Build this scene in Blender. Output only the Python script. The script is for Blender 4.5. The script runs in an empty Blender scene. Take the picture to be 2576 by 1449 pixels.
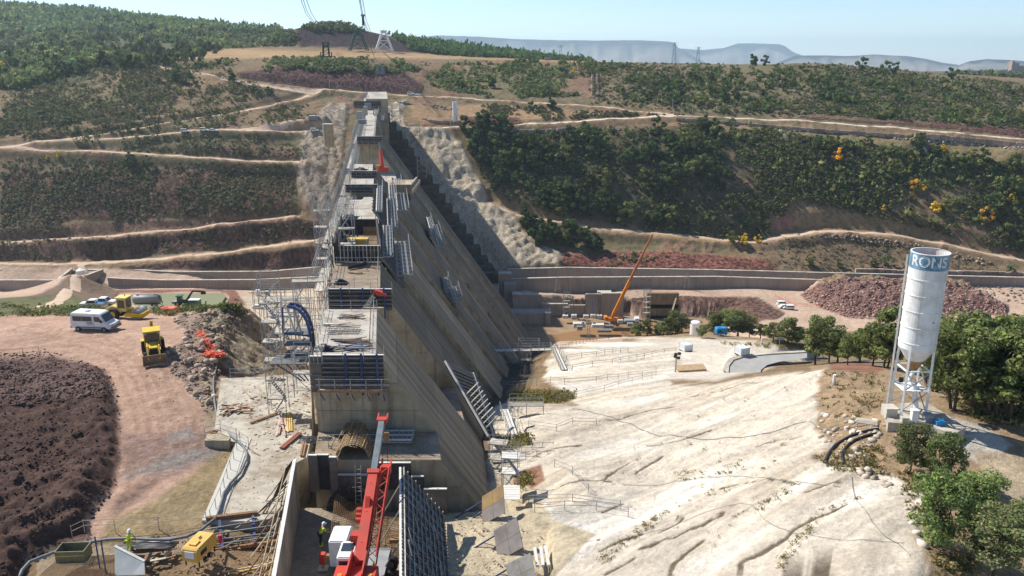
import bpy, bmesh, math, random
import numpy as np
from mathutils import Vector, Matrix
rnd = random.Random(7)
nrs = np.random.RandomState(11)
SC = bpy.context.scene
COL = SC.collection
# ------------------------------------------------------------------ camera, sky, sun, exposure
TILT = math.radians(16.0); FP = 2030.0; CX, CY = 1288.0, 724.5      # pinhole of the photograph, in units of a 2576 wide frame
SUN_EL = math.radians(45); SUN_TO = Vector((-0.85, 0.53, 0)).normalized()
cam_d = bpy.data.cameras.new('camera'); cam = bpy.data.objects.new('camera', cam_d); COL.objects.link(cam)
cam_d.sensor_width = 36.0; cam_d.lens = 36.0 * FP / 2576.0; cam_d.clip_end = 40000; cam_d.clip_start = 0.5
cam.location = (0, 0, 0); cam.rotation_euler = (math.radians(90) - TILT, 0, 0)
SC.camera = cam
world = bpy.data.worlds.new('World'); SC.world = world; world.use_nodes = True
wn = world.node_tree.nodes; wl = world.node_tree.links
sky = wn.new('ShaderNodeTexSky'); sky.sky_type = 'NISHITA'; sky.sun_disc = False
sky.sun_elevation = SUN_EL; sky.sun_rotation = math.atan2(SUN_TO.x, SUN_TO.y)
sky.altitude = 2200; sky.air_density = 1.0; sky.dust_density = 0.0; sky.ozone_density = 3.0
bgn = wn['Background']; bgn.inputs[1].default_value = 0.115
wl.new(sky.outputs[0], bgn.inputs[0])
sd = bpy.data.lights.new('sun', 'SUN'); sd.energy = 5.0; sd.angle = math.radians(0.53); sd.color = (1.0, 0.95, 0.87)
so = bpy.data.objects.new('sun', sd); COL.objects.link(so)
sv = Vector((SUN_TO.x * math.cos(SUN_EL), SUN_TO.y * math.cos(SUN_EL), math.sin(SUN_EL)))
so.rotation_euler = sv.to_track_quat('Z', 'Y').to_euler(); so.location = (-100, 100, 200)
SC.view_settings.view_transform = 'Standard'; SC.view_settings.look = 'None'
SC.view_settings.gamma = 1.0; SC.view_settings.exposure = 0.48; SC.view_settings.use_curve_mapping = False
try:
    SC.cycles.volume_bounces = 1; SC.cycles.max_bounces = 5; SC.cycles.transparent_max_bounces = 12
    SC.cycles.volume_step_rate = 4
except Exception: pass
# ------------------------------------------------------------------ geometry of the view
cT, sT = math.cos(TILT), math.sin(TILT)
def uv_of(px, py):
    a = (px - CX) / FP; b = (py - CY) / FP            # camera space x, down
    F = cT - b * sT; z = -sT - b * cT
    return a / F, z / F                               # X/F, z/F
def P(px, py, F):
    u, v = uv_of(px, py); return Vector((u * F, F, v * F))
def PZ(px, py, z):
    u, v = uv_of(px, py); F = z / v; return Vector((u * F, F, z))
def proj(X, F, Z):
    d = F * cT - Z * sT
    return CX + FP * X / d, CY + FP * (-(Z * cT) - F * sT) / d
# ------------------------------------------------------------------ numpy noise
def _hash(ix, iy, s):
    n = (ix.astype(np.int64) * 374761393 + iy.astype(np.int64) * 668265263 + s * 1442695041) & 0xffffffff
    n = ((n ^ (n >> 13)) * 1274126177) & 0xffffffff
    return ((n ^ (n >> 16)) & 0xffff) / 65535.0
def vnoise(x, y, s=0):
    ix = np.floor(x); iy = np.floor(y); fx = x - ix; fy = y - iy
    fx = fx * fx * (3 - 2 * fx); fy = fy * fy * (3 - 2 * fy)
    a = _hash(ix, iy, s); b = _hash(ix + 1, iy, s); c = _hash(ix, iy + 1, s); d = _hash(ix + 1, iy + 1, s)
    return (a + (b - a) * fx) * (1 - fy) + (c + (d - c) * fx) * fy - 0.5
def fbm(x, y, o=4, s=0):
    r = 0; a = 1.0
    for i in range(o):
        r = r + a * vnoise(x * (2.03 ** i) + 17.3 * i, y * (2.03 ** i) - 9.1 * i, s + i); a *= 0.5
    return r
def sstep(a, b, x):
    t = np.clip((x - a) / (b - a), 0, 1); return t * t * (3 - 2 * t)
def inpoly(x, y, poly):
    r = np.zeros(np.shape(x), bool); n = len(poly); j = n - 1
    for i in range(n):
        xi, yi = poly[i]; xj, yj = poly[j]
        if yi != yj:
            c = ((yi > y) != (yj > y)) & (x < (xj - xi) * (y - yi) / (yj - yi) + xi)
            r ^= c
        j = i
    return r
def dseg(x, y, pts):
    """distance to a polyline and parameter (index+t)"""
    best = np.full(np.shape(x), 1e9); par = np.zeros(np.shape(x))
    for i in range(len(pts) - 1):
        ax, ay = pts[i][0], pts[i][1]; bx, by = pts[i + 1][0], pts[i + 1][1]
        dx, dy = bx - ax, by - ay; L = dx * dx + dy * dy + 1e-9
        t = np.clip(((x - ax) * dx + (y - ay) * dy) / L, 0, 1)
        d = np.hypot(x - ax - t * dx, y - ay - t * dy)
        m = d < best; best = np.where(m, d, best); par = np.where(m, i + t, par)
    return best, par
# ------------------------------------------------------------------ tags, things, meshes
def tag(o, label=None, cat=None, group=None, kind=None):
    if label: o['label'] = label
    if cat: o['category'] = cat
    if group: o['group'] = group
    if kind: o['kind'] = kind
    return o
def thing(name, label, cat, loc=(0, 0, 0), rz=0, group=None):
    o = bpy.data.objects.new(name, None); COL.objects.link(o); o.empty_display_size = 0.3
    o.location = loc; o.rotation_euler = (0, 0, rz)
    return tag(o, label, cat, group)
def link(name, me, mat=None, parent=None):
    o = bpy.data.objects.new(name, me); COL.objects.link(o)
    if mat is not None and not me.materials: me.materials.append(mat)
    if parent is not None: o.parent = parent
    return o
def copy_tree(o, parent=None):
    c = o.copy(); COL.objects.link(c)
    if parent is not None: c.parent = parent
    for ch in list(o.children): copy_tree(ch, c)
    return c
class MB:
    def __init__(s): s.v = []; s.f = []
    def add(s, vs, fs):
        n = len(s.v); s.v += [tuple(p) for p in vs]; s.f += [tuple(i + n for i in f) for f in fs]; return s
    def box(s, x0, x1, y0, y1, z0, z1, M=None):
        vs = [Vector((x, y, z)) for z in (z0, z1) for y in (y0, y1) for x in (x0, x1)]
        if M is not None: vs = [M @ p for p in vs]
        return s.add(vs, [(0, 2, 3, 1), (4, 5, 7, 6), (0, 1, 5, 4), (2, 6, 7, 3), (0, 4, 6, 2), (1, 3, 7, 5)])
    def tube(s, a, b, r, n=6, r2=None, cap=True):
        a = Vector(a); b = Vector(b); r2 = r if r2 is None else r2
        d = (b - a)
        if d.length < 1e-6: return s
        q = d.to_track_quat('Z', 'Y'); vs = []
        for k, (c, rr) in enumerate(((a, r), (b, r2))):
            for i in range(n):
                t = 2 * math.pi * i / n; vs.append(c + q @ Vector((rr * math.cos(t), rr * math.sin(t), 0)))
        fs = [(i, (i + 1) % n, n + (i + 1) % n, n + i) for i in range(n)]
        if cap: fs += [tuple(range(n - 1, -1, -1)), tuple(range(n, 2 * n))]
        return s.add(vs, fs)
    def bar(s, a, b, w, h, up=(0, 0, 1)):
        a = Vector(a); b = Vector(b); d = (b - a).normalized(); up = Vector(up)
        x = d.cross(up)
        if x.length < 1e-4: x = d.cross(Vector((0, 1, 0)))
        x.normalize(); y = x.cross(d).normalized()
        vs = [c + x * sx * w / 2 + y * sy * h / 2 for c in (a, b) for sx, sy in ((-1, -1), (1, -1), (1, 1), (-1, 1))]
        return s.add(vs, [(3, 2, 1, 0), (4, 5, 6, 7), (0, 1, 5, 4), (1, 2, 6, 5), (2, 3, 7, 6), (3, 0, 4, 7)])
    def path(s, pts, r, n=6):
        pts = [Vector(p) for p in pts]; rings = []
        for i, p in enumerate(pts):
            d = (pts[min(i + 1, len(pts) - 1)] - pts[max(i - 1, 0)])
            q = d.to_track_quat('Z', 'Y')
            rings.append([p + q @ Vector((r * math.cos(2 * math.pi * k / n), r * math.sin(2 * math.pi * k / n), 0)) for k in range(n)])
        vs = [p for rr in rings for p in rr]; fs = []
        for i in range(len(pts) - 1):
            for k in range(n):
                fs.append((i * n + k, i * n + (k + 1) % n, (i + 1) * n + (k + 1) % n, (i + 1) * n + k))
        fs += [tuple(range(n - 1, -1, -1)), tuple((len(pts) - 1) * n + k for k in range(n))]
        return s.add(vs, fs)
    def prism(s, poly, d):
        """poly: 3D points (planar), d: extrusion vector"""
        n = len(poly); d = Vector(d); vs = [Vector(p) for p in poly] + [Vector(p) + d for p in poly]
        return s.add(vs, [tuple(range(n - 1, -1, -1)), tuple(range(n, 2 * n))] + [(i, (i + 1) % n, n + (i + 1) % n, n + i) for i in range(n)])
    def lathe(s, prof, n=20, M=None, arc=None):
        vs = []; a = arc or 2 * math.pi
        for r, z in prof:
            for i in range(n):
                t = a * i / n; p = Vector((r * math.cos(t), r * math.sin(t), z)); vs.append(M @ p if M is not None else p)
        fs = [(k * n + i, k * n + (i + 1) % n, (k + 1) * n + (i + 1) % n, (k + 1) * n + i) for k in range(len(prof) - 1) for i in range(n)]
        return s.add(vs, fs)
    def xf(s, M): s.v = [tuple(M @ Vector(p)) for p in s.v]; return s
    def mesh(s, name, mat=None, smooth=False, bevel=0):
        me = bpy.data.meshes.new(name); me.from_pydata(s.v, [], s.f)
        bm = bmesh.new(); bm.from_mesh(me); bmesh.ops.recalc_face_normals(bm, faces=bm.faces)
        if bevel: bmesh.ops.bevel(bm, geom=list(bm.edges), offset=bevel, segments=2, affect='EDGES', clamp_overlap=True)
        bm.to_mesh(me); bm.free()
        if smooth: me.polygons.foreach_set('use_smooth', [True] * len(me.polygons))
        if mat: me.materials.append(mat)
        me.update(); return me
    def build(s, name, mat, parent=None, smooth=False, bevel=0):
        return link(name, s.mesh(name, mat, smooth, bevel), None, parent)
def npmesh(name, V, Fq, mat=None, colors=None, smooth=False, uvs=None):
    """fast mesh from arrays: V (n,3), Fq (m,k)"""
    me = bpy.data.meshes.new(name); m, k = Fq.shape
    me.vertices.add(len(V)); me.vertices.foreach_set('co', np.ascontiguousarray(V, dtype=np.float32).ravel())
    me.loops.add(m * k); me.loops.foreach_set('vertex_index', np.ascontiguousarray(Fq, dtype=np.int32).ravel())
    me.polygons.add(m); me.polygons.foreach_set('loop_start', np.arange(0, m * k, k, dtype=np.int32))
    me.polygons.foreach_set('loop_total', np.full(m, k, dtype=np.int32))
    if smooth: me.polygons.foreach_set('use_smooth', np.ones(m, dtype=bool))
    me.update(calc_edges=True)
    if colors:
        for nm, c in colors.items():
            at = me.color_attributes.new(nm, 'FLOAT_COLOR', 'POINT')
            cc = np.ones((len(V), 4), dtype=np.float32); cc[:, :c.shape[1]] = c; at.data.foreach_set('color', cc.ravel())
    if mat: me.materials.append(mat)
    return me
# ------------------------------------------------------------------ materials
MATS = {}
def _n(nt, t, **kw):
    n = nt.nodes.new(t)
    for k, v in kw.items():
        if k in n.inputs: n.inputs[k].default_value = v
        else: setattr(n, k, v)
    return n
def mat(name, col, rough=0.8, metal=0.0, var=0.25, scale=1.5, dirt=None, dirt_amt=0.35, dirt_scale=0.6, bump=0.0, bscale=8.0,
        streak=0.0, streak_col=(0.06, 0.05, 0.04), objvar=0.0, spec=0.3, sx=(1, 1, 1)):
    if name in MATS: return MATS[name]
    m = bpy.data.materials.new(name); m.use_nodes = True; nt = m.node_tree; L = nt.links
    b = nt.nodes['Principled BSDF']; b.inputs['Roughness'].default_value = rough; b.inputs['Metallic'].default_value = metal
    b.inputs['Specular IOR Level'].default_value = spec
    g = _n(nt, 'ShaderNodeNewGeometry'); mp = _n(nt, 'ShaderNodeMapping'); mp.inputs['Scale'].default_value = sx
    L.new(g.outputs['Position'], mp.inputs[0])
    nz = _n(nt, 'ShaderNodeTexNoise', Scale=scale, Detail=6.0, Roughness=0.65); L.new(mp.outputs[0], nz.inputs['Vector'])
    mr = _n(nt, 'ShaderNodeMapRange'); mr.inputs[1].default_value = 0.3; mr.inputs[2].default_value = 0.7
    mr.inputs[3].default_value = 1 - var; mr.inputs[4].default_value = 1 + var; L.new(nz.outputs[0], mr.inputs[0])
    mul = _n(nt, 'ShaderNodeVectorMath', operation='SCALE'); mul.inputs[0].default_value = col[:3]
    L.new(mr.outputs[0], mul.inputs['Scale']); out = mul.outputs[0]
    if objvar:
        oi = _n(nt, 'ShaderNodeObjectInfo'); m2 = _n(nt, 'ShaderNodeMapRange'); m2.inputs[3].default_value = 1 - objvar; m2.inputs[4].default_value = 1 + objvar
        L.new(oi.outputs['Random'], m2.inputs[0]); ml = _n(nt, 'ShaderNodeVectorMath', operation='SCALE')
        L.new(out, ml.inputs[0]); L.new(m2.outputs[0], ml.inputs['Scale']); out = ml.outputs[0]
    if dirt:
        n2 = _n(nt, 'ShaderNodeTexNoise', Scale=dirt_scale, Detail=8.0, Roughness=0.7); L.new(g.outputs['Position'], n2.inputs['Vector'])
        m3 = _n(nt, 'ShaderNodeMapRange'); m3.inputs[1].default_value = 0.48; m3.inputs[2].default_value = 0.68
        m3.inputs[3].default_value = 0; m3.inputs[4].default_value = dirt_amt; L.new(n2.outputs[0], m3.inputs[0])
        mx = _n(nt, 'ShaderNodeMix', data_type='RGBA'); mx.inputs['B'].default_value = (*dirt, 1)
        L.new(m3.outputs[0], mx.inputs['Factor']); L.new(out, mx.inputs['A']); out = mx.outputs['Result']
    if streak:
        mp2 = _n(nt, 'ShaderNodeMapping'); mp2.inputs['Scale'].default_value = (1.6, 1.6, 0.09); L.new(g.outputs['Position'], mp2.inputs[0])
        n3 = _n(nt, 'ShaderNodeTexNoise', Scale=1.0, Detail=5.0, Roughness=0.7); L.new(mp2.outputs[0], n3.inputs['Vector'])
        m4 = _n(nt, 'ShaderNodeMapRange'); m4.inputs[1].default_value = 0.5; m4.inputs[2].default_value = 0.75
        m4.inputs[3].default_value = 0; m4.inputs[4].default_value = streak; L.new(n3.outputs[0], m4.inputs[0])
        mx2 = _n(nt, 'ShaderNodeMix', data_type='RGBA'); mx2.inputs['B'].default_value = (*streak_col, 1)
        L.new(m4.outputs[0], mx2.inputs['Factor']); L.new(out, mx2.inputs['A']); out = mx2.outputs['Result']
    L.new(out, b.inputs['Base Color'])
    if bump:
        n4 = _n(nt, 'ShaderNodeTexNoise', Scale=bscale, Detail=6.0); L.new(g.outputs['Position'], n4.inputs['Vector'])
        bp = _n(nt, 'ShaderNodeBump', Strength=0.7, Distance=bump); L.new(n4.outputs[0], bp.inputs['Height']); L.new(bp.outputs[0], b.inputs['Normal'])
    MATS[name] = m; return m
def attr_mat(name, rough=0.95, mode='leaf'):
    m = bpy.data.materials.new(name); m.use_nodes = True; nt = m.node_tree; L = nt.links
    b = nt.nodes['Principled BSDF']; b.inputs['Roughness'].default_value = rough; b.inputs['Specular IOR Level'].default_value = 0.115
    a = _n(nt, 'ShaderNodeVertexColor', layer_name='Col'); src = a.outputs[0]
    oi = _n(nt, 'ShaderNodeObjectInfo'); m2 = _n(nt, 'ShaderNodeMapRange'); m2.inputs[3].default_value = 0.75; m2.inputs[4].default_value = 1.35
    L.new(oi.outputs['Random'], m2.inputs[0]); ml = _n(nt, 'ShaderNodeVectorMath', operation='SCALE')
    L.new(src, ml.inputs[0]); L.new(m2.outputs[0], ml.inputs['Scale']); L.new(ml.outputs[0], b.inputs['Base Color'])
    if mode == 'leaf':
        tr = _n(nt, 'ShaderNodeBsdfTranslucent'); L.new(ml.outputs[0], tr.inputs[0]); mx = _n(nt, 'ShaderNodeMixShader'); mx.inputs[0].default_value = 0.35
        L.new(b.outputs[0], mx.inputs[1]); L.new(tr.outputs[0], mx.inputs[2]); L.new(mx.outputs[0], nt.nodes['Material Output'].inputs[0])
    MATS[name] = m; return m
M_conc = mat('concrete', (0.40, 0.335, 0.235), 0.9, var=0.25, scale=0.35, dirt=(0.17, 0.13, 0.085), dirt_amt=0.6, dirt_scale=0.25, streak=0.75, bump=0.03, bscale=4, objvar=0.08)
M_slope = mat('weathered_concrete', (0.33, 0.30, 0.245), 0.85, var=0.2, scale=0.25, dirt=(0.15, 0.135, 0.085), dirt_amt=0.55, dirt_scale=0.12, streak=0.5, streak_col=(0.12, 0.10, 0.06), bump=0.03, bscale=3, objvar=0.1)
M_deck = mat('deck_concrete', (0.43, 0.39, 0.33), 0.85, var=0.25, scale=0.5, dirt=(0.20, 0.16, 0.115), dirt_amt=0.75, dirt_scale=0.35, bump=0.03, bscale=3)
M_deckb = mat('wet_brown_deck', (0.27, 0.205, 0.135), 0.6, var=0.35, scale=0.7, dirt=(0.15, 0.12, 0.12), dirt_amt=0.7, dirt_scale=0.3, bump=0.05, bscale=3)
M_slab = mat('pale_concrete', (0.50, 0.46, 0.385), 0.9, var=0.25, scale=0.4, dirt=(0.24, 0.185, 0.12), dirt_amt=0.9, dirt_scale=0.3, bump=0.03, bscale=4)
M_white = mat('white_paint', (0.78, 0.78, 0.76), 0.45, var=0.06, scale=1.0, dirt=(0.45, 0.40, 0.34), dirt_amt=0.4, dirt_scale=1.2)
M_silo = mat('silo_paint', (0.76, 0.755, 0.74), 0.5, var=0.10, scale=0.9, dirt=(0.50, 0.46, 0.40), dirt_amt=0.6, dirt_scale=0.7, streak=0.65, streak_col=(0.46, 0.38, 0.30))
M_wslab = mat('worn_slab', (0.44, 0.395, 0.32), 0.95, var=0.3, scale=0.9, dirt=(0.22, 0.165, 0.11), dirt_amt=0.95, dirt_scale=0.28, bump=0.04, bscale=5)
M_form = mat('dark_formwork', (0.055, 0.05, 0.048), 0.75, var=0.4, scale=1.2, dirt=(0.16, 0.11, 0.08), dirt_amt=0.5, dirt_scale=0.8)
M_formb = mat('shuttering_board', (0.17, 0.145, 0.115), 0.85, var=0.35, scale=0.9, dirt=(0.08, 0.07, 0.06), dirt_amt=0.6, dirt_scale=0.6, streak=0.4)
M_edge = mat('pale_panel_edge', (0.62, 0.60, 0.55), 0.7, var=0.15)
M_galv = mat('galvanised_steel', (0.34, 0.34, 0.33), 0.5, 0.3, var=0.25, scale=3)
M_gdark = mat('dull_steel', (0.16, 0.165, 0.17), 0.6, 0.3, var=0.3, scale=3)
M_blue = mat('blue_steel', (0.035, 0.06, 0.16), 0.55, 0.0, var=0.35, scale=2, dirt=(0.3, 0.3, 0.3), dirt_amt=0.3)
M_wood = mat('pale_timber', (0.50, 0.40, 0.28), 0.85, var=0.3, scale=2, objvar=0.3)
M_woodg = mat('grey_timber', (0.40, 0.36, 0.30), 0.9, var=0.3, scale=2, objvar=0.3)
M_woodb = mat('brown_timber', (0.27, 0.15, 0.08), 0.85, var=0.3, scale=2, objvar=0.2)
M_woody = mat('yellow_timber', (0.62, 0.42, 0.10), 0.7, var=0.2, scale=2, objvar=0.15)
M_red = mat('crane_red', (0.52, 0.045, 0.022), 0.45, var=0.12, scale=1.5, dirt=(0.25, 0.08, 0.05), dirt_amt=0.3, spec=0.5)
M_orange = mat('crane_orange', (0.72, 0.24, 0.02), 0.5, var=0.15, scale=1)
M_yel = mat('machine_yellow', (0.66, 0.44, 0.03), 0.5, var=0.12, scale=1.5, dirt=(0.32, 0.2, 0.11), dirt_amt=0.5)
M_paly = mat('pale_yellow_paint', (0.68, 0.55, 0.16), 0.5, var=0.12, scale=1.5, dirt=(0.36, 0.26, 0.15), dirt_amt=0.5)
M_ambr = mat('amber_yellow_paint', (0.70, 0.42, 0.09), 0.5, var=0.1, scale=1.5, dirt=(0.4, 0.28, 0.15), dirt_amt=0.4)
M_black = mat('black_rubber', (0.028, 0.027, 0.026), 0.8, var=0.3, scale=4, dirt=(0.12, 0.09, 0.07), dirt_amt=0.4)
M_glass = mat('dark_glass', (0.03, 0.04, 0.045), 0.08, var=0.1, spec=0.8)
M_greyp = mat('grey_paint', (0.30, 0.31, 0.32), 0.5, var=0.15)
M_slate = mat('slate_grey_paint', (0.16, 0.185, 0.20), 0.5, var=0.2)
M_green = mat('green_paint', (0.03, 0.15, 0.09), 0.5, var=0.2)
M_dgreen = mat('dark_green_paint', (0.02, 0.06, 0.035), 0.6, var=0.3)
M_skyb = mat('bright_blue_paint', (0.03, 0.24, 0.50), 0.5, var=0.15)
M_rust = mat('rusty_steel', (0.30, 0.17, 0.07), 0.85, var=0.4, scale=3, dirt=(0.42, 0.27, 0.09), dirt_amt=0.6)
M_rebar = mat('rebar', (0.30, 0.18, 0.085), 0.8, var=0.35, scale=4)
M_net = mat('orange_netting', (0.85, 0.14, 0.06), 0.7, var=0.3, scale=3)
M_hiv = mat('lime_hi_vis_fabric', (0.62, 0.82, 0.04), 0.8, var=0.1)
M_navy = mat('dark_trousers', (0.03, 0.035, 0.05), 0.9, var=0.3)
M_skin = mat('skin', (0.45, 0.27, 0.18), 0.6, var=0.1)
M_tarp = mat('black_tarpaulin', (0.02, 0.02, 0.024), 0.5, var=0.4, scale=2)
M_hose = mat('grey_hose', (0.18, 0.19, 0.20), 0.6, var=0.25)
M_hoseb = mat('black_hose', (0.03, 0.03, 0.035), 0.5, var=0.3)
M_stone = mat('rubble_stone', (0.34, 0.25, 0.20), 0.95, var=0.35, scale=0.8, objvar=0.3, bump=0.05)
# ------------------------------------------------------------------ terrain: control points (photo x, photo y, distance ahead in metres)
CTRL = [
 # lower left work pad
 (-500,1449,46),(-200,1449,47),(0,1440,48),(300,1440,48),(560,1440,48),(0,1330,52),(300,1330,52),(520,1330,52),(0,1200,59),(300,1200,59),(470,1230,57),
 (0,1100,66),(300,1100,66),(480,1080,67.5),(0,1000,75),(300,1000,75),(450,980,77),(0,900,86),(300,900,86),(470,900,86),(-300,1100,66),(-300,900,86),
 (100,830,96),(300,830,96),(430,850,92),(0,800,103),(250,800,103),(400,805,102),(-300,790,108),(-600,1000,75),(-600,800,108),
 (500,850,92),(540,800,102),(490,800,108),(440,795,125),
 (566,873,90),(545,850,92),(586,769,106),(600,764,108),(640,785,110),(660,806,110),(703,846,112),(690,880,104),(654,924,96),(600,957,86),(630,850,101),(600,900,91),
 (760,860,150),(700,900,125),(740,920,112),(725,840,165),(700,815,210),(740,850,200),(760,800,250),(700,790,265),
 (0,783,120),(100,780,150),(180,778,165),(250,772,165),(350,775,160),(430,780,150),(-300,775,150),(520,772,150),
 (330,790,200),(460,790,200),(560,790,190),(620,783,230),(430,778,262),(330,775,262),(560,770,275),(650,772,281),(720,760,288),(430,767,277),(430,739,292),(600,738,300),
 (330,738,300),(250,742,290),(200,770,200),(130,765,220),(160,725,260),(190,690,300),(60,748,270),(0,752,262),(-200,752,265),(-500,752,265),
 (60,740,318),(0,728,320),(250,715,300),(300,728,318),(450,729,320),(600,729,320),(780,726,320),(0,700,345),(300,700,345),(600,700,345),(780,700,345),
 # far left hillside
 (-500,662,342),(0,664,340),(200,664,340),(300,662,341),(500,660,342),(700,650,346),(800,645,348),(0,610,352),(200,610,352),(450,590,357),(700,610,356),(800,600,358),
 (0,560,362),(200,545,365),(450,548,366),(650,552,366),(780,545,368),(0,500,372),(200,500,372),(400,480,376),(600,480,378),(740,490,378),(0,430,384),(200,430,384),(400,430,386),(600,440,388),(720,430,392),
 (-500,500,370),(-500,372,395),(0,374,396),(200,380,395),(400,390,395),(600,400,395),(760,408,395),(0,340,412),(200,350,408),(450,330,414),(640,325,418),(790,330,422),(400,360,404),(600,360,406),(700,370,408),
 (0,300,432),(200,310,425),(300,300,432),(450,310,424),(600,290,440),(740,262,460),(820,232,480),(550,260,456),(300,250,460),(100,250,460),(-500,300,430),(0,250,460),
 (0,200,500),(200,200,500),(300,190,495),(450,200,490),(330,160,512),(500,180,500),(600,200,485),(760,218,482),(900,232,479),(1050,240,478),
 (620,178,500),(760,172,502),(900,168,503),(1020,185,505),(1060,205,500),(450,150,540),(650,148,540),(800,150,540),(950,148,545),(1040,160,540),
 (450,135,640),(650,136,640),(850,138,630),(1000,145,620),(1150,148,610),(700,122,705),(900,128,700),(1040,134,690),(780,112,730),(960,122,712),(1010,126,712),
 (760,72,752),(850,66,756),(910,78,756),(960,95,750),(1020,125,730),(200,140,640),(0,130,700),(-500,130,700),(400,120,760),(600,108,790),(740,112,735),
 (200,95,880),(0,70,950),(450,80,900),(650,85,850),(0,14,1150),(200,20,1150),(400,46,1100),(600,64,1050),(720,72,900),(-500,-40,1200),
 (-500,20,1600),(0,60,1600),(400,95,1600),(700,110,1500),(860,120,1100),(960,130,1100),(860,140,1600),
 # saddle, green plantation, right ridge
 (1000,98,900),(1100,108,900),(1200,122,900),(1350,140,900),(1450,152,900),(1050,135,730),(1200,148,700),(1350,152,690),(1000,120,1300),(1150,130,1300),(1350,150,1300),
 (1150,165,560),(1300,155,600),(1450,160,610),(1550,160,640),(1650,158,650),(1800,162,640),(1900,162,620),(2050,160,600),(2200,172,600),(2350,192,590),(2450,205,570),(2576,217,560),(2800,240,540),(3100,260,520),
 (1550,175,900),(1800,178,900),(2050,180,900),(2300,195,850),(2450,206,850),(2576,210,850),(3100,215,900),
 (2430,188,1500),(2500,182,1600),(2560,178,1700),(2700,178,1700),(2450,195,1200),(2560,196,1200),
 (1100,205,515),(1200,200,520),(1400,195,530),(1500,205,525),(1700,210,525),(1900,220,520),(2100,225,515),(2300,245,505),(2500,270,490),(2700,290,480),
 (1100,243,476),(1300,256,468),(1450,265,460),(1600,278,450),(1740,292,440),(2000,303,432),(2300,325,420),(2576,350,408),(2900,378,395),
 (1150,280,452),(1300,285,450),(1450,285,448),(1050,320,425),(1150,321,425),(1300,315,428),(1450,304,434),(1650,293,438),(1060,270,452),(1020,250,470),
 (1200,340,417),(1400,340,418),(1700,330,420),(2000,340,415),(2300,355,405),(2576,385,392),(1200,400,404),(1450,400,404),(1700,400,402),(2000,400,400),(2300,420,395),(2576,440,385),
 (1240,450,396),(1300,520,380),(1500,500,384),(1750,480,386),(2000,500,382),(2300,510,378),(2576,530,370),(1230,512,382),(1350,550,374),(1500,572,371),(1700,590,368),(1900,612,365),(2000,590,368),(2130,582,369),(2350,610,362),(2560,655,350),(2900,670,345),
 (1500,625,358),(1700,628,356),(1900,645,352),(1480,668,344),(1700,672,343),(1900,678,342),(2050,685,340),(2250,692,338),(2500,697,336),(2900,710,330),(2100,640,355),(2300,655,350),
 (1340,640,352),(1420,655,345),(1330,672,342),
 (1300,700,338),(1700,700,338),(2050,705,338),(2300,715,330),(2576,722,325),
 # right abutment rock cut
 (1000,262,462),(1040,300,438),(1000,300,440),(1080,330,420),(1130,350,416),(1170,400,404),(1100,400,404),(1200,480,388),(1140,460,394),(1260,560,370),(1200,540,374),(1300,620,354),(1250,610,358),(1295,660,344),
 # right valley floor
 (1300,726,321),(1600,726,321),(1900,724,322),(2100,724,322),(1400,738,315),(1700,742,313),(1900,750,308),(1975,772,298),(2100,790,290),(2300,800,286),(2576,810,282),(2900,820,280),
 (1850,765,302),(1800,785,292),(1780,815,290),(1700,835,284),(1850,800,284),(1400,745,330),(1500,830,288),(1600,845,280),(1400,855,276),(1340,860,274),(1310,862,262),(1440,875,262),(1600,870,262),(1750,870,262),(1900,840,262),
 (2050,835,262),(2300,830,262),(2576,835,262),
 # right bank, road bend and rock nose
 (1400,882,150),(1340,905,145),(1310,930,140),(1450,862,188),(1600,846,208),(1550,853,200),(1700,850,198),(1750,842,204),(1812,842,205),(1880,855,195),(1950,862,188),(2050,868,182),(2200,870,180),(2400,880,175),(2700,890,170),
 (1500,915,140),(1650,900,150),(1750,900,150),(1850,895,152),(1850,928,137),(1950,905,150),(2020,888,156),(1930,925,138),
 (1700,968,104),(1780,958,102),(1860,945,100),(1960,935,94),(2080,930,86),(2130,925,92),(1750,945,120),(1950,940,118),
 (2100,915,110),(2220,920,104),(2300,930,100),(2400,960,92),(2500,985,86),(2576,1000,84),(2900,1020,80),(2220,890,150),(2500,900,130),
 (1500,960,112),(1350,965,110),(1300,975,108),(1400,1000,101),(1330,1010,100),(1290,1020,96),(1440,1010,99),
 (1350,1050,86),(1290,1060,87),(1280,1100,79),(1310,1120,74),(1400,1130,72),(1300,1170,70),(1260,1150,73),(1330,1195,64),(1300,1230,61),(1450,1180,66),
 (1600,1000,92),(1600,1100,75),(1600,1200,63.5),(1600,1300,54.5),(1800,1000,88),(1800,1100,71),(1800,1200,59.5),(1800,1300,51),(2000,1000,80),(2000,1100,65.5),(2000,1200,55),(2000,1300,47.5),
 (2160,1000,68),(2160,1080,61.5),(2160,1180,54),(2150,1280,47),(2285,1035,62),(2200,1040,63.5),(2380,1060,61),(2450,1090,59),(2576,1100,59),(2576,1180,54),(2450,1180,54.5),(2330,1180,54),(2300,1300,45.5),(2250,1230,50),
 (2370,1400,40),(2300,1440,38),(2000,1440,41),(1700,1440,44.5),(1500,1440,47),(1420,1400,49.5),(1420,1300,55),(2500,1300,46.5),(2576,1400,42),(2800,1300,47),(2800,1100,60),(2450,1440,39.5),(1450,1370,50.5),
 # foreground around the dam base
 (700,1440,48.5),(900,1440,48.8),(1100,1440,49),(1250,1440,49),(700,1300,55.5),(900,1300,55.8),(1100,1300,56.5),(1250,1300,56),(700,1150,64.5),(900,1120,67),(1100,1150,66),(1200,1200,62),(650,1050,71),(800,1030,73),
]
NEAR0 = 26.0
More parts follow.
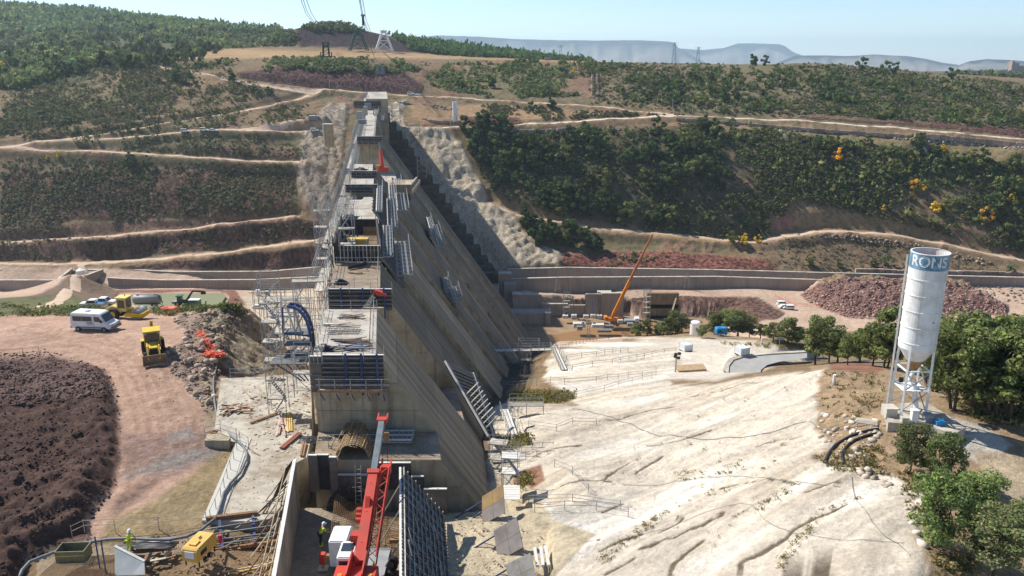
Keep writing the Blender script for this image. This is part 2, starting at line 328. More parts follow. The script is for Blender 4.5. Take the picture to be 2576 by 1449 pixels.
Fr = np.concatenate([np.geomspace(NEAR0, 43, 8, endpoint=False), np.geomspace(43, 112, 250, endpoint=False), np.geomspace(112, 310, 130, endpoint=False),
                     np.linspace(310, 500, 215, endpoint=False), np.geomspace(500, 800, 60, endpoint=False), np.geomspace(800, 1400, 26, endpoint=False), np.geomspace(1400, 14000, 22)])
Ur = np.concatenate([np.linspace(-1.5, -0.72, 26, endpoint=False), np.linspace(-0.72, 0.72, 640, endpoint=False), np.linspace(0.72, 1.5, 26)])
def _w(u, F): return u * 2.2, np.log(F) * 3.0
cp = []
for px, py, F in CTRL:
    u, v = uv_of(px, py); cp.append((u, F, v * F))
for u in (-1.5, -1.0, -0.4, -0.1, 0.2, 0.5, 1.0, 1.5):
    cp.append((u, 3000, -70)); cp.append((u, 14000, -190)); cp.append((u, 26, -33))
for F, z in ((60, -31), (110, -36), (200, -66), (320, -93), (400, -45), (600, 0), (1100, 60)): cp.append((-1.4, F, z))
for F, z in ((60, -29), (110, -38), (200, -66), (300, -93), (380, -45), (600, -12), (1000, -30)): cp.append((1.4, F, z))
cp = np.array(cp)
cx, cy = _w(cp[:, 0], cp[:, 1]); Nc = len(cp)
def _k(dx, dy): return -np.sqrt(dx * dx + dy * dy + 0.0004)
A = np.zeros((Nc + 3, Nc + 3)); A[:Nc, :Nc] = _k(cx[:, None] - cx[None], cy[:, None] - cy[None]) - np.eye(Nc) * 2e-4
A[:Nc, Nc] = 1; A[:Nc, Nc + 1] = cx; A[:Nc, Nc + 2] = cy; A[Nc:, :Nc] = A[:Nc, Nc:].T
W = np.linalg.solve(A, np.concatenate([cp[:, 2], [0, 0, 0]]))
UU, FF = np.meshgrid(Ur, Fr)                       # rows = distance
gx, gy = _w(UU, FF); Z = np.zeros_like(gx)
for r in range(0, gx.shape[0], 24):
    a = gx[r:r + 24].ravel(); b = gy[r:r + 24].ravel()
    Z[r:r + 24] = (_k(a[:, None] - cx[None], b[:, None] - cy[None]) @ W[:Nc] + W[Nc] + W[Nc + 1] * a + W[Nc + 2] * b).reshape(gx[r:r + 24].shape)
XX = UU * FF
def xup(F): return -16.6 - 0.155 * (F - 63.0)       # upstream face of the dam
SL = 0.70
def found(F): return np.interp(F, [30, 56, 60, 85, 97, 108, 150, 200, 258, 335, 350, 425, 440, 455], [-34.6, -34.6, -36.5, -38.5, -42, -47, -58, -76, -94.5, -94.5, -90, -35, -22, -10])
def sfoot(F): return 5.3 + SL * (-24 - found(F))
def ppx(X, F, Zv):
    d = F * cT - Zv * sT
    return CX + FP * X / d, CY + FP * (-(Zv * cT) - F * sT) / d
n_big = fbm(XX / 40, FF / 40, 4, 3); n_mid = fbm(XX / 9, FF / 9, 4, 9); n_sm = fbm(XX / 2.0, FF / 2.0, 4, 21); n_xs = fbm(XX / 0.6, FF / 0.6, 3, 33)
PXg, PYg = ppx(XX, FF, Z)
# dam trench
S = XX - xup(FF); fz = found(FF) - 0.8; ft = sfoot(FF)
inside = sstep(-7, -2, S) * (1 - sstep(ft + 2, ft + 9, S)) * sstep(56, 60, FF) * (1 - sstep(436, 446, FF))
Z = np.where(inside > 0, np.minimum(Z, Z * (1 - inside) + fz * inside), Z)
Z = np.where((inside > 0.9), np.minimum(Z, fz), Z)
# roads carved in the hillsides: photo polylines (x, y, F) with width
def road_pts(l): return [tuple(P(*q)) for q in l]
ROADS = [
 ('dirt_road', [(-60,372,397),(0,374,396),(200,380,395),(400,390,395),(600,401,395),(700,408,395),(770,409,395)], 4.5, 'narrow dirt track along the left hillside'),
 ('dirt_road', [(-60,376,397),(40,366,400),(110,356,404),(250,350,407),(400,338,411),(520,327,416),(640,313,420),(740,303,427),(800,298,430)], 5.5, 'dirt track'),
 ('dirt_road', [(520,328,416),(640,327,417),(720,330,420),(800,333,422)], 4.5, 'dirt track'),
 ('dirt_road', [(110,356,404),(200,345,411),(330,325,421),(450,304,430),(560,287,442),(660,268,455),(740,252,466),(800,236,478),(830,228,482)], 5.0, 'dirt track'),
 ('dirt_road', [(320,158,514),(400,168,508),(480,180,500),(580,198,488),(700,212,483),(830,226,481),(950,235,479),(1060,242,477),(1180,248,474),(1300,256,468),(1450,265,460),(1600,278,450),(1740,292,440)], 6.0, 'crest road'),
 ('dirt_road', [(560,200,487),(650,216,482),(720,226,480),(790,238,478)], 4.0, 'track'),
 ('dirt_road', [(1070,322,425),(1150,321,425),(1300,315,428),(1450,304,434),(1560,298,437),(1650,293,438),(1740,292,440),(2000,303,432),(2300,325,420),(2576,350,408),(2900,378,395)], 6.5, 'road'),
 ('dirt_road', [(0,610,352),(200,598,354),(350,588,357),(500,572,361),(650,552,366),(740,545,368)], 4.0, 'bench track'),
 ('dirt_road', [(-60,664,340),(80,664,340),(200,664,340),(280,660,342),(400,652,343),(550,636,347),(700,616,354),(800,602,358)], 5.5, 'track'),
 ('dirt_road', [(1230,512,382),(1300,540,376),(1350,550,374),(1500,572,371),(1600,582,369),(1700,590,368),(1800,602,366),(1900,610,365),(1960,597,367),(2040,585,369),(2130,581,369),(2250,592,366),(2350,610,362),(2460,632,356),(2600,662,349)], 5.5, 'track'),
 ('dirt_road', [(300,158,514),(420,150,540),(560,142,600),(750,136,640),(950,141,625),(1100,146,612),(1250,149,606),(1400,153,610)], 7.0, 'terrace track'),
]
for nm, pl, w, _ in ROADS:
    pts = road_pts(pl); xs = [p[0] for p in pts]; ys = [p[1] for p in pts]
    msk = (FF > min(ys) - 25) & (FF < max(ys) + 25) & (XX > min(xs) - 25) & (XX < max(xs) + 25)
    d, par = dseg(XX[msk], FF[msk], pts); zr = np.interp(par, np.arange(len(pts)), [p[2] for p in pts])
    bl = 1 - sstep(w * 0.55, w * 1.5, d); Z[msk] = Z[msk] * (1 - bl) + zr * bl
    if pl[0][2] > 9999: pass
# dark soil mound at lower left, rubble, spoil heap
def px_poly(poly, soft=0): return inpoly(PXg + 14 * n_mid + 6 * n_sm, PYg + 9 * n_mid + 4 * n_sm, poly)
MOUND = [(-400,900),(60,885),(120,878),(210,905),(270,925),(300,990),(305,1080),(300,1150),(290,1230),(262,1270),(235,1310),(230,1370),(160,1385),(80,1420),(40,1500),(-400,1500)]
def softpoly(poly, wpx, jx=10):
    q = poly + [poly[0]]
    x = PXg + jx * n_mid + 0.4 * jx * n_sm; y = PYg + jx * n_mid * 0.7
    d, _ = dseg(x, y, q); ins = inpoly(x, y, poly); sd_ = np.where(ins, d, -d)
    return np.clip(sd_ / wpx, 0, 1)
mm = softpoly(MOUND, 44, 22); mm = mm * mm * (3 - 2 * mm) * (FF < 130)
Z += mm * (1.3 + 1.6 * sstep(-1200, 300, -(PXg - 0)) * 0 + 1.3 * n_mid + 0.6 * n_sm + 0.35 * n_xs)
fur = np.sin((PXg * 0.35 + PYg * 0.9) * 0.22 + 4 * n_mid); Z += mm * 0.16 * fur * sstep(1150, 1300, PYg)
RUB = [(430,790),(500,770),(600,760),(640,800),(560,880),(550,960),(530,1060),(500,1010),(450,960),(425,930),(420,880),(470,850)]
rb = softpoly(RUB, 18) * (FF < 130); Z += rb * (0.2 + 0.5 * n_mid + 0.6 * n_sm + 0.35 * n_xs)
HEAP = [(2008,742),(2060,712),(2130,696),(2230,698),(2350,704),(2440,712),(2470,735),(2540,770),(2530,792),(2440,796),(2330,800),(2230,805),(2130,800),(2060,775)]
hp = softpoly(HEAP, 26, 6) * (FF > 265) * (FF < 330); Z += sstep(0, 1, hp) * (4.6 + 3.0 * n_mid + 1.6 * n_sm + 0.5 * n_xs)
# relief of natural ground and rock
far = sstep(320, 345, FF); Z += far * (0.9 * n_mid + 0.35 * n_sm) * sstep(500, 900, 1400 - FF)
ROCKL = [(762,315),(830,258),(880,262),(872,330),(862,420),(850,480),(830,545),(790,545),(756,500),(742,430),(750,380)]
ROCKR = [(985,255),(1030,248),(1010,280),(1025,318),(1110,325),(1160,355),(1190,420),(1225,480),(1235,512),(1290,545),(1330,590),(1415,640),(1412,668),(1290,672),(1210,640),(1130,540),(1050,430),(985,330),(960,280)]
rl = softpoly(ROCKL, 8, 5); rr = softpoly(ROCKR, 8, 5); rm = np.maximum(rl, rr) * (FF > 330) * (FF < 500)
rid = np.abs(fbm(XX / 7 + FF / 26, FF / 12 + XX / 16, 4, 51)); Z += rm * (1.4 - 3.6 * rid + 1.3 * n_sm + .9 * np.abs(fbm((XX + FF) / 5, (XX - FF) / 2, 3, 57)))
CLIFFL = [(498,815),(520,780),(586,764),(625,770),(700,840),(690,930),(600,958),(560,925),(545,870)]
cl = softpoly(CLIFFL, 10, 5) * (FF > 80) * (FF < 118); Z += cl * (0.3 * np.abs(n_sm) * 2 - 1.5 * np.abs(fbm((XX + .5 * FF) / 9, (FF - .3 * XX) / 1.7, 4, 71)) + 0.25 * n_xs)
NOSE = [(1225,1190),(1230,1050),(1270,1015),(1440,1010),(1370,960),(1365,900),(1405,870),(1520,850),(1640,848),(1740,855),(1690,965),(1900,938),(2085,925),(2070,1000),(2050,1070),(2110,1120),(2060,1160),(2240,1190),(2330,1240),(2310,1320),(2350,1420),(2350,1500),(1330,1500),(1330,1330),(1300,1240)]
ns = softpoly(NOSE, 14, 12) * (FF < 235)
ra, rb = XX * .83 + FF * .56, -XX * .56 + FF * .83
band = fbm(ra / 17 + 2, rb / 3.4, 4, 81); b2 = fbm(ra / 9, rb / 1.6, 3, 83); ledge = np.floor((rb + 2.5 * fbm(ra / 12, rb / 9, 3, 85)) / 3.1); lf = (rb + 2.5 * fbm(ra / 12, rb / 9, 3, 85)) / 3.1 - ledge
Z += ns * (0.28 * n_mid + 0.40 * band + 0.09 * b2 + 0.12 * (lf - sstep(.86, 1.0, lf)) + 0.10 * fbm(ra / 6, rb / .7, 3, 87) + 0.05 * n_sm + 0.04 * n_xs)
CRACKS = [[(1838,1430),(1866,1412),(1893,1397),(1925,1384),(1945,1373),(1975,1352),(1998,1331),(2015,1318),(2033,1311),(2060,1298),(2076,1292),(2100,1282),(2128,1268)],
 [(1603,1380),(1649,1366),(1675,1352),(1701,1345),(1735,1330),(1767,1320),(1790,1303),(1813,1296),(1822,1284)],[(1500,1388),(1540,1368),(1575,1352),(1610,1345)],[(1527,1442),(1579,1411),(1600,1398)],
 [(1650,1340),(1700,1318),(1725,1296)],[(1695,1440),(1702,1412),(1730,1385),(1770,1356)],[(1516,1207),(1558,1177),(1596,1158)],[(1596,1190),(1640,1165),(1665,1145)],[(1820,1225),(1880,1212),(1960,1208),(2010,1214)],
 [(1404,1410),(1435,1382),(1467,1363),(1509,1356)],[(1514,1288),(1540,1276),(1563,1266)],[(1900,1120),(1960,1106),(2020,1092)],[(1500,1060),(1560,1052),(1640,1030),(1700,1022)],[(1720,1000),(1800,985),(1880,962),(1950,955)],[(1640,1120),(1700,1108),(1790,1080)],[(2020,1240),(2080,1218),(2120,1205)],[(1420,1215),(1480,1206),(1540,1212)],[(1350,1140),(1400,1125),(1460,1120)],[(1980,1440),(2040,1410),(2090,1380)]]
ckm = np.zeros_like(Z)
for ck in CRACKS:
    pts = []
    for x, y in ck:
        u, v = uv_of(x, y); j = int(np.searchsorted(Ur, u)); dl = Z[:, j] - v * Fr; ok = np.where((dl[1:] >= 0) & (dl[:-1] < 0) & (Fr[1:] > 30))[0]
        if len(ok): pts.append((u * Fr[ok[0]], Fr[ok[0]]))
    if len(pts) < 2: continue
    xs = [q[0] for q in pts]; ys = [q[1] for q in pts]; mk = (FF > min(ys) - 3) & (FF < max(ys) + 3) & (XX > min(xs) - 3) & (XX < max(xs) + 3)
    d, _q = dseg(XX[mk] + .5 * n_sm[mk] + .5 * n_xs[mk], FF[mk] + .4 * n_xs[mk] + .3 * n_sm[mk], pts); wd = .10 + .20 * np.clip(n_sm[mk] + .3, 0, 1)
    ckm[mk] = np.maximum(ckm[mk], 1 - sstep(wd * .5, wd * 1.3, d))
Z -= ckm * ns * .07
RUTS = [[(-50,870),(120,845),(280,850),(370,905),(410,980),(425,1060),(430,1100)],[(20,880),(200,868),(310,900),(370,960),(395,1040),(402,1095)],[(60,830),(200,850),(330,880),(420,960),(470,1040),(480,1090)],[(150,850),(300,840),(420,830),(470,800)],[(320,905),(350,990),(370,1060),(375,1160),(350,1230)],[(430,900),(450,970),(460,1040),(440,1150)]]
rum = np.zeros_like(Z)
for rt in RUTS:
    pts = [tuple(PZ(x, y, -33.2))[:2] for x, y in rt]; mk = (FF < 112) & (XX < 5)
    d, _q = dseg(XX[mk] + .8 * n_mid[mk], FF[mk], pts); d = np.abs(d - 1.0); rum[mk] = np.maximum(rum[mk], (1 - sstep(.12, .34, d)) * (.5 + n_sm[mk]))
Z -= .06 * np.clip(rum, 0, 1)
gul = sstep(40, 0, 1) if False else 0
# dead level pond beds
POND = [(270,772),(292,738),(400,733),(560,733),(572,745),(560,768),(420,770)]
pm = softpoly(POND, 6, 2) * (FF > 255) * (FF < 305); Z = Z * (1 - pm) + (-87.0) * pm
bx0, bx1 = P(1270, 800, 300).x, P(1790, 800, 300).x
bs = sstep(bx0 - 3, bx0, XX) * (1 - sstep(bx1, bx1 + 14, XX + 4 * n_mid)) * sstep(250, 256, FF) * (1 - sstep(304.5, 307, FF + 1.6 * n_sm - 6.0 * (XX < P(1590, 800, 306).x))); Z = np.minimum(Z, Z * (1 - bs) + (-99.6) * bs)
BEND = [(1815,925),(1830,898),(1870,888),(1930,884),(2035,880),(2035,906),(1965,916),(1930,926),(1918,945),(1830,945)]
be = softpoly(BEND, 10, 1) * (FF > 125) * (FF < 170); Z = Z * (1 - be) + -54.7 * be
# gentle roughness everywhere near
Z += (1 - far) * (0.10 * n_sm + 0.035 * n_xs + 0.22 * n_mid) * (1 - ns) * (1 - mm)
BASE = [(500,950),(760,940),(790,1090),(1090,1070),(1200,1260),(1390,1320),(1390,1500),(60,1500),(90,1380),(200,1340),(500,1340),(600,1100)]
bm_ = softpoly(BASE, 10, 3) * (FF < 95); 
Z = np.where(bm_ > 0, np.where(PXg > 690, np.minimum(Z, -34.7 + 0.05 * n_sm), np.minimum(Z, -33.25 + 0.05 * n_sm)) * bm_ + Z * (1 - bm_), Z)
PXg, PYg = ppx(XX, FF, Z)
# ------------------------------------------------------------------ surface lookup
def zat(X, F):
    u = X / F; i = np.clip(np.searchsorted(Fr, F) - 1, 0, len(Fr) - 2); j = np.clip(np.searchsorted(Ur, u) - 1, 0, len(Ur) - 2)
    a = (F - Fr[i]) / (Fr[i + 1] - Fr[i]); b = (u - Ur[j]) / (Ur[j + 1] - Ur[j])
    return (Z[i, j] * (1 - b) + Z[i, j + 1] * b) * (1 - a) + (Z[i + 1, j] * (1 - b) + Z[i + 1, j + 1] * b) * a
def G(px, py, Fmin=0, Fmax=1e9):
    """where the line of sight of a photo point meets the ground"""
    u, v = uv_of(px, py); j = int(np.clip(np.searchsorted(Ur, u) - 1, 0, len(Ur) - 2)); b = (u - Ur[j]) / (Ur[j + 1] - Ur[j])
    col = Z[:, j] * (1 - b) + Z[:, j + 1] * b; dlt = col - v * Fr
    ok = np.where((dlt[1:] >= 0) & (dlt[:-1] < 0) & (Fr[1:] > Fmin) & (Fr[1:] < Fmax))[0]
    if len(ok) == 0: return None
    i = ok[0]; t = dlt[i] / (dlt[i] - dlt[i + 1]); F = Fr[i] + t * (Fr[i + 1] - Fr[i])
    return Vector((u * F, F, v * F))
# ------------------------------------------------------------------ ground colours by kind of soil, and painted shade at the dam toe
C = np.zeros(Z.shape + (3,)); Pm = np.zeros(Z.shape + (3,))      # Pm: vegetation speckle, gully streaks, rock mottling
def paint(mask, col, par, amt=1.0):
    m = (np.clip(mask, 0, 1) * amt)[..., None]
    C[:] = C * (1 - m) + np.array(col) * m; Pm[:] = Pm * (1 - m) + np.array(par) * m
dry = (0.235, 0.16, 0.092); scrub = (0.15, 0.13, 0.07); redsoil = (0.25, 0.13, 0.09); pink = (0.46, 0.315, 0.23); tan = (0.30, 0.205, 0.115)
paint(np.ones_like(Z), dry, (0.6, 0, 0.2))
def zone(poly, col, par, w=14, j=22, amt=1.0, Fa=0, Fb=1e9): paint(softpoly(poly, w, j) * (FF > Fa) * (FF < Fb), col, par, amt)
far1 = (FF > 325)
paint(far1 * sstep(-0.15, 0.25, n_big + 0.5 * n_mid), scrub, (0.8, 0, 0.2), 0.8)
paint(far1 * sstep(0.15, 0.45, n_mid + 0.3 * n_sm), redsoil, (0.4, 0.4, 0.3), 0.7)
paint((FF > 1250) * 1.0, (0.07, 0.085, 0.045), (1, 0, 0))
zone([(-400,-200),(700,40),(760,110),(560,125),(420,160),(300,200),(0,262),(-400,262)], (0.10, 0.10, 0.052), (1, 0, 0), Fa=480)
zone([(980,80),(1520,150),(1480,162),(1180,150),(1040,130)], (0.08, 0.11, 0.045), (1, 0, 0), 5, 5, Fa=740)
zone([(740,60),(920,60),(1060,130),(990,136),(960,124),(750,120)], (0.075, 0.05, 0.05), (0.1, 1, 0.6), 5, 6, Fa=700, Fb=770)
zone([(420,135),(560,118),(960,128),(1200,140),(1560,152),(1550,162),(1200,152),(800,148),(600,150),(440,152)], (0.36, 0.235, 0.12), (0.25, 0, 0.3), 6, 8, Fa=520)
zone([(240,190),(330,160),(450,158),(560,190),(620,215),(480,235),(380,225),(300,215)], tan, (0.3, 0.3, 0.2), 10, 14, Fa=400)
zone([(590,180),(700,165),(1000,172),(1070,215),(1060,240),(900,232),(700,212),(600,195)], (0.135, 0.075, 0.068), (0.1, 1, 0.6), 6, 8, Fa=470)
zone([(0,430),(250,420),(740,430),(745,540),(400,550),(0,560)], (0.17, 0.095, 0.07), (0.75, 0.8, 0.3), 10, 20, Fa=340)
zone([(520,360),(760,370),(760,405),(560,395)], (0.18, 0.105, 0.08), (0.5, 0.8, 0.3), 8, 14, Fa=340)
zone([(0,560),(500,548),(800,545),(800,600),(300,655),(0,662)], (0.20, 0.125, 0.085), (0.4, 0.5, 0.3), 8, 16, Fa=330)
zone([(190,610),(420,590),(640,560),(810,550),(810,590),(640,610),(400,632),(260,635)], (0.15, 0.08, 0.065), (0.2, 1, 0.5), 5, 8, Fa=330)
zone([(300,668),(560,645),(810,612),(810,672),(500,682),(300,676)], (0.14, 0.075, 0.062), (0.15, 1, 0.5), 5, 8, Fa=330)
zone([(1450,160),(1900,165),(1700,210),(1560,250),(1480,250),(1440,200)], (0.25, 0.145, 0.10), (0.55, 0.2, 0.3), 12, 20, Fa=420)
zone([(1020,262),(1200,258),(1560,280),(1620,292),(1400,302),(1240,312),(1080,318),(1040,300)], (0.33, 0.215, 0.12), (0.35, 0.1, 0.3), 8, 12, Fa=400)
zone([(1160,290),(1300,292),(1320,314),(1180,318)], (0.2, 0.09, 0.07), (0.2, 1, 0.3), 5, 5, Fa=400)
zone([(1650,300),(2100,312),(2576,362),(2576,420),(2300,392),(2000,352),(1700,330)], (0.30, 0.20, 0.115), (0.5, 0.1, 0.3), 8, 14, Fa=340)
zone([(1165,322),(1330,335),(1700,312),(1830,330),(1900,500),(1935,560),(1925,612),(1800,598),(1500,556),(1300,505),(1190,400)], (0.115, 0.095, 0.055), (0.95, 0.1, 0.3), 8, 26, .8, Fa=340)
zone([(1750,310),(2576,350),(2700,420),(2600,500),(2200,480),(1900,430)], (0.2, 0.17, 0.085), (0.85, 0.1, 0.3), 20, 30, 0.6, Fa=340)
zone([(2050,262),(2300,285),(2576,318),(2576,345),(2300,318),(2000,298)], (0.19, 0.095, 0.075), (0.3, 1, 0.4), 5, 10, Fa=410)
zone([(1810,420),(1960,480),(2040,560),(1960,590),(1900,560),(1870,490)], (0.33, 0.185, 0.125), (0.3, 0.3, 0.4), 10, 24, Fa=340)
zone([(2030,520),(2200,530),(2500,640),(2400,620),(2150,575),(1990,570)], (0.29, 0.21, 0.11), (0.55, 0.2, 0.3), 8, 14, Fa=340)
zone([(1960,600),(2130,592),(2300,615),(2500,665),(2540,690),(2200,690),(1950,672),(1900,640)], (0.205, 0.14, 0.085), (0.95, 0, 0.3), 6, 8, Fa=335)
zone([(1250,495),(1500,560),(1700,575),(1900,600),(1880,622),(1500,590),(1230,520)], (0.33, 0.22, 0.12), (0.35, 0.1, 0.3), 6, 8, Fa=335)
zone([(1430,640),(1540,628),(1700,632),(1930,650),(1960,682),(1300,676),(1330,664)], (0.27, 0.115, 0.085), (0.05, 1, 0.6), 5, 7, Fa=335)
zone([(1300,660),(1520,668),(1500,678),(1290,678)], (0.24, 0.17, 0.10), (0.6, 0, 0.4), 4, 6, Fa=330)
zone([(1480,148),(2050,150),(2600,205),(2700,330),(2300,312),(1740,283),(1500,258)], (0.165, 0.14, 0.08), (0.9, 0, 0.2), 6, 20, .75, Fa=415)
# valley floor
zone([(-400,660),(1290,690),(2700,715),(2700,850),(1290,880),(1290,1000),(700,1000),(690,850),(500,800),(-400,800)], (0.47, 0.34, 0.25), (0.05, 0, 0.3), 8, 8, Fa=120, Fb=345)
zone([(-400,755),(100,770),(140,740),(185,700),(100,735),(0,755),(-400,760)], (0.2, 0.13, 0.11), (0.2, 0, 0.5), 5, 6, Fa=120, Fb=345)
zone([(210,690),(290,728),(300,735),(280,775),(190,778),(170,760),(205,720)], (0.2, 0.14, 0.10), (0.5, 0, 0.4), 5, 6, Fa=120, Fb=345)
zone([(110,745),(170,692),(205,668),(235,690),(294,728),(296,774),(130,778)], (0.2, 0.14, 0.10), (0.4, 0, 0.5), 5, 6, Fa=120, Fb=345)
zone([(0,745),(180,735),(260,775),(300,770),(600,765),(620,790),(430,800),(300,785),(150,800),(0,830),(-400,830)], (0.135, 0.135, 0.06), (0.9, 0, 0.3), 6, 10, Fa=108, Fb=262)
zone([(280,775),(290,728),(590,725),(620,770),(560,775),(575,745),(560,736),(300,738)], (0.24, 0.12, 0.09), (0.1, 0.2, 0.4), 3, 3, Fa=255, Fb=318)
zone([(600,745),(800,728),(820,860),(690,850),(640,790)], (0.52, 0.44, 0.34), (0.0, 0, 0.3), 5, 8, Fa=130, Fb=318)
zone(HEAP, (0.235, 0.135, 0.11), (0.0, 0.2, 1.0), 5, 8, Fa=262, Fb=335)
zone([(1360,745),(1440,735),(1900,745),(1980,790),(1900,830),(1780,800),(1560,790)], (0.23, 0.135, 0.10), (0.1, 1, 0.5), 5, 6, Fa=282, Fb=312)
zone([(1290,800),(1780,800),(1800,850),(1560,875),(1290,870)], (0.30, 0.20, 0.11), (0, 0, 0.2), 4, 4, Fa=255, Fb=300)
zone([(1560,850),(1760,835),(1900,820),(2300,830),(2700,850),(2700,930),(2300,925),(2080,925),(2060,880),(1900,860),(1560,860)], (0.27, 0.2, 0.12), (0.6, 0, 0.3), 5, 8, Fa=95, Fb=262)
zone([(1215,1010),(1235,880),(1330,870),(1385,880),(1345,905),(1335,960),(1300,972),(1280,1015),(1240,1100),(1215,1100)], (0.10, 0.085, 0.065), (0.05, 0, 0.9), 8, 10, Fa=70, Fb=262)  # dam's cast shadow along its toe, painted dark into the ground colour
# right bank
white = (0.62, 0.54, 0.43)
zone([(2020,900),(2140,910),(2300,925),(2700,1000),(2800,1500),(2330,1500),(2320,1300),(2230,1210),(2030,1160),(2010,1100),(2060,1050),(2050,960)], (0.40, 0.28, 0.17), (0.35, 0, 0.6), 10, 16, Fb=125)
zone([(2080,905),(2160,900),(2240,930),(2200,945),(2090,935)], (0.27, 0.14, 0.09), (0.3, 0, 0.3), 6, 8, Fb=125)
zone([(2240,1060),(2350,1030),(2480,1070),(2560,1120),(2480,1180),(2350,1110)], (0.55, 0.50, 0.42), (0.05, 0, 0.4), 8, 12, Fb=90)
zone([(2440,1130),(2700,1150),(2700,1300),(2560,1280),(2480,1200)], (0.47, 0.37, 0.25), (0.2, 0, 0.5), 8, 12, Fb=90)
zone([(1480,860),(1740,845),(1900,858),(2080,875),(2060,900),(1800,960),(1600,960)], (0.62, 0.55, 0.45), (0.0, 0, 0.4), 8, 10, Fb=235)
zone(NOSE, white, (0.0, 0, 0.3), 12, 34, Fb=235)
nz_ = (FF < 235) * ns; paint(nz_ * sstep(.12, .5, band + .6 * n_mid), (0.46, 0.385, 0.29), (0, 0, .4), .65); paint(nz_ * sstep(.25, .5, fbm(ra / 30, rb / 8, 3, 91)), (0.47, 0.455, 0.41), (0, 0, .4), .6); paint(nz_ * sstep(.1, .4, -fbm(ra / 20, rb / 5, 3, 95)), (0.78, 0.73, 0.64), (0, 0, .1), .65)
paint(ckm * ns, (0.13, 0.10, 0.065), (0, 0, .5), .9); C *= (1 + ns * (FF < 235) * (.20 * fbm(ra / 6, rb / .5, 3, 97) + .16 * fbm(ra / 14, rb / 1.4, 3, 99)))[..., None]
zone([(1320,1020),(1445,985),(1450,1005),(1400,1015)], (0.33, 0.25, 0.14), (0.5, 0, 0.3), 5, 6, Fb=130)
zone([(1290,975),(1440,985),(1450,1005),(1420,1018),(1290,1018),(1270,990)], (0.22, 0.17, 0.08), (0.9, 0, 0.3), 4, 4, Fb=130)
zone([(1240,1100),(1330,1090),(1340,1120),(1250,1140)], (0.18, 0.16, 0.06), (0.9, 0, 0.3), 4, 4, Fb=130)
zone([(1290,1190),(1360,1165),(1375,1210),(1320,1250),(1290,1240)], (0.36, 0.2, 0.13), (0.2, 0, 0.6), 5, 8, Fb=90)
# rock cuts
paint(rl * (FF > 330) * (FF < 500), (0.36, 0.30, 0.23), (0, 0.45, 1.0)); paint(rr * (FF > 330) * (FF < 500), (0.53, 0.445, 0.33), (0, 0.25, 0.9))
# near pad
zone([(-400,800),(600,770),(700,1000),(560,1110),(520,1180),(200,1400),(-400,1500)], (0.47, 0.31, 0.225), (0.0, 0.0, 0.35), 12, 14, Fb=128)
paint(np.clip(rum, 0, 1) * (FF < 115), (0.30, 0.185, 0.13), (0, 0, .4), .6); paint((FF < 115) * (FF > 60) * (XX < -14) * sstep(.1, .5, n_mid + .4 * n_sm), (0.36, 0.225, 0.155), (0, 0, .5), .5)
zone([(300,1080),(540,1070),(560,1130),(440,1200),(300,1190),(290,1130)], (0.36, 0.24, 0.19), (0, 0, 0.7), 14, 18, Fb=90)
zone([(420,1120),(545,1110),(560,1160),(420,1190),(280,1210),(290,1180)], (0.34, 0.31, 0.28), (0, 0, 1.0), 26, 36, 0.8, Fb=90)
zone([(400,1100),(470,1060),(500,1105),(420,1115)], (0.30, 0.27, 0.24), (0, 0, 0.6), 10, 14, .8, Fb=90)
zone([(560,1120),(480,1175),(380,1250),(260,1310),(240,1370),(520,1370),(600,1120)], (0.36, 0.27, 0.15), (0, 0, 0.6), 16, 24, Fb=90)
zone([(270,1250),(330,1205),(400,1180),(430,1190),(340,1260),(280,1310)], (0.25, 0.16, 0.13), (0, 0, 1.0), 22, 30, .8, Fb=90)
zone(RUB, (0.40, 0.29, 0.22), (0.0, 0, 1.0), 9, 10, Fb=130)
zone(CLIFFL, (0.44, 0.355, 0.25), (0.0, 0.5, 1.0), 6, 6, Fa=80, Fb=118)
zone([(545,900),(600,950),(570,1060),(530,1060),(510,1000)], (0.15, 0.09, 0.08), (0, 0, 0.5), 8, 8, Fb=100)
paint(sstep(0.0, 0.5, mm), (0.125, 0.078, 0.062), (0, 0, 0.75)); zone([(-400,890),(110,882),(230,910),(290,960),(240,1000),(60,1010),(-400,1010)], (0.20, 0.13, 0.11), (0, 0, 0.9), 16, 20, Fb=110)
zone([(500,945),(790,940),(800,1090),(1090,1080),(1090,1260),(700,1260),(560,1360),(90,1500),(90,1390),(500,1340),(590,1110),(515,1105)], (0.36, 0.28, 0.19), (0, 0, 0.35), 4, 4, Fb=95)
zone([(690,1150),(1010,1150),(1400,1320),(1400,1500),(680,1500)], (0.30, 0.255, 0.19), (0, 0, 0.3), 4, 4, Fb=70)
zone([(1120,1200),(1330,1220),(1400,1310),(1500,1340),(1400,1449),(1100,1449)], (0.50, 0.42, 0.29), (0, 0, 0.35), 6, 8, Fb=75)
for nm, pl, w, _ in ROADS:
    pts = road_pts(pl); xs = [p[0] for p in pts]; ys = [p[1] for p in pts]
    msk = (FF > min(ys) - 15) & (FF < max(ys) + 15) & (XX > min(xs) - 15) & (XX < max(xs) + 15)
    d, _p = dseg(XX[msk], FF[msk], pts); m = (1 - sstep(w * 0.4, w * 0.75, d + 1.5 * n_sm[msk]))[..., None] * 0.8
    C[msk] = C[msk] * (1 - m) + np.array((0.37, 0.25, 0.165)) * m; Pm[msk] *= (1 - m)
C *= (1 + 0.22 * n_mid + 0.18 * n_big)[..., None]
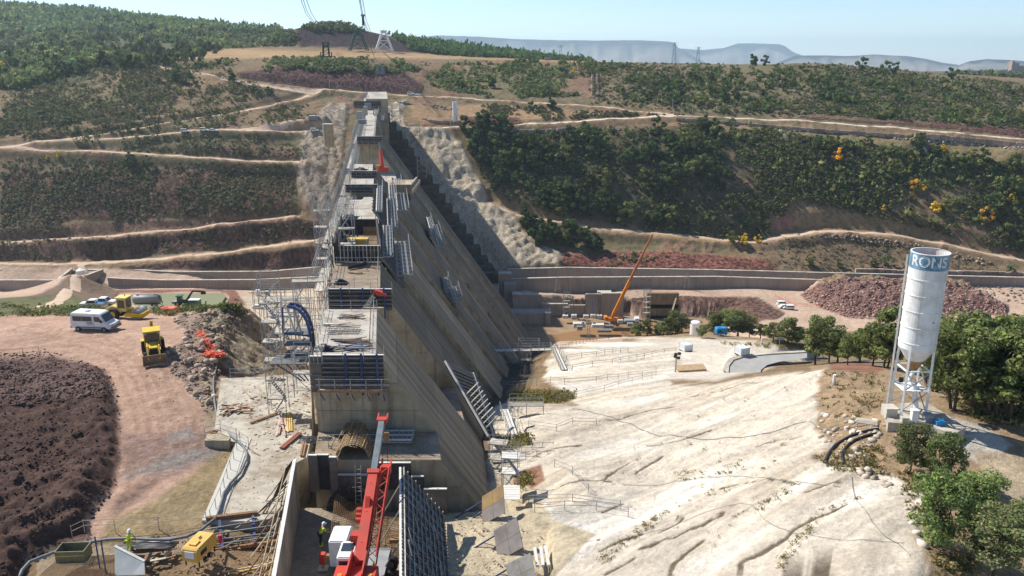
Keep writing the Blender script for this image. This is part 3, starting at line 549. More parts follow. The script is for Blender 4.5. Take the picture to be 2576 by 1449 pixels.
def ground_mat():
    m = bpy.data.materials.new('ground'); m.use_nodes = True; nt = m.node_tree; L = nt.links
    b = nt.nodes['Principled BSDF']; b.inputs['Roughness'].default_value = 1.0; b.inputs['Specular IOR Level'].default_value = 0.1
    col = _n(nt, 'ShaderNodeVertexColor', layer_name='Col'); par = _n(nt, 'ShaderNodeVertexColor', layer_name='Par')
    sp = _n(nt, 'ShaderNodeSeparateColor'); L.new(par.outputs[0], sp.inputs[0]); g = _n(nt, 'ShaderNodeNewGeometry')
    def noise(scale, sc=(1, 1, 1), det=6.0, rough=0.6):
        mp = _n(nt, 'ShaderNodeMapping'); mp.inputs['Scale'].default_value = sc; L.new(g.outputs['Position'], mp.inputs[0])
        n = _n(nt, 'ShaderNodeTexNoise', Scale=scale, Detail=det, Roughness=rough); L.new(mp.outputs[0], n.inputs['Vector']); return n.outputs[0]
    def rng(src, a, c, lo, hi):
        r = _n(nt, 'ShaderNodeMapRange'); L.new(src, r.inputs[0])
        for i, v in zip((1, 2, 3, 4), (a, c, lo, hi)): r.inputs[i].default_value = v
        return r.outputs[0]
    def math_(op, a, c):
        n = _n(nt, 'ShaderNodeMath', operation=op)
        for i, v in enumerate((a, c)):
            if isinstance(v, (int, float)): n.inputs[i].default_value = v
            else: L.new(v, n.inputs[i])
        return n.outputs[0]
    f1 = noise(0.55, det=10, rough=0.72); f2 = noise(3.2, det=5)
    base = math_('MULTIPLY', rng(f1, 0.3, 0.7, 0.78, 1.22), rng(f2, 0.3, 0.7, 0.86, 1.14))
    st = noise(0.5, (1.3, 1.3, 0.12), 6, 0.7); gul_ = rng(st, 0.40, 0.62, 0.32, 1.5)
    s1 = _n(nt, 'ShaderNodeMix'); s1.inputs['A'].default_value = 1.0; L.new(sp.outputs[1], s1.inputs['Factor']); L.new(gul_, s1.inputs['B'])
    base = math_('MULTIPLY', base, s1.outputs['Result'])
    rk = rng(noise(1.1, (1, 1, 1.6), 12, 0.78), 0.36, 0.62, 0.5, 1.3)
    s2 = _n(nt, 'ShaderNodeMix'); s2.inputs['A'].default_value = 1.0; L.new(sp.outputs[2], s2.inputs['Factor']); L.new(rk, s2.inputs['B'])
    base = math_('MULTIPLY', base, s2.outputs['Result'])
    sc = _n(nt, 'ShaderNodeVectorMath', operation='SCALE'); L.new(col.outputs[0], sc.inputs[0]); L.new(base, sc.inputs['Scale'])
    # low scrub too small to model: dull green tufts
    vs = rng(noise(0.42, det=9, rough=0.8), 0.5, 0.6, 0, 1); vf = math_('MULTIPLY', vs, sp.outputs[0])
    mx = _n(nt, 'ShaderNodeMix', data_type='RGBA'); mx.inputs['B'].default_value = (0.062, 0.068, 0.038, 1); L.new(vf, mx.inputs['Factor']); L.new(sc.outputs[0], mx.inputs['A'])
    L.new(mx.outputs['Result'], b.inputs['Base Color'])
    hb = math_('ADD', math_('MULTIPLY', st, math_('MULTIPLY', sp.outputs[1], 3.4)), math_('ADD', math_('MULTIPLY', f1, 0.5), math_('MULTIPLY', f2, 0.10)))
    hb = math_('ADD', hb, math_('MULTIPLY', rk, math_('MULTIPLY', sp.outputs[2], 0.35)))
    bp = _n(nt, 'ShaderNodeBump', Strength=0.8, Distance=0.9); L.new(hb, bp.inputs['Height']); L.new(bp.outputs[0], b.inputs['Normal'])
    return m
M_ground = ground_mat()
nr, nc = Z.shape; V = np.stack([XX, FF, Z], -1).reshape(-1, 3)
idx = np.arange(nr * nc).reshape(nr, nc)
Q = np.stack([idx[:-1, :-1], idx[:-1, 1:], idx[1:, 1:], idx[1:, :-1]], -1).reshape(-1, 4)
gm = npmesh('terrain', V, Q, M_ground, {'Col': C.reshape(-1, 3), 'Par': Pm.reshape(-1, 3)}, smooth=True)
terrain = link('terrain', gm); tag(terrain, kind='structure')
# roads as thin sheets on the carved benches
M_road = mat('dirt_road', (0.52, 0.39, 0.29), 1.0, var=0.16, scale=0.5, dirt=(0.40, 0.27, 0.18), dirt_amt=0.5, dirt_scale=0.2)
M_roadl = mat('gravel_road', (0.60, 0.52, 0.42), 1.0, var=0.12, scale=0.5)
def drape(name, pts, w, m, lift=0.12, seg=3.0, nw=5, jit=0.35, wfun=None):
    pts = [Vector(p) for p in pts]; out = []
    for i in range(len(pts) - 1):
        k = max(1, int((pts[i + 1] - pts[i]).length / seg))
        for q in range(k): out.append(pts[i].lerp(pts[i + 1], q / k))
    out.append(pts[-1]); V_ = []; 
    for i, p in enumerate(out):
        d = out[min(i + 1, len(out) - 1)] - out[max(i - 1, 0)]; nrm = Vector((d.y, -d.x, 0)).normalized()
        ww = w * (1 + jit * float(fbm(np.array(p.x / 9.0), np.array(p.y / 9.0), 2, 5)))
        for k in range(nw):
            q = p + nrm * ww * (k / (nw - 1) - 0.5); V_.append((q.x, q.y, float(zat(q.x, q.y)) + (lift if 0 < k < nw - 1 else -0.05)))
    n = len(out); ii = np.arange(n * nw).reshape(n, nw)
    Q_ = np.stack([ii[:-1, :-1], ii[:-1, 1:], ii[1:, 1:], ii[1:, :-1]], -1).reshape(-1, 4)
    return link(name, npmesh(name, np.array(V_), Q_, m, smooth=True))
for k, (nm, pl, w, _) in enumerate(ROADS):
    if k == 10: continue
    o = drape(nm, road_pts(pl), w * 0.62, M_roadl if k == 6 else M_road); tag(o, kind='structure')
o = drape('dirt_road', [P(*q) for q in ((205,664,338),(190,690,300),(168,720,258),(138,752,228),(95,780,180))], 4.2, M_road, seg=2); tag(o, kind='structure')
# distant mesas and hills
M_mtn = mat('far_mountain', (0.20, 0.17, 0.13), 1.0, var=0.35, scale=0.0012, dirt=(0.08, 0.09, 0.06), dirt_amt=0.7, dirt_scale=0.003)
def range_(line, F, base_py=176, depth=1500, foot=None):
    V_ = []; n = 0; line = [(a, b) for a, b in line]; xs = np.arange(line[0][0], line[-1][0] + 1, 5.0)
    ys = np.interp(xs, [a for a, b in line], [b for a, b in line]); ys = ys + 0.7 * fbm(xs / 22, xs * 0, 4, 3)
    rows = [(0, 1.0, 1.0), (0.004, 0.86, 1.0), (0.12, 0.62, 1.0), (0.3, 0.42, 1), (0.6, 0.18, 1), (1.0, -0.3, 1)]
    for (t, h, _) in rows:
        for x, y in zip(xs, ys):
            top = P(x, y, F); b = P(x, base_py, F); j = float(fbm(np.array(x / 30.0), np.array(t * 6.0), 3, 8)) if 0 < t < 1 else 0
            zz = b.z + (top.z - b.z) * (h + 0.2 * j); ff = F - depth * t * (1 + 0.5 * j); V_.append((top.x * ff / F, ff, zz))
    for x, y in zip(xs, ys):
        top = P(x, y, F); V_.append((top.x * 1.15, F * 1.15, top.z - 5))
    m = len(xs); ii = np.arange(m * (len(rows) + 1)).reshape(-1, m)
    Q_ = [np.stack([ii[:len(rows) - 1, :-1], ii[:len(rows) - 1, 1:], ii[1:len(rows), 1:], ii[1:len(rows), :-1]], -1).reshape(-1, 4), np.stack([ii[0, :-1], ii[0, 1:], ii[len(rows), 1:], ii[len(rows), :-1]], -1).reshape(-1, 4)]
    o = link('mountain_range', npmesh('mountain_range', np.array(V_), np.concatenate(Q_), M_mtn)); tag(o, kind='structure')
range_([(700,120),(900,100),(1050,93),(1100,89),(1200,92),(1290,98),(1400,101),(1500,102),(1600,101),(1680,104),(1697,108),(1706,120),(1760,150),(1800,170)], 9000)
range_([(1560,165),(1640,140),(1705,121),(1760,126),(1820,121),(1848,112),(1856,109),(1900,109),(1960,111),(1975,116),(1997,132),(2060,155),(2150,175)], 10500)
range_([(1940,165),(2000,140),(2060,139),(2130,141),(2200,137),(2280,141),(2330,148),(2370,158),(2410,164),(2440,176),(2500,190)], 7000, 182)
range_([(2380,185),(2410,166),(2440,154),(2480,149),(2530,150),(2580,154),(2700,150),(2900,160),(3200,170)], 6000, 185)
# ------------------------------------------------------------------ haze
hz = MB().box(-14500, 14500, -60, 15500, -205, 300).build('haze', None)
mh = bpy.data.materials.new('haze'); mh.use_nodes = True; nt = mh.node_tree; nt.nodes.remove(nt.nodes['Principled BSDF'])
pv = nt.nodes.new('ShaderNodeVolumePrincipled'); pv.inputs['Density'].default_value = 0.00009; pv.inputs['Color'].default_value = (0.66, 0.85, 1.0, 1)
pv.inputs['Anisotropy'].default_value = 0.3
nt.links.new(pv.outputs[0], nt.nodes['Material Output'].inputs['Volume']); hz.data.materials.append(mh); tag(hz, kind='stuff')
# ------------------------------------------------------------------ unit shapes shared between alike pieces
_U = {}
def unit(kind, m):
    k = (kind, m.name)
    if k not in _U:
        b = MB()
        if kind == 'tube': b.tube((0, 0, 0), (0, 0, 1), 1, 6)
        elif kind == 'cube': b.box(-.5, .5, -.5, .5, -.5, .5)
        elif kind == 'drum': b.tube((0, 0, 0), (0, 0, 1), 1, 20)
        _U[k] = b.mesh(kind, m)
    return _U[k]
def T(name, m, a, b, r, parent, kind='tube'):
    a = Vector(a); b = Vector(b); d = b - a; o = link(name, unit(kind, m), None, parent)
    q = d.to_track_quat('Z', 'Y'); o.matrix_local = Matrix.Translation(a) @ q.to_matrix().to_4x4() @ Matrix.Diagonal((r, r, d.length, 1)); return o
def Bx(name, m, c, s, parent, rz=0, rx=0, ry=0):
    o = link(name, unit('cube', m), None, parent)
    o.matrix_local = Matrix.Translation(Vector(c)) @ Matrix.Rotation(rz, 4, 'Z') @ Matrix.Rotation(ry, 4, 'Y') @ Matrix.Rotation(rx, 4, 'X') @ Matrix.Diagonal((s[0], s[1], s[2], 1)); return o
def Bar(name, m, a, b, w, h, parent):
    a = Vector(a); b = Vector(b); d = b - a; o = link(name, unit('cube', m), None, parent)
    x = d.cross(Vector((0, 0, 1)));
    if x.length < 1e-3: x = Vector((1, 0, 0))
    x.normalize(); y = d.normalized(); z = x.cross(y)
    M = Matrix((x, y, z)).transposed().to_4x4(); o.matrix_local = Matrix.Translation((a + b) / 2) @ M @ Matrix.Diagonal((w, d.length, h, 1)); return o
# ------------------------------------------------------------------ concrete faces
def slope_material(k=1.0, nm='downstream_face'):
    m = bpy.data.materials.new(nm); m.use_nodes = True; nt = m.node_tree; L = nt.links; b = nt.nodes['Principled BSDF']
    b.inputs['Roughness'].default_value = 0.85; g = _n(nt, 'ShaderNodeNewGeometry')
    def nz(sc, scale, det=6, lo=.35, hi=.7, a=0, c=1):
        mp = _n(nt, 'ShaderNodeMapping'); mp.inputs['Scale'].default_value = sc; L.new(g.outputs['Position'], mp.inputs[0])
        n = _n(nt, 'ShaderNodeTexNoise', Scale=scale, Detail=det, Roughness=.65); L.new(mp.outputs[0], n.inputs['Vector'])
        r = _n(nt, 'ShaderNodeMapRange'); L.new(n.outputs[0], r.inputs[0])
        for i, v in zip((1, 2, 3, 4), (lo, hi, a, c)): r.inputs[i].default_value = v
        return r.outputs[0]
    def mix(f, A_, B_):
        x = _n(nt, 'ShaderNodeMix', data_type='RGBA'); L.new(f, x.inputs['Factor'])
        if isinstance(A_, tuple): x.inputs['A'].default_value = (*A_, 1)
        else: L.new(A_, x.inputs['A'])
        x.inputs['B'].default_value = (*B_, 1); return x.outputs['Result']
    oi = _n(nt, 'ShaderNodeObjectInfo')
    c = mix(nz((.05, .9, .05), 1.0), (0.34, 0.255, 0.16), (0.12, 0.092, 0.053))
    c = mix(nz((.035, 2.6, .035), 1.0, 5, .56, .68, 0, .5), c, (0.07, 0.06, 0.04))
    c = mix(nz((.03, 2.2, .03), 1.3, 4, .60, .66, 0, .55), c, (0.46, 0.42, 0.34))
    c = mix(nz((.02, .06, .02), 1.0, 3, .52, .66, 0, .6), c, (0.075, 0.075, 0.035))
    r2 = _n(nt, 'ShaderNodeMapRange'); r2.inputs[3].default_value = .80 * k; r2.inputs[4].default_value = 1.16 * k; L.new(oi.outputs['Random'], r2.inputs[0])
    s = _n(nt, 'ShaderNodeVectorMath', operation='SCALE'); L.new(c, s.inputs[0]); L.new(r2.outputs[0], s.inputs['Scale']); L.new(s.outputs[0], b.inputs['Base Color'])
    return m
M_face = slope_material(.92); M_face2 = slope_material(.62, 'dark_downstream_face'); M_face3 = slope_material(1.2, 'pale_downstream_face')
def swid(z): return max(4.0, 5.3 + SL * (-24 - z))
def lift(F0, F1, z0, z1, parent, off=0.0, s0=0.0, smax=1e9, wide=0.0, name='concrete_lift', fm=None):
    wt, wb = min(swid(z1) + wide, smax), min(swid(z0) + wide, smax); vs = []
    for F in (F0, F1):
        for s, z in ((s0 - off, z0), (wb + off, z0), (wt + off, z1), (s0 - off, z1)): vs.append((xup(F) + s, F, z))
    me = bpy.data.meshes.new(name); me.from_pydata(vs, [], [(0, 1, 2, 3), (7, 6, 5, 4), (0, 4, 5, 1), (1, 5, 6, 2), (2, 6, 7, 3), (3, 7, 4, 0)])
    me.materials.append(M_conc); me.materials.append(fm or M_face); me.polygons[3].material_index = 1; me.update()
    o = link(name, me, None, parent); return o
def dam_block(label, F0, F1, top, base, deckm=None, lh=2.5, **kw):
    t = thing('dam_block', label, 'dam block', (0, 0, 0), group='monoliths of the gravity dam')
    z = top; k = 0
    while z > base + 0.3:
        zb = max(base, z - lh); o_ = 0.02 * (k % 2)
        lift(F0, F1, zb + 0.035, z, t, o_, **kw)
        lift(F0 + .06, F1 - .06, zb - 0.01, zb + 0.045, t, -0.06, name='recessed_joint', **kw)
        z = zb; k += 1
    d = MB(); w = swid(top)
    d.add([(xup(F) + s, F, zz) for zz in (top + .004, top + .03) for F in (F0 + .03, F1 - .03) for s in (.03, w - .03)], [(0, 2, 3, 1), (4, 5, 7, 6), (0, 1, 5, 4), (2, 6, 7, 3), (0, 4, 6, 2), (1, 3, 7, 5)])
    d.build('deck', deckm or M_deck, t); return t
bA0 = dam_block('low concrete bench between crane pit and nearest tall block, carrying a rebar hood', 58.2, 63.2, -31.0, -38.5, M_deckb)
bA = dam_block('nearest tall dam block with grey deck, dark formwork and rail gantry on its face', 63.2, 76.0, -24.0, -38.5, fm=M_face3)
bGap = dam_block('low dam block in the gap behind the nearest tall block', 76.05, 84.7, -36.0, -40, M_deckb)
bB = dam_block('second tall dam block with wet brown deck', 84.75, 96.6, -24.4, -47, M_deckb, fm=M_face2)
bC = dam_block('dam block under the open dark formwork box', 96.65, 108, -25.4, -56, M_deckb, wide=-.9, fm=M_face2)
dam_block('rear half of the block under the open formwork box', 108.05, 118.4, -25.4, -56, M_deckb, fm=M_face)
bD = dam_block('front half of the long pale deck, dam block with a thin white rail', 118.45, 131, -24.0, -66, wide=-.8, fm=M_face3)
dam_block('rear half of the long pale deck, dam block before the dark far forms', 131.05, 143.5, -24.0, -66, fm=M_face2)
bE = dam_block('short dam block behind the long pale deck', 143.55, 156, -22.6, -70, wide=-.9, fm=M_face)
bE2 = dam_block('dam block before the tall buff face, debris in its dark edge', 156.05, 172, -22.0, -76, fm=M_face2)
bM = dam_block('lower dam block in front of the tall buff end wall, orange crane on its platform', 172.05, 186, -29.5, -94.5, wide=-.9, fm=M_face3)
dam_block('lower dam block hidden behind the orange crane platform', 186.05, 199, -29.5, -94.5, fm=M_face2); dam_block('lower dam block at the foot of the tall buff end wall', 199.05, 212.6, -29.5, -94.5, wide=-.9, fm=M_face)
bG = dam_block('tall dam block with buff end wall and high narrow crest', 212.65, 230, -21.0, -94.5, fm=M_face2); dam_block('high crest dam block behind the buff end wall, paler sloping face', 230.05, 248, -21.0, -94.5, wide=-1.0, fm=M_face3)
dam_block('high crest dam block with dark sloping face, second from the far end', 248.05, 266, -21.0, -94.5, fm=M_face2)
bG2 = dam_block('farthest full height dam block running down to the stilling basin', 266.05, 285, -21.0, -94.5, wide=-.9, fm=M_face)
bH0 = dam_block('dam block rising against the far abutment', 285.05, 336, -21.0, -94.5, smax=5.5)
# upper narrow block at the abutment, then the stepped blocks below it
tH = thing('dam_block', 'small top block of the dam beside the far abutment wall', 'dam block', group='monoliths of the gravity dam')
for k in range(8):
    F0, F1 = 336.05, 404; z1 = -16.5 - 5 * k; z0 = z1 - 4.96
    b = MB(); b.add([(xup(F) + s, F, z) for F in (F0, F1) for s, z in ((-.5, z0), (8.5 + .02 * (k % 2), z0), (8.5, z1), (-.5, z1))], [(0, 1, 2, 3), (7, 6, 5, 4), (0, 4, 5, 1), (1, 5, 6, 2), (2, 6, 7, 3), (3, 7, 4, 0)]); b.build('concrete_lift', M_conc, tH)
b = MB(); b.add([(xup(F) + s, F, z) for z in (-16.5, -16.45) for F in (336.2, 403.8) for s in (-.3, 8.3)], [(0, 2, 3, 1), (4, 5, 7, 6), (0, 1, 5, 4), (2, 6, 7, 3), (0, 4, 6, 2), (1, 3, 7, 5)]); b.build('deck', M_deck, tH)
tH2 = thing('dam_block', 'last narrow stub of the dam crest meeting the far hillside road', 'dam block', group='monoliths of the gravity dam')
b = MB(); b.add([(xup(F) + s, F, z) for F in (404.05, 432) for s, z in ((0, -50), (7.5, -50), (7.5, -20.5), (0, -20.5))], [(0, 1, 2, 3), (7, 6, 5, 4), (0, 4, 5, 1), (1, 5, 6, 2), (2, 6, 7, 3), (3, 7, 4, 0)]); b.build('concrete_lift', M_conc, tH2)
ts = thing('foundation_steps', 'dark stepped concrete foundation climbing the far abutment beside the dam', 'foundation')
M_shade_conc = mat('shade_dark_concrete', (.085, .075, .06), .9, var=.5, scale=.5)  # shade over the abutment steps put into a near-black base colour
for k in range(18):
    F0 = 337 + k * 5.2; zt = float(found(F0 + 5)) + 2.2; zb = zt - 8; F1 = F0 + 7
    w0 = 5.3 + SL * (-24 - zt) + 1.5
    MB().add([(xup(F) + s, F, z) for F in (F0, F1) for s, z in ((0, zb), (w0, zb), (w0, zt), (0, zt))], [(0, 1, 2, 3), (7, 6, 5, 4), (0, 4, 5, 1), (1, 5, 6, 2), (2, 6, 7, 3), (3, 7, 4, 0)]).build('step', M_shade_conc, ts)
# ------------------------------------------------------------------ walls
def wall_run(name, label, pts, h, th, m, parent=None, coping=True, cat='wall'):
    """pts: base points; h heights; panels 6 m long, each a part"""
    t = thing(name, label, cat)
    for i in range(len(pts) - 1):
        a, b = Vector(pts[i]), Vector(pts[i + 1]); n = max(1, int(round((b - a).length / 9.0)))
        ha, hb = (h, h) if isinstance(h, (int, float)) else (h[i], h[i + 1])
        d = (b - a).normalized(); nn = Vector((-d.y, d.x, 0)).normalized() * th
        for k in range(n):
            p, q = a.lerp(b, k / n), a.lerp(b, (k + 1) / n - 0.05 / max((b - a).length, 1)); h0 = ha + (hb - ha) * k / n; h1 = ha + (hb - ha) * (k + 1) / n
            v = [p + Vector((0, 0, -3)), q + Vector((0, 0, -3)), q + Vector((0, 0, h1)), p + Vector((0, 0, h0))]
            MB().prism(v, nn).build('wall_panel', m, t)
        if coping:
            c = [a + Vector((0, 0, ha)) - nn * 0.15, b + Vector((0, 0, hb)) - nn * .15, b + Vector((0, 0, hb)) + nn * 1.15, a + Vector((0, 0, ha)) + nn * 1.15]
            MB().prism(c, (0, 0, 0.25)).build('coping', M_slab, t)
    return t
def fw(px, py, F): p = P(px, py, F); return p
M_wall = mat('stained_wall_concrete', (0.36, 0.31, 0.26), 0.9, var=0.18, scale=0.3, dirt=(0.2, 0.16, 0.13), dirt_amt=0.5, dirt_scale=0.15, streak=0.65, streak_col=(0.15, 0.10, 0.08), objvar=0.1)
def wl_(name, label, line, F, hfun, cat='wall'):
    pts = [P(x, y, f) for x, y, f in line]; hs = []
    for (x, y, f), ht in zip(line, hfun): hs.append(P(x, ht, f).z - P(x, y, f).z)
    return wall_run(name, label, pts, hs, 0.9, M_wall, cat=cat)
wl_('channel_wall', 'long near wall of the concrete channel right of the dam', [(1255,722,323),(1420,727,322),(1800,720,323),(2060,722,321),(2250,732,318)], 0, [703,699,697,705,712])
wl_('channel_wall', 'taller rear wall of the concrete channel right of the dam', [(1275,706,333),(1430,704,333),(1800,702,333),(2100,708,331),(2600,728,326)], 0, [678,674,680,688,700])
wl_('channel_wall', 'near wall of the concrete channel left of the dam, bent in the middle', [(275,732,320),(330,728,321),(420,729,321),(640,728,321),(812,722,323)], 0, [700,703,706,705,697])
wl_('channel_wall', 'rear wall of the concrete channel left of the dam with leaning end', [(222,694,333),(340,702,333),(440,704,333),(680,704,333),(812,698,334)], 0, [680,680,685,684,672])
wl_('channel_wall', 'near wall of the concrete channel at the left picture edge', [(-400,748,320),(-60,746,320),(60,744,320),(160,722,322)], 0, [708,706,706,706])
wl_('channel_wall', 'rear wall of the concrete channel at the left picture edge', [(-400,706,333),(0,706,333),(168,702,334)], 0, [679,679,681])
wl_('channel_wall', 'short slanted end wall beside the ramp, left channel', [(218,700,318),(262,690,331)], 0, [694,678]); wl_('channel_wall', 'short slanted end wall beside the ramp, far left channel', [(150,706,320),(185,690,333)], 0, [702,676])
# stilling basin walls seen against the light at the foot of the dam
def face_box(t, name, m, x0, x1, yt, yb, F, depth, cop=False):
    a = P(x0, yb, F); c = P(x1, yt, F); b = P(x0, yt, F)
    MB().box(P((x0 + 0), (yt + yb) / 2, F).x, P(x1, (yt + yb) / 2, F).x, F, F + depth, a.z - 4, b.z).build(name, m, t)
    if cop: MB().box(P(x0, (yt + yb) / 2, F).x - .2, P(x1, (yt + yb) / 2, F).x + .2, F - .25, F + depth * cop, b.z + .003, b.z + .3).build('coping', M_slab, t)
sw = thing('basin_wall', 'stepped dark concrete wall of the stilling basin at the dam foot', 'wall')
for a in ((1255,1286,690,800,318,6,.5),(1268,1300,716,830,312,5.7,0),(1290,1330,742,860,306,5.2,.6),(1284,1385,788,862,296,6,0)): face_box(sw, 'wall_panel', M_wall, *a)
sw = thing('basin_wall', 'long dark basin wall with pale coping left of the orange crane', 'wall')
for a in ((1326,1362,742,850,308,1.2,.99),(1362,1427,766,848,306.8,1.2,.99),(1427,1472,768,840,306,1.2,0),(1472,1512,740,840,305,1.2,0),(1512,1568,739,836,304.2,1.2,.99)): face_box(sw, 'wall_panel', M_wall, *a)
sw = thing('basin_wall', 'separate brown concrete pier wall right of the orange crane', 'wall'); M_pier = mat('brown_concrete', (0.25, 0.185, 0.11), .9, var=.3, scale=.4, streak=.7)
for k in range(5): face_box(sw, 'wall_panel', M_pier, 1628, 1708, 738 + 14 * k, 751.5 + 14 * k, 303 + .05 * (k % 2), 2.0)
sw = thing('basin_wall', 'thin pale toe wall beyond the crane at the dam foot', 'wall'); face_box(sw, 'wall_panel', M_wall, 1372, 1385, 788, 800, 295, 2, 1)
# shallow brown water on the basin floor, and the settling pond
def water_mat(name, col, rough=0.12):
    m = bpy.data.materials.new(name); m.use_nodes = True; nt = m.node_tree; b = nt.nodes['Principled BSDF']; b.inputs['Base Color'].default_value = (*col, 1); b.inputs['Roughness'].default_value = rough
    n = _n(nt, 'ShaderNodeTexNoise', Scale=0.6, Detail=5.0); g = _n(nt, 'ShaderNodeNewGeometry'); nt.links.new(g.outputs['Position'], n.inputs['Vector'])
    bp = _n(nt, 'ShaderNodeBump', Strength=.15, Distance=.1); nt.links.new(n.outputs[0], bp.inputs['Height']); nt.links.new(bp.outputs[0], b.inputs['Normal']); return m
M_wbrown = water_mat('muddy_water', (0.30, 0.17, 0.075), .3); M_wpond = water_mat('pond_water', (0.24, 0.245, 0.125), .35)
def sheet(name, poly, z, m, kind='structure'):
    v = [PZ(x, y, z) for x, y in poly]; o = MB().add(v, [tuple(range(len(v)))]).build(name, m); tag(o, kind=kind); return o
sheet('water', [(1290,862),(1380,845),(1500,822),(1600,818),(1780,815),(1800,830),(1640,842),(1560,850),(1450,872),(1340,880)], -99.0, M_wbrown)
sheet('basin_floor', [(1260,795),(1800,792),(1800,860),(1640,890),(1260,890)], -99.4, mat('basin_mud', (0.27, 0.18, 0.10), .8, var=.3, scale=.2))
sheet('water', [(276,768),(298,742),(400,738),(560,737),(568,745),(556,766),(430,770)], -86.2, M_wpond)
sheet('water', [(-300,752),(60,750),(90,742),(60,728),(-300,728)], -96, M_wpond) if False else None
# ------------------------------------------------------------------ vegetation
M_leaf = attr_mat('foliage'); M_bark = mat('bark', (0.10, 0.075, 0.055), .95, var=.3, scale=3)
def leaf_cloud(rs, centers, radii, n, size, cols, flat=0.8):
    """n leaf faces on and in a set of clumps"""
    k = rs.randint(0, len(centers), n); d = rs.normal(size=(n, 3)); d /= np.linalg.norm(d, axis=1, keepdims=True)
    rr = rs.uniform(0.35, 1.0, n) ** 0.45; c = centers[k] + d * (radii[k] * rr)[:, None] * np.array([1, 1, flat])
    nm = d + rs.normal(scale=.55, size=(n, 3)); nm /= np.linalg.norm(nm, axis=1, keepdims=True)
    a = np.cross(nm, rs.normal(size=(n, 3))); a /= np.linalg.norm(a, axis=1, keepdims=True); b = np.cross(nm, a)
    s = size * rs.uniform(.6, 1.35, n)[:, None]
    V_ = np.stack([c - a * s, c - b * s * .7, c + a * s, c + b * s * .7], 1).reshape(-1, 3)
    Q_ = np.arange(4 * n).reshape(n, 4); cc = cols[rs.randint(0, len(cols), n)] * rs.uniform(.8, 1.45, (n, 1)) * (0.85 + 0.3 * rs.uniform(size=len(centers))[k])[:, None]
    return V_, Q_, np.repeat(cc, 4, 0)
def clumps(rs, n, R, H, base):
    c = []; r = []
    for i in range(n):
        t = rs.uniform(); a = rs.uniform(0, 6.283); prof = math.sin(math.pi * min(1, .12 + .82 * t)) ** .6
        q = R * prof * math.sqrt(rs.uniform(.05, 1)) * .78; c.append((q * math.cos(a), q * math.sin(a), base + H * t)); r.append(R * rs.uniform(.14, .34))
    return np.array(c), np.array(r)
GR_D = np.array([(.078, .10, .036), (.095, .118, .042), (.12, .138, .05), (.085, .092, .045)])
GR_O = np.array([(.13, .165, .05), (.17, .19, .06), (.11, .14, .045), (.21, .20, .07)])
GR_L = np.array([(.115, .17, .075), (.10, .15, .07), (.15, .19, .08)])
GREY = np.array([(.17, .165, .10), (.145, .15, .085), (.20, .175, .11)])
YEL = np.array([(.62, .45, .04), (.70, .5, .06), (.45, .38, .05)]); ORA = np.array([(.62, .33, .04), (.5, .3, .05), (.66, .42, .05)])
def tree_mesh(seed, H, R, n, size, cols, trunk_h=.3, ncl=16, split=True, stems=1, tr=.035):
    rs = np.random.RandomState(seed); c, r = clumps(rs, ncl, R, H * (1 - trunk_h) * .86, H * trunk_h)
    V_, Q_, cc = leaf_cloud(rs, c, r, n, size, cols)
    tb = MB()
    for s in range(stems):
        a = rs.uniform(0, 6.28); off = Vector((math.cos(a), math.sin(a), 0)) * (0.06 * H if stems > 1 else 0); p0 = off * .5 - Vector((0, 0, .4)); p1 = off + Vector((rs.normal() * .02 * H, rs.normal() * .02 * H, H * trunk_h)); p2 = p1 + Vector((rs.normal() * .05 * H, rs.normal() * .05 * H, H * .33))
        tb.tube(p0, p1, tr * H * .5, 6, tr * H * .36, False).tube(p1, p2, tr * H * .36, 6, tr * H * .16, False)
        for i in rs.choice(len(c), min(len(c), 7), replace=False): tb.tube(p1.lerp(p2, rs.uniform(0, .8)), c[i], tr * H * .18, 4, tr * H * .05, False)
    return V_, Q_, cc, tb
def combined(name, seed, *a, **k):
    V_, Q_, cc, tb = tree_mesh(seed, *a, **k); nb = len(V_)
    tv = np.array(tb.v); tf = np.array([f if len(f) == 4 else f + (f[-1],) for f in tb.f]) + nb
    return npmesh(name, np.concatenate([V_, tv]), np.concatenate([Q_, tf]), M_leaf, {'Col': np.concatenate([cc, np.tile((.06, .045, .03), (len(tv), 1))])})
FARM = {}
GR_T = np.array([(.060, .092, .030), (.078, .115, .036), (.098, .130, .042), (.065, .080, .035)])
for nm, cols in (('dark', GR_T), ('olive', GR_O), ('light', GR_L), ('yellow', YEL), ('orange', ORA)):
    FARM[nm] = [combined(nm + '_tree', 40 + i, 7.0, 3.3, 520, .46, cols * 1.15, trunk_h=.10, ncl=12) for i in range(4)]
def put_far(nm, px, py, s, name, label, cat, group=None, Fmin=325, flat=1.0):
    p = G(px, py, Fmin)
    if p is None: return None
    o = link(name, FARM[nm][rnd.randrange(4)]); o.location = p - Vector((0, 0, .2)); o.rotation_euler = (0, 0, rnd.uniform(0, 6.28)); s *= 1.15; o.scale = (s * flat, s * flat, s)
    return tag(o, label, cat, group)
def sample(poly, n, dens=None, seed=0):
    rs = np.random.RandomState(seed + 500); xs = [p[0] for p in poly]; ys = [p[1] for p in poly]; out = []
    while len(out) < n:
        x = rs.uniform(min(xs), max(xs), n * 2); y = rs.uniform(min(ys), max(ys), n * 2); ok = inpoly(x, y, poly)
        if dens is not None: ok &= (fbm(x / dens, y / (dens * .5), 3, seed) + rs.uniform(-.36, .36, len(x)) > -0.04)
        out += list(zip(x[ok], y[ok]))
        if not ok.any(): break
    return out[:n]
WOOD = [(1170,325),(1240,312),(1330,340),(1480,325),(1600,330),(1700,318),(1820,335),(1830,420),(1890,500),(1935,560),(1925,612),(1800,600),(1600,575),(1500,560),(1400,545),(1300,510),(1240,480),(1190,400)]
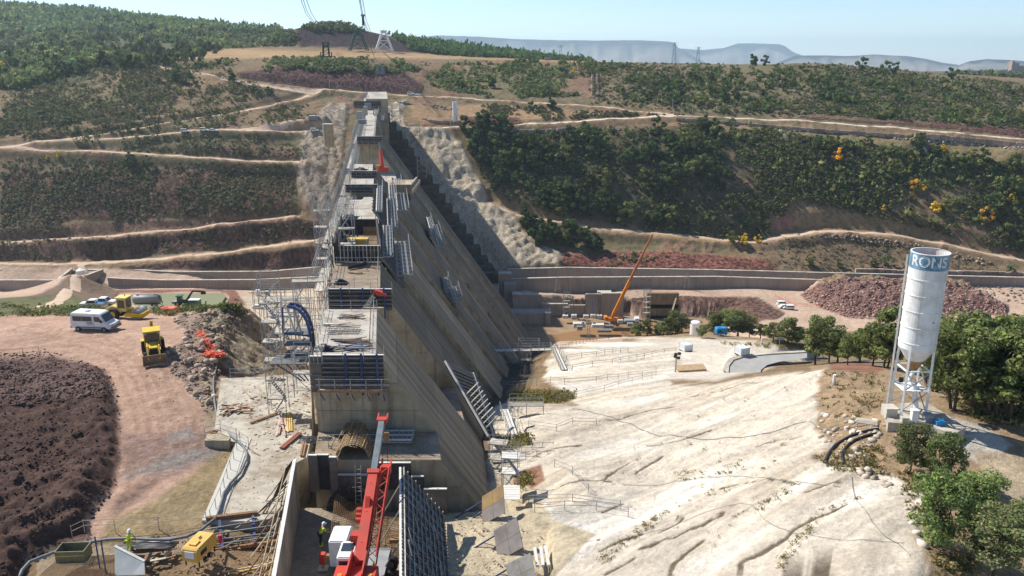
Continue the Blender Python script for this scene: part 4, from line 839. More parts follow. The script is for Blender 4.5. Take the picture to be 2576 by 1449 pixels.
for i, (x, y) in enumerate(sample(WOOD, 165, 130, 3)):
    put_far('olive' if i % 6 == 0 else 'dark', x, y, rnd.uniform(.75, 1.35), 'hillside_tree', 'dark green oak in the dense wood on the slope right of the rock cut', 'tree', 'dark oaks of the hillside wood')
for i, (x, y) in enumerate(sample([(1310,560),(1360,545),(1420,570),(1490,545),(1540,600),(1500,640),(1400,640),(1330,605)], 13, None, 5)):
    put_far('dark', x, y, rnd.uniform(1.1, 1.6), 'hillside_tree', 'large dark oak in the clump between beige rock cut and red bank', 'tree', 'oaks beside the beige rock cut')
for i, (x, y) in enumerate(sample([(1620,190),(1800,180),(1980,200),(2250,220),(2300,270),(2000,262),(1840,255),(1800,285),(1650,265),(1600,230)], 50, 90, 8)):
    put_far('dark' if i % 3 else 'olive', x, y, rnd.uniform(.6, 1.2), 'hillside_tree', 'oak on the upper slope above the long pale road', 'tree', 'oaks above the long pale road')
for i, (x, y) in enumerate(sample([(2030,370),(2250,360),(2420,370),(2560,400),(2576,470),(2440,440),(2300,450),(2150,440),(2040,420)], 34, 80, 9)):
    put_far('dark' if i % 3 else 'olive', x, y, rnd.uniform(.65, 1.15), 'hillside_tree', 'green oak below the roadside stone wall at the right', 'tree', 'oaks below the roadside wall')
for i, (x, y) in enumerate(sample([(2480,480),(2600,470),(2640,640),(2530,640),(2450,590)], 14, None, 12)):
    put_far('dark' if i % 2 else 'olive', x, y, rnd.uniform(.8, 1.4), 'hillside_tree', 'green tree on the slope behind the silo by the right edge', 'tree', 'trees on the slope at the right edge')
for i, (x, y, s, nm, lb) in enumerate([
 (1595,152,.8,'dark','small dark tree alone on the skyline beside its taller twin, left'), (1628,152,1.0,'dark','pointed dark tree alone on the skyline near the power pylons'),
 (1894,166,1.3,'dark','dark skyline tree, left of the tall round one'), (1925,165,1.0,'dark','low dark tree on the right ridge between two taller ones'), (2003,158,1.3,'dark','round tree highest on the right hand ridge'),
 (2165,176,1.3,'dark','dark bushy tree on the descending right skyline'), (2225,182,1.2,'olive','pale green broad tree on the descending right skyline'), (2250,186,1.1,'dark','dark tree right beside the pale broad one on the skyline'),
 (2390,200,1.1,'dark','low tree where the right ridge drops to the plain'), (2105,405,.95,'orange','orange autumn tree below the road wall'), (2288,418,.7,'yellow','small yellow tree below the roadside wall at right'),
 (2306,492,1.15,'orange','golden round tree in mid slope, largest of the yellow ones'), (2354,536,.9,'yellow','yellow tree low on the slope above the silo top'), (2374,385,.7,'yellow','yellow green tree just under the right road wall'),
 (2545,515,.8,'yellow','yellow tree on the slope near the right picture edge'), (2480,560,1.1,'orange','broad golden tree low at the right edge'), (2355,440,.8,'light','lime green tree in mid slope at right'), (2222,530,.45,'yellow','tiny yellow bush in the middle of the right slope'),
 (1840,612,.85,'olive','olive tree beside the yellow ones at the track junction'), (1868,618,.85,'yellow','bright yellow tree at the track junction above the red bank'), (1905,612,.6,'yellow','smaller yellow tree at the track junction above the red bank'), (1880,575,.8,'light','yellowish green tree just above the track junction'),
 (1445,182,.5,'yellow','tiny yellow bush high on the slope left of centre'), (1697,252,.8,'light','lime green tree just above the upper road'), (1335,480,1.0,'light','bright green tree in the dark oak wood'),
 (1135,178,.45,'yellow','tiny yellow bush behind the far abutment'), (147,398,.55,'yellow','bright yellow bush under the left hillside track'), (122,402,.35,'yellow','small yellow twig bush left of the brighter one'), (8,180,.9,'yellow','yellow green tree at the left picture edge'),
 (1750,430,.8,'light','light green tree among the dark oaks above the track'),
 (125,205,1.0,'olive','olive tree in the left hillside scrub'), (445,205,1.3,'dark','dark bushy tree left of the hairpin track'), (478,212,1.1,'dark','low dark tree beside the hairpin track'), (582,205,1.0,'dark','dark tree beside the track below the purple cliff'),
 (680,240,.8,'dark','dark round bush between the two left tracks'), (640,236,.7,'dark','small dark bush left of the round one between tracks'), (325,415,1.0,'dark','dark shrub under the lower left track'), (370,420,.8,'dark','lower dark shrub beside another under the left track'),
 (1160,225,1.1,'dark','dark tree on the slope right of the far abutment'), (1235,222,1.2,'dark','taller dark conifer like tree right of the far abutment'), (1385,275,1.0,'dark','dark tree between the two right hand roads'), (1340,280,.8,'dark','bushy tree between the two roads left of the larger one'),
 (1212,330,1.0,'dark','dark tree at the road edge beside the red machine'), (1255,325,1.1,'dark','round dark tree at the road edge beside the culvert'), (108,105,1.1,'dark','dark tree in the upper left forest'), (478,95,1.2,'dark','tall dark tree in a group under the left ridge'), (505,98,1.2,'dark','dark tree right of the tall one under the left ridge')]):
    put_far(nm, x, y, s, 'tree', lb, 'tree', Fmin=325)
# broom bushes on the flat terrace behind the channel
for i, (x, y) in enumerate([(2110,672),(2200,672),(2225,668),(2300,684),(2540,690),(2040,670)]):
    put_far('olive' if i % 2 else 'light', x, y, .55 + .1 * (i % 3), 'terrace_bush', 'green bush on the brown terrace behind the right channel wall', 'bush', 'bushes on the terrace behind the channel', Fmin=330)
def scatter(name, spots, size, cols, nq=12, seed=1, dome=True, Fmin=0, leafs=.42, kind='stuff', Fmax=1e9, tall=1.0):
    rs = np.random.RandomState(seed); T_ = []
    for k in range(6):
        c, r = (np.array([[0, 0, .25]]), np.array([.8])) if nq < 10 else (rs.normal(scale=.42, size=(4, 3)) * (1, 1, .5) + (0, 0, .35), np.full(4, .5))
        T_.append(leaf_cloud(rs, c, r, nq, leafs, np.ones((1, 3))))
    pts = []
    for x, y in spots:
        p = G(x, y, Fmin, Fmax)
        if p is not None: pts.append(p)
    if not pts: return None
    pts = np.array(pts); n = len(pts); VV = []; CC = []
    for k in range(6):
        q = pts[k::6]; m = len(q)
        if not m: continue
        V0, _, c0 = T_[k]; a = rs.uniform(0, 6.28, m); s = size * rs.uniform(.45, 1.3, m) ** 1.2
        ca, sa = np.cos(a)[:, None] * s[:, None], np.sin(a)[:, None] * s[:, None]
        X = V0[None, :, 0] * ca - V0[None, :, 1] * sa + q[:, 0:1]; Y = V0[None, :, 0] * sa + V0[None, :, 1] * ca + q[:, 1:2]; Zz = V0[None, :, 2] * s[:, None] * tall + q[:, 2:3]
        VV.append(np.stack([X, Y, Zz], -1).reshape(-1, 3)); cc = cols[rs.randint(0, len(cols), m)] * rs.uniform(.75, 1.25, (m, 1))
        CC.append((cc[:, None, :] * c0[None]).reshape(-1, 3))
    V_ = np.concatenate(VV); Q_ = np.arange(len(V_)).reshape(-1, 4)
    return tag(link(name, npmesh(name, V_, Q_, M_leaf, {'Col': np.concatenate(CC)})), kind=kind)
MIX = np.concatenate([GR_D, GREY * .8, GR_O * .7, GREY * .6]); SCR = np.concatenate([GREY, GR_D, np.array([(.16, .125, .08), (.13, .105, .065)])])
scatter('hillside_scrub', sample([(0,150),(330,150),(560,165),(700,240),(560,265),(330,300),(200,310),(0,340)], 4200, 120, 21) + sample([(0,300),(800,260),(800,300),(520,325),(120,350),(0,345)], 1100, 80, 22), 1.15, MIX, seed=2, Fmin=330)
scatter('hillside_scrub', sample([(0,395),(740,415),(745,540),(400,548),(0,600)], 3600, 110, 23)+sample([(0,440),(250,430),(330,520),(0,560)],500,60,123)+sample([(440,470),(560,470),(740,500),(740,545),(460,545)],500,60,124) + sample([(180,345),(760,335),(760,398),(560,392),(200,378)], 750, 70, 24) + sample([(0,610),(800,560),(800,600),(300,650),(0,655)], 450, 60, 25), 0.85, SCR, seed=3, Fmin=330)
scatter('hillside_scrub', sample([(620,145),(1000,150),(1060,175),(1000,185),(600,178),(430,170)], 620, 60, 26) + sample([(1060,160),(1440,165),(1480,240),(1280,250),(1100,225),(1040,180)], 900, 90, 27), 2.1, GR_D * 1.1, seed=4, Fmin=430)
scatter('hillside_scrub', sample([(1450,160),(1800,160),(2050,160),(2200,165),(2576,212),(2576,330),(2100,290),(1740,285),(1500,262)], 5600, 140, 28) + sample([(1200,262),(1740,292),(1640,292),(1400,302),(1250,292)], 380, 60, 29), 1.2, MIX, seed=5, Fmin=400)
scatter('hillside_scrub', sample(WOOD, 500, 80, 230), 2.2, GR_T, seed=66, Fmin=335)
scatter('hillside_scrub', sample(WOOD, 1500, None, 30) + sample([(1700,310),(2100,350),(2576,420),(2576,640),(2300,570),(2000,500),(1930,600),(1830,440)], 5200, 130, 31), 1.3, np.concatenate([GR_D, GR_D, GR_O * .8, GREY * .6]), seed=6, Fmin=335)
scatter('hillside_scrub', sample([(1810,300),(2100,350),(2576,430),(2576,600),(2300,560),(2000,490)], 700, 90, 131), 2.3, np.concatenate([GR_O * .8, GR_D]), seed=46, Fmin=335)
scatter('hillside_scrub', sample([(1600,170),(1900,166),(2200,178),(2576,225),(2576,318),(2300,305),(2000,285),(1760,280),(1600,262),(1540,230)], 900, 60, 331) + sample([(1200,150),(1500,158),(1600,165),(1440,200),(1200,175)], 160, 60, 333), 2.6, np.concatenate([GR_T, GR_O * .75]), seed=76, Fmin=400)
scatter('terrace_scrub', sample([(1960,602),(2130,595),(2300,618),(2500,668),(2540,690),(2200,690),(1950,672)], 900, None, 32), .75, GREY * .75, nq=8, seed=7, Fmin=330)
scatter('forest', sample([(-20,-10),(200,5),(480,48),(700,72),(735,108),(540,125),(420,150),(240,165),(0,235)], 6500, 150, 33), 2.8, np.concatenate([GR_L * .9, GR_D * 1.2, GR_O]), seed=8, Fmin=480, nq=12, tall=1.5)
scatter('forest', sample([(-20,60),(200,40),(560,80),(560,150),(300,170),(100,200),(-20,200)], 420, 60, 133), 4.6, GR_D * .85, seed=48, Fmin=480, nq=22, tall=1.3)
scatter('forest', sample([(540,72),(740,78),(750,115),(540,124)], 420, None, 143) + sample([(-20,60),(300,60),(300,120),(-20,160)], 700, None, 144), 2.2, GR_D, seed=49, Fmin=480, nq=12, tall=1.2)
scatter('forest', sample([(-20,5),(200,10),(400,40),(700,62),(700,85),(400,75),(0,90)], 4200, None, 38), 3.2, np.concatenate([GR_L, GR_L, GR_D * 1.3]), seed=18, Fmin=700, nq=12, tall=1.6)
scatter('plantation', sample([(985,92),(1100,108),(1250,124),(1400,138),(1540,152),(1440,158),(1180,146),(1040,128)], 3200, None, 34), 2.3, np.array([(.10, .16, .05), (.13, .19, .07), (.08, .13, .045)]), seed=9, Fmin=730, nq=12, tall=1.7)
scatter('forest', sample([(760,64),(850,60),(920,72),(900,80),(780,78)], 220, None, 35) + sample([(2400,182),(2600,172),(2600,215),(2480,212),(2410,200)], 900, None, 36), 3.2, GR_D * 1.2, seed=10, Fmin=650, nq=14, tall=1.4)
scatter('bank_scrub', sample([(1440,735),(1560,640),(1680,645),(1560,670)], 60, None, 37), 1.3, SCR, seed=11, Fmin=330)
# near and middle distance trees with trunk and crown
MID = []
for i in range(4):
    V_, Q_, cc, tb = tree_mesh(70 + i, 6.4, 2.5, 5600, .12, np.concatenate([GR_D, GR_O]) * 1.2 if i % 2 else np.concatenate([GR_O, GR_O, GR_L]) * 1.25, trunk_h=.24, ncl=34, stems=1 + i % 2)
    MID.append((npmesh('crown', V_, Q_, M_leaf, {'Col': cc}), tb.mesh('trunk', M_bark)))
def tree_thing(label, p, s, k, group=None, rz=None, flat=1.0, protos=None):
    t = thing('tree', label, 'tree', p, rz if rz is not None else rnd.uniform(0, 6.28), group); t.scale = (s * flat, s * flat, s)
    c, tr = (protos or MID)[k]; link('crown', c, None, t); link('trunk', tr, None, t); return t
def mid_tree(px, py, top_py, label, k=0, group=None, Fmin=90, Fmax=260, flat=1.0):
    p = G(px, py, Fmin, Fmax)
    if p is None or (px < 1900 and p.y < 190):
        p = P(px, py, 212 if px < 1900 else 185); p.z = min(p.z, float(zat(p.x, p.y)))
    h = (1.35 if px < 1900 else 1.0) * (py - top_py) / FP * (p.y * cT - p.z * sT) / math.cos(math.atan2(-p.z, p.y)); tree_thing(label, p, h / 6.2, k % 4, group, flat=flat)
for i, (x, yb, yt, lb) in enumerate([(1600,838,812,'small tree beside the muddy basin, leftmost of the row'),(1625,842,808,'thin pale tree second in the row by the basin'),(1668,858,818,'small separate tree standing forward of the row by the basin'),
 (1700,842,795,'broad dark tree in the row left of the white tank'),(1765,850,826,'low bush like tree in front of the white tank'),(1800,835,788,'green tree left of the blue compressor'),(1826,836,780,'tall rounded tree directly behind the blue compressor'),(1858,838,786,'dark tree right behind the blue compressor'),
 (1885,846,805,'green tree on the fence line behind the road bend'),(1915,852,815,'small rounded tree on the fence line behind the road bend'),(1945,858,808,'green tree behind the road sign post'),(1980,866,800,'tree with dark crown beside the red and white chevrons'),(2005,868,822,'low tree touching the chevron board')]):
    mid_tree(x, yb, yt, lb, i, Fmin=120, Fmax=262, flat=1.35)
for i, (x, yb, yt, lb) in enumerate([(2055,918,795,'broad tree with bare stems at the inner side of the road bend'),(2085,912,812,'dark tree just right of the broad one by the road bend'),(2108,914,830,'thin tree in the group left of the silo'),(2132,918,838,'small tree over the red soil left of the silo'),
 (2165,914,828,'bright green tree in the group left of the silo'),(2195,920,806,'leafy tree with leaning stems left of the silo'),(2225,926,790,'tree right behind the silo legs, left side'),(2245,930,772,'tall pointed tree touching the silo on its left')]):
    mid_tree(x, yb, yt, lb, i + 1, Fmin=80, Fmax=200, flat=1.12)
GRV = 'trees of the dark grove behind the silo'
for i, (x, yb, yt) in enumerate([(2330,965,800),(2352,985,812),(2385,1000,805),(2402,1030,835),(2430,1010,790),(2455,1040,830),(2480,1020,795),(2500,1052,840),(2520,1030,800),(2545,1060,838),(2565,1040,806),(2590,1060,815),(2610,1030,790),(2440,970,800),(2500,975,790),(2560,985,795),(2375,950,805),(2620,990,795)]):
    mid_tree(x, yb, yt, 'oak with a bare lower trunk in the dark grove right of the silo', i, GRV, Fmin=55, Fmax=130, flat=1.2)
NEAR = []
for i in range(3):
    V_, Q_, cc, tb = tree_mesh(90 + i, 6.0, 2.3, 7600, .085, [np.concatenate([GR_O, GREY * 1.2, GR_D * 1.7]), np.concatenate([GR_L, GR_O * 1.25]) * 1.2, np.concatenate([GR_L, GR_O, np.array([(.17, .25, .06), (.14, .22, .05)])]) * 1.35][i], trunk_h=.30, ncl=44, stems=1 + i, tr=.028)
    NEAR.append((npmesh('crown', V_, Q_, M_leaf, {'Col': cc}), tb.mesh('trunk', M_bark)))
def near_tree(label, px, py, F, s, k, flat=1.0, rz=0):
    p = P(px, py, F); p.z = min(p.z, float(zat(p.x, p.y)) + .2); return tree_thing(label, p, s, k, None, rz, flat, NEAR)
near_tree('small grey green tree in front of the silo base, slim dark trunk', 2287, 1205, 53.0, .80, 0, 1.05)
near_tree('olive tree close behind the bright green foreground tree', 2370, 1240, 51.0, .82, 1, .95, 2)
near_tree('bright green foreground tree with three bent pale trunks', 2352, 1400, 41.5, .93, 2, 1.15, 1)
near_tree('dark shaded tree at the lower right corner', 2500, 1440, 39.5, .72, 0, 1.5, 3)
near_tree('green tree behind the bright foreground one, to its right', 2450, 1330, 45.5, .72, 2, 1.3, 4)
near_tree('low shaded tree in the lower right corner by the picture edge', 2590, 1400, 42, .62, 0, 1.5, 5)
# bushes, weeds, tufts near
scatter('dry_weeds', sample([(2060,930),(2230,940),(2230,1030),(2150,1060),(2070,1050)], 90, None, 51) + sample([(2050,1150),(2220,1120),(2240,1200),(2080,1180)], 110, None, 52) + sample([(2260,1180),(2340,1200),(2340,1330),(2260,1240)], 70, None, 53) + sample([(2350,1400),(2450,1400),(2450,1449),(2350,1449)], 60, None, 54), .38, np.array([(.2, .17, .07), (.13, .15, .06), (.28, .22, .1)]), nq=30, seed=12, leafs=.2, Fmax=120)
scatter('weeds_in_rock_joints', sample([(1850,1300),(1990,1215),(2010,1225),(1870,1310)], 30, None, 61) + sample([(1940,1430),(2060,1280),(2200,1240),(2190,1250),(2080,1290),(1960,1440)], 60, None, 62) + sample([(1500,1400),(1700,1260),(1850,1230),(1700,1275),(1520,1430)], 70, None, 63) + sample([(1700,1190),(1860,1170),(1860,1190),(1720,1215)], 40, None, 64) + sample([(1400,1100),(2050,950),(2050,1150),(1800,1400),(1400,1200)], 60, None, 65), .22, np.array([(.25, .2, .09), (.16, .16, .07)]), nq=24, seed=13, leafs=.2, Fmax=120)
scatter('marsh_grass', sample([(1290,985),(1440,985),(1445,1003),(1400,1016),(1300,1016)], 420, None, 66) + sample([(1250,1100),(1330,1092),(1335,1118),(1255,1138)], 140, None, 67) + sample([(1310,1200),(1345,1195),(1340,1225),(1300,1235)], 50, None, 68), .45, np.array([(.22, .2, .06), (.16, .17, .05), (.3, .24, .1)]), nq=12, seed=14, leafs=.22, Fmin=50, Fmax=130, tall=1.3)
scatter('verge_grass', sample([(0,765),(170,772),(260,778),(440,772),(600,770),(620,790),(520,800),(300,790),(0,808)], 1500, 60, 69), .6, np.array([(.13, .15, .06), (.09, .12, .04), (.2, .18, .09)]), nq=10, seed=15, leafs=.3, Fmin=105, Fmax=262)
scatter('verge_grass', sample([(1800,860),(2060,870),(2080,905),(2030,880),(1830,870)], 160, None, 70) + sample([(2340,965),(2576,1000),(2576,1080),(2440,1050)], 300, None, 71), .5, np.array([(.25, .2, .09), (.16, .16, .06)]), nq=14, seed=16, leafs=.25, Fmin=60, Fmax=230)
# loose stones
M_stones = attr_mat('loose_stone', mode='stone')
def stones(name, spots, size, cols, seed=1, Fmin=0, Fmax=1e9, kind='stuff', sink=.2):
    rs = np.random.RandomState(seed); bm = bmesh.new(); bmesh.ops.create_icosphere(bm, subdivisions=1, radius=1.0); v0 = np.array([v.co[:] for v in bm.verts]); f0 = np.array([[v.index for v in f.verts] for f in bm.faces]); bm.free()
    pts = [p for p in (G(x, y, Fmin, Fmax) for x, y in spots) if p is not None]; n = len(pts)
    if not n: return
    pts = np.array(pts); m = len(v0); V_ = np.empty((n, m, 3)); CC = np.empty((n, m, 3))
    for i in range(n):
        s = size * rs.uniform(.25, 1.0) ** 1.6 * rs.uniform(.6, 1.3, 3) * (1, 1, .7); v = v0 * (1 + .3 * rs.normal(size=(m, 1)) * .6) * s; a = rs.uniform(0, 6.28); ca, sa = math.cos(a), math.sin(a)
        V_[i] = np.stack([v[:, 0] * ca - v[:, 1] * sa, v[:, 0] * sa + v[:, 1] * ca, v[:, 2] + sink * s[2]], -1) + pts[i]; CC[i] = cols[rs.randint(len(cols))] * rs.uniform(.75, 1.3)
    F_ = (f0[None] + (np.arange(n) * m)[:, None, None]).reshape(-1, 3)
    return tag(link(name, npmesh(name, V_.reshape(-1, 3), F_, M_stones, {'Col': CC.reshape(-1, 3)})), kind=kind)
RS = np.array([(.24, .15, .12), (.33, .24, .19), (.18, .11, .1), (.4, .31, .25)])
stones('rubble', sample(RUB, 800, None, 81),   .24, np.array([(.40, .31, .24), (.33, .24, .19), (.28, .19, .15), (.46, .38, .3)]), 3, Fmax=130); stones('rubble', sample(RUB, 90, None, 79), .55, np.array([(.45, .36, .28), (.38, .29, .22)]), 13, Fmax=130)
stones('rubble', sample([(0,890),(120,882),(230,915),(290,960),(270,1000),(60,1020),(0,1020)], 1500, None, 82), .17, np.array([(.17, .11, .09), (.13, .085, .07), (.24, .17, .14)]), 4, Fmax=130)
stones('soil_clods', sample(MOUND, 4200, 90, 83), .15, np.array([(.085, .052, .045), (.12, .078, .065), (.06, .04, .035)]), 5, Fmax=130)
stones('spoil_rocks', sample(HEAP, 2600, None, 84) + sample([(2010,745),(2110,790),(2330,805),(2530,795),(2540,765),(2300,780),(2100,760)], 1200, None, 85), .62, np.array([(.26, .15, .12), (.33, .2, .16), (.2, .12, .1), (.4, .28, .23)]), 6, Fmin=262, Fmax=335)
stones('loose_stones', sample([(2070,1040),(2240,1060),(2140,1200),(2330,1260),(2330,1400),(2250,1220),(2050,1100)], 170, None, 86), .4, np.array([(.6, .52, .42), (.5, .42, .32)]), 7, Fmax=130)
stones('loose_stones', sample([(2400,715),(2576,725),(2576,770),(2480,745)], 120, None, 87) + sample([(1960,590),(2150,590),(2300,612),(2500,660),(2480,668),(2280,622),(2100,600)], 220, None, 88), .9, np.array([(.45, .36, .28), (.35, .27, .2)]), 8, Fmin=262)
stones('loose_stones', sample([(310,900),(520,900),(520,1100),(320,1100)], 60, None, 89) + sample([(560,960),(780,950),(760,1080),(560,1300)], 60, None, 90), .13, RS * 1.3, 9, Fmax=120)
stones('roadside_boulders', sample([(1850,315),(2000,324),(2290,344),(2576,370),(2576,378),(2280,352),(2000,330)], 420, None, 91) + sample([(1270,328),(1560,322),(1560,328),(1270,345)], 160, None, 92) + sample([(1090,262),(1150,278),(1145,282),(1085,268)], 60, None, 93), .9, np.array([(.2, .17, .14), (.3, .26, .2), (.12, .1, .09)]), 10, Fmin=380)
# ------------------------------------------------------------------ builders for site equipment
def scaffold(label, o, nx, ny, nz, bx=2.4, by=1.2, bz=2.0, rz=0, decks=(), rails=True, ladder=True, brace=True, r=.035, m=None, skew=0.0, group=None, name='scaffold_tower', cat='scaffold', dm=None):
    m = m or M_galv; t = thing(name, label, cat, o, rz, group)
    H = nz * bz
    for i in range(nx + 1):
        for j in range(ny + 1): T('upright', m, (i * bx + skew * j * by, j * by, -.6), (i * bx + skew * j * by, j * by, H + (1.0 if rails else .1)), r, t)
    for k in range(1, nz + 1):
        for j in range(ny + 1): T('ledger', m, (skew * j * by, j * by, k * bz), (nx * bx + skew * j * by, j * by, k * bz), r * .8, t)
        for i in range(nx + 1): T('transom', m, (i * bx, 0, k * bz), (i * bx + skew * ny * by, ny * by, k * bz), r * .8, t)
    if rails:
        for j in range(ny + 1):
            for h in (.5, 1.0): T('guard_rail', m, (skew * j * by, j * by, H + h), (nx * bx + skew * j * by, j * by, H + h), r * .7, t)
    if brace:
        for k in range(nz):
            for i in range(0, nx, 2):
                a, b = (i, i + 1) if k % 2 else (i + 1, i); T('brace', m, (a * bx, 0, k * bz), (b * bx, 0, (k + 1) * bz), r * .7, t)
            T('brace', m, (0, 0, k * bz), (skew * ny * by, ny * by, (k + 1) * bz), r * .7, t)
    for k in decks:
        for j in range(max(1, int(ny * by / .4))):
            Bx('deck_plank', dm or M_woodg, (nx * bx / 2 + skew * (.2 + j * .4), .2 + j * .4, k * bz + .05), (nx * bx + .2, .36, .05), t)
    if ladder:
        for k in range(nz):
            y = by * ny * .5; x0, x1 = (.2, bx * .9) if k % 2 == 0 else (bx * .9, .2)
            lb = MB().bar((x0, y - .25, k * bz), (x1, y - .25, (k + 1) * bz), .04, .07).bar((x0, y + .25, k * bz), (x1, y + .25, (k + 1) * bz), .04, .07)
            for q in range(1, 9): lb.box(x0 + (x1 - x0) * q / 9 - .08, x0 + (x1 - x0) * q / 9 + .08, y - .25, y + .25, (k + q / 9) * bz - .015, (k + q / 9) * bz + .015)
            lb.build('stair', m, t)
    return t
def fence(label, pts, h=1.0, r=.03, rails=2, m=None, step=2.4, cat='railing', name='pipe_railing', group=None, Fmin=0):
    """posts and rails along photo points on the ground"""
    m = m or M_galv; g = [G(x, y, Fmin) for x, y in pts]; g = [p for p in g if p is not None]
    return fence3(label, g, h, r, rails, m, step, cat, name, group, True)
def fence3(label, g, h=1.0, r=.03, rails=2, m=None, step=2.4, cat='railing', name='pipe_railing', group=None, ground=False):
    m = m or M_galv; ps = []
    for a, b in zip(g[:-1], g[1:]):
        n = max(1, int((b - a).length / step)); ps += [a.lerp(b, k / n) for k in range(n)]
    ps.append(g[-1])
    if ground: ps = [Vector((p.x, p.y, float(zat(p.x, p.y)))) for p in ps]
    t = thing(name, label, cat, ps[0], 0, group); o = ps[0]
    for p in ps: T('post', m, p - o - Vector((0, 0, .2)), p - o + Vector((0, 0, h + .05)), r, t)
    for k in range(rails):
        hh = h * (1 - k * .45)
        for a, b in zip(ps[:-1], ps[1:]): T('rail', m, a - o + Vector((0, 0, hh)), b - o + Vector((0, 0, hh)), r * .75, t)
    return t
def form_panel(name, label, F, x0, x1, yt, yb, m=M_form, nw=4, soldiers=(), th=.16, rails=True, plat=True, ribs=0, cat='formwork', n=5):
    a = P((x0 + x1) / 2, (yt + yb) / 2, F); X0 = P(x0, (yt + yb) / 2, F).x; X1 = P(x1, (yt + yb) / 2, F).x; zt = P(x0, yt, F).z; zb = P(x0, yb, F).z
    t = thing(name, label, cat, (X0, F, zb)); W_ = X1 - X0; H = zt - zb
    for k in range(n): Bx('panel', m, ((k + .5) * W_ / n, -th / 2, H / 2), (W_ / n - .03, th * .6, H), t)
    for k in range(nw): Bx('waler', M_gdark, (W_ / 2, -th - .06, H * (k + .5) / nw), (W_, .1, .12), t)
    for k in range(ribs): Bx('rib', M_woodg, (W_ * (k + .5) / ribs, -th - .12, H / 2), (.09, .16, H * 1.04), t)
    for s in soldiers:
        X = P(s, (yt + yb) / 2, F).x - X0; Bx('soldier_beam', M_blue, (X, -th - .2, H * .35), (.16, .16, H * 1.5), t)
    Bx('top_edge', M_edge, (W_ / 2, -.05, H + .03), (W_ + .05, .2, .06), t)
    if plat:
        for j in range(4): Bx('platform_plank', M_woodb if j % 2 else M_wood, (W_ / 2 + .05, -.35 - .32 * j, -.25), (W_ + .4, .28, .06), t)
        for k in range(5):
            x = W_ * k / 4; T('rail_post', M_galv, (x, -1.55, -.9), (x, -1.55, .95), .03, t); T('bracket', M_blue, (x, -.1, -1.6), (x, -1.5, -.3), .05, t)
        for h in (.4, .9): T('guard_rail', M_galv, (-.3, -1.55, h), (W_ + .6, -1.55, h), .03, t)
        Bx('toe_board', M_woodb, (W_ / 2, -1.6, -.12), (W_ + .3, .04, .22), t)
    if rails:
        for k in range(4): T('top_rail_post', M_galv, (W_ * k / 3 + .1, -.3, H * .8), (W_ * k / 3 + .1, -.3, H + .9), .028, t)
    return t
def slope_pt(F, z, out=0.0): return Vector((xup(F) + 5.3 + SL * (-24 - z) + out * .82, F, z + out * .57))
def slope_rig(label, F0, F1, z, n=6, L=3.2, wide=1.6, m=None, dark=True):
    """climbing form on the sloping face: soldiers on the slope, brackets, decks, rails"""
    m = m or M_galv; o = slope_pt((F0 + F1) / 2, z); t = thing('climbing_formwork', label, 'formwork', o)
    for i in range(n + 1):
        F = F0 + (F1 - F0) * i / n; a = slope_pt(F, z - L / 2, .25) - o; b = slope_pt(F, z + L / 2, .25) - o
        Bar('soldier_beam', M_gdark if dark else m, a, b, .16, .3, t)
        c = a.lerp(b, .35); d = c + Vector((wide, 0, .15)); e = a.lerp(b, .9); f = e + Vector((wide * .7, 0, .1))
        Bar('bracket', m, c, d, .1, .14, t); Bar('bracket', m, e, f, .1, .12, t); Bar('strut', m, a, d, .08, .08, t)
        T('rail_post', m, d, d + Vector((0, 0, 1.15)), .035, t); T('rail_post', m, f, f + Vector((0, 0, 1.15)), .035, t)
    for h in (.55, 1.1):
        for q in (0, 1):
            c0 = slope_pt(F0, z - L / 2, .25).lerp(slope_pt(F0, z + L / 2, .25), .35 if q == 0 else .9) + Vector((wide if q == 0 else wide * .7, -.3, .12 + h)) - o
            T('guard_rail', m, c0, c0 + Vector((xup(F1) - xup(F0), F1 - F0 + .6, 0)), .035, t)
    for q, wd in ((.35, wide), (.9, wide * .7)):
        for j in range(3):
            c0 = slope_pt(F0, z - L / 2, .25).lerp(slope_pt(F0, z + L / 2, .25), q) + Vector((.3 + j * wd / 3.4, 0, .2)) - o
            Bar('deck_plank', M_gdark if j else M_woodg, c0, c0 + Vector((xup(F1) - xup(F0), F1 - F0, 0)), wd / 6.5, .05, t)
    MB().add([slope_pt(F, zz, .1) - o for F in (F0, F1) for zz in (z - L * .45, z + L * .45)], [(0, 1, 3, 2)]).build('form_sheet', M_form, t)
    return t
def text_mesh(s, size, depth=.01):
    cu = bpy.data.curves.new('lettering', 'FONT'); cu.body = s; cu.size = size; cu.extrude = depth; cu.align_x = 'CENTER'; cu.align_y = 'CENTER'; cu.offset = size * .018
    o = bpy.data.objects.new('lettering', cu); COL.objects.link(o); dg = bpy.context.evaluated_depsgraph_get(); me = bpy.data.meshes.new_from_object(o.evaluated_get(dg)); bpy.data.objects.remove(o); return me
def planks(name, label, spots, m, w=.22, th=.06, cat='planks', single=True):
    """loose boards: each spot (px0,py0,px1,py1,zlift)"""
    base = None; t = None
    for i, (x0, y0, x1, y1, dz) in enumerate(spots):
        a, b = [PZ(x, y, -33.22) if (500 < x < 790 and 945 < y < 1165) else G(x, y, 40) for x, y in ((x0, y0), (x1, y1))]
        if a is None or b is None: continue
        if t is None: t = thing(name, label, cat, a); base = a
        Bar('plank', m[i % len(m)], a - base + Vector((0, 0, dz)), b - base + Vector((0, 0, dz + .03)), w, th, t)
    return t
def block(name, label, cat, px, py, F, sx, sy, sz, m, rz=0, z=None, lid=None):
    p = P(px, py, F) if z is None else PZ(px, py, z); t = thing(name, label, cat, p, rz); Bx('body', m, (0, 0, sz / 2), (sx, sy, sz), t)
    Bx('lid', lid or m, (0, 0, sz + .03), (sx + .08, sy + .08, .06), t); return t
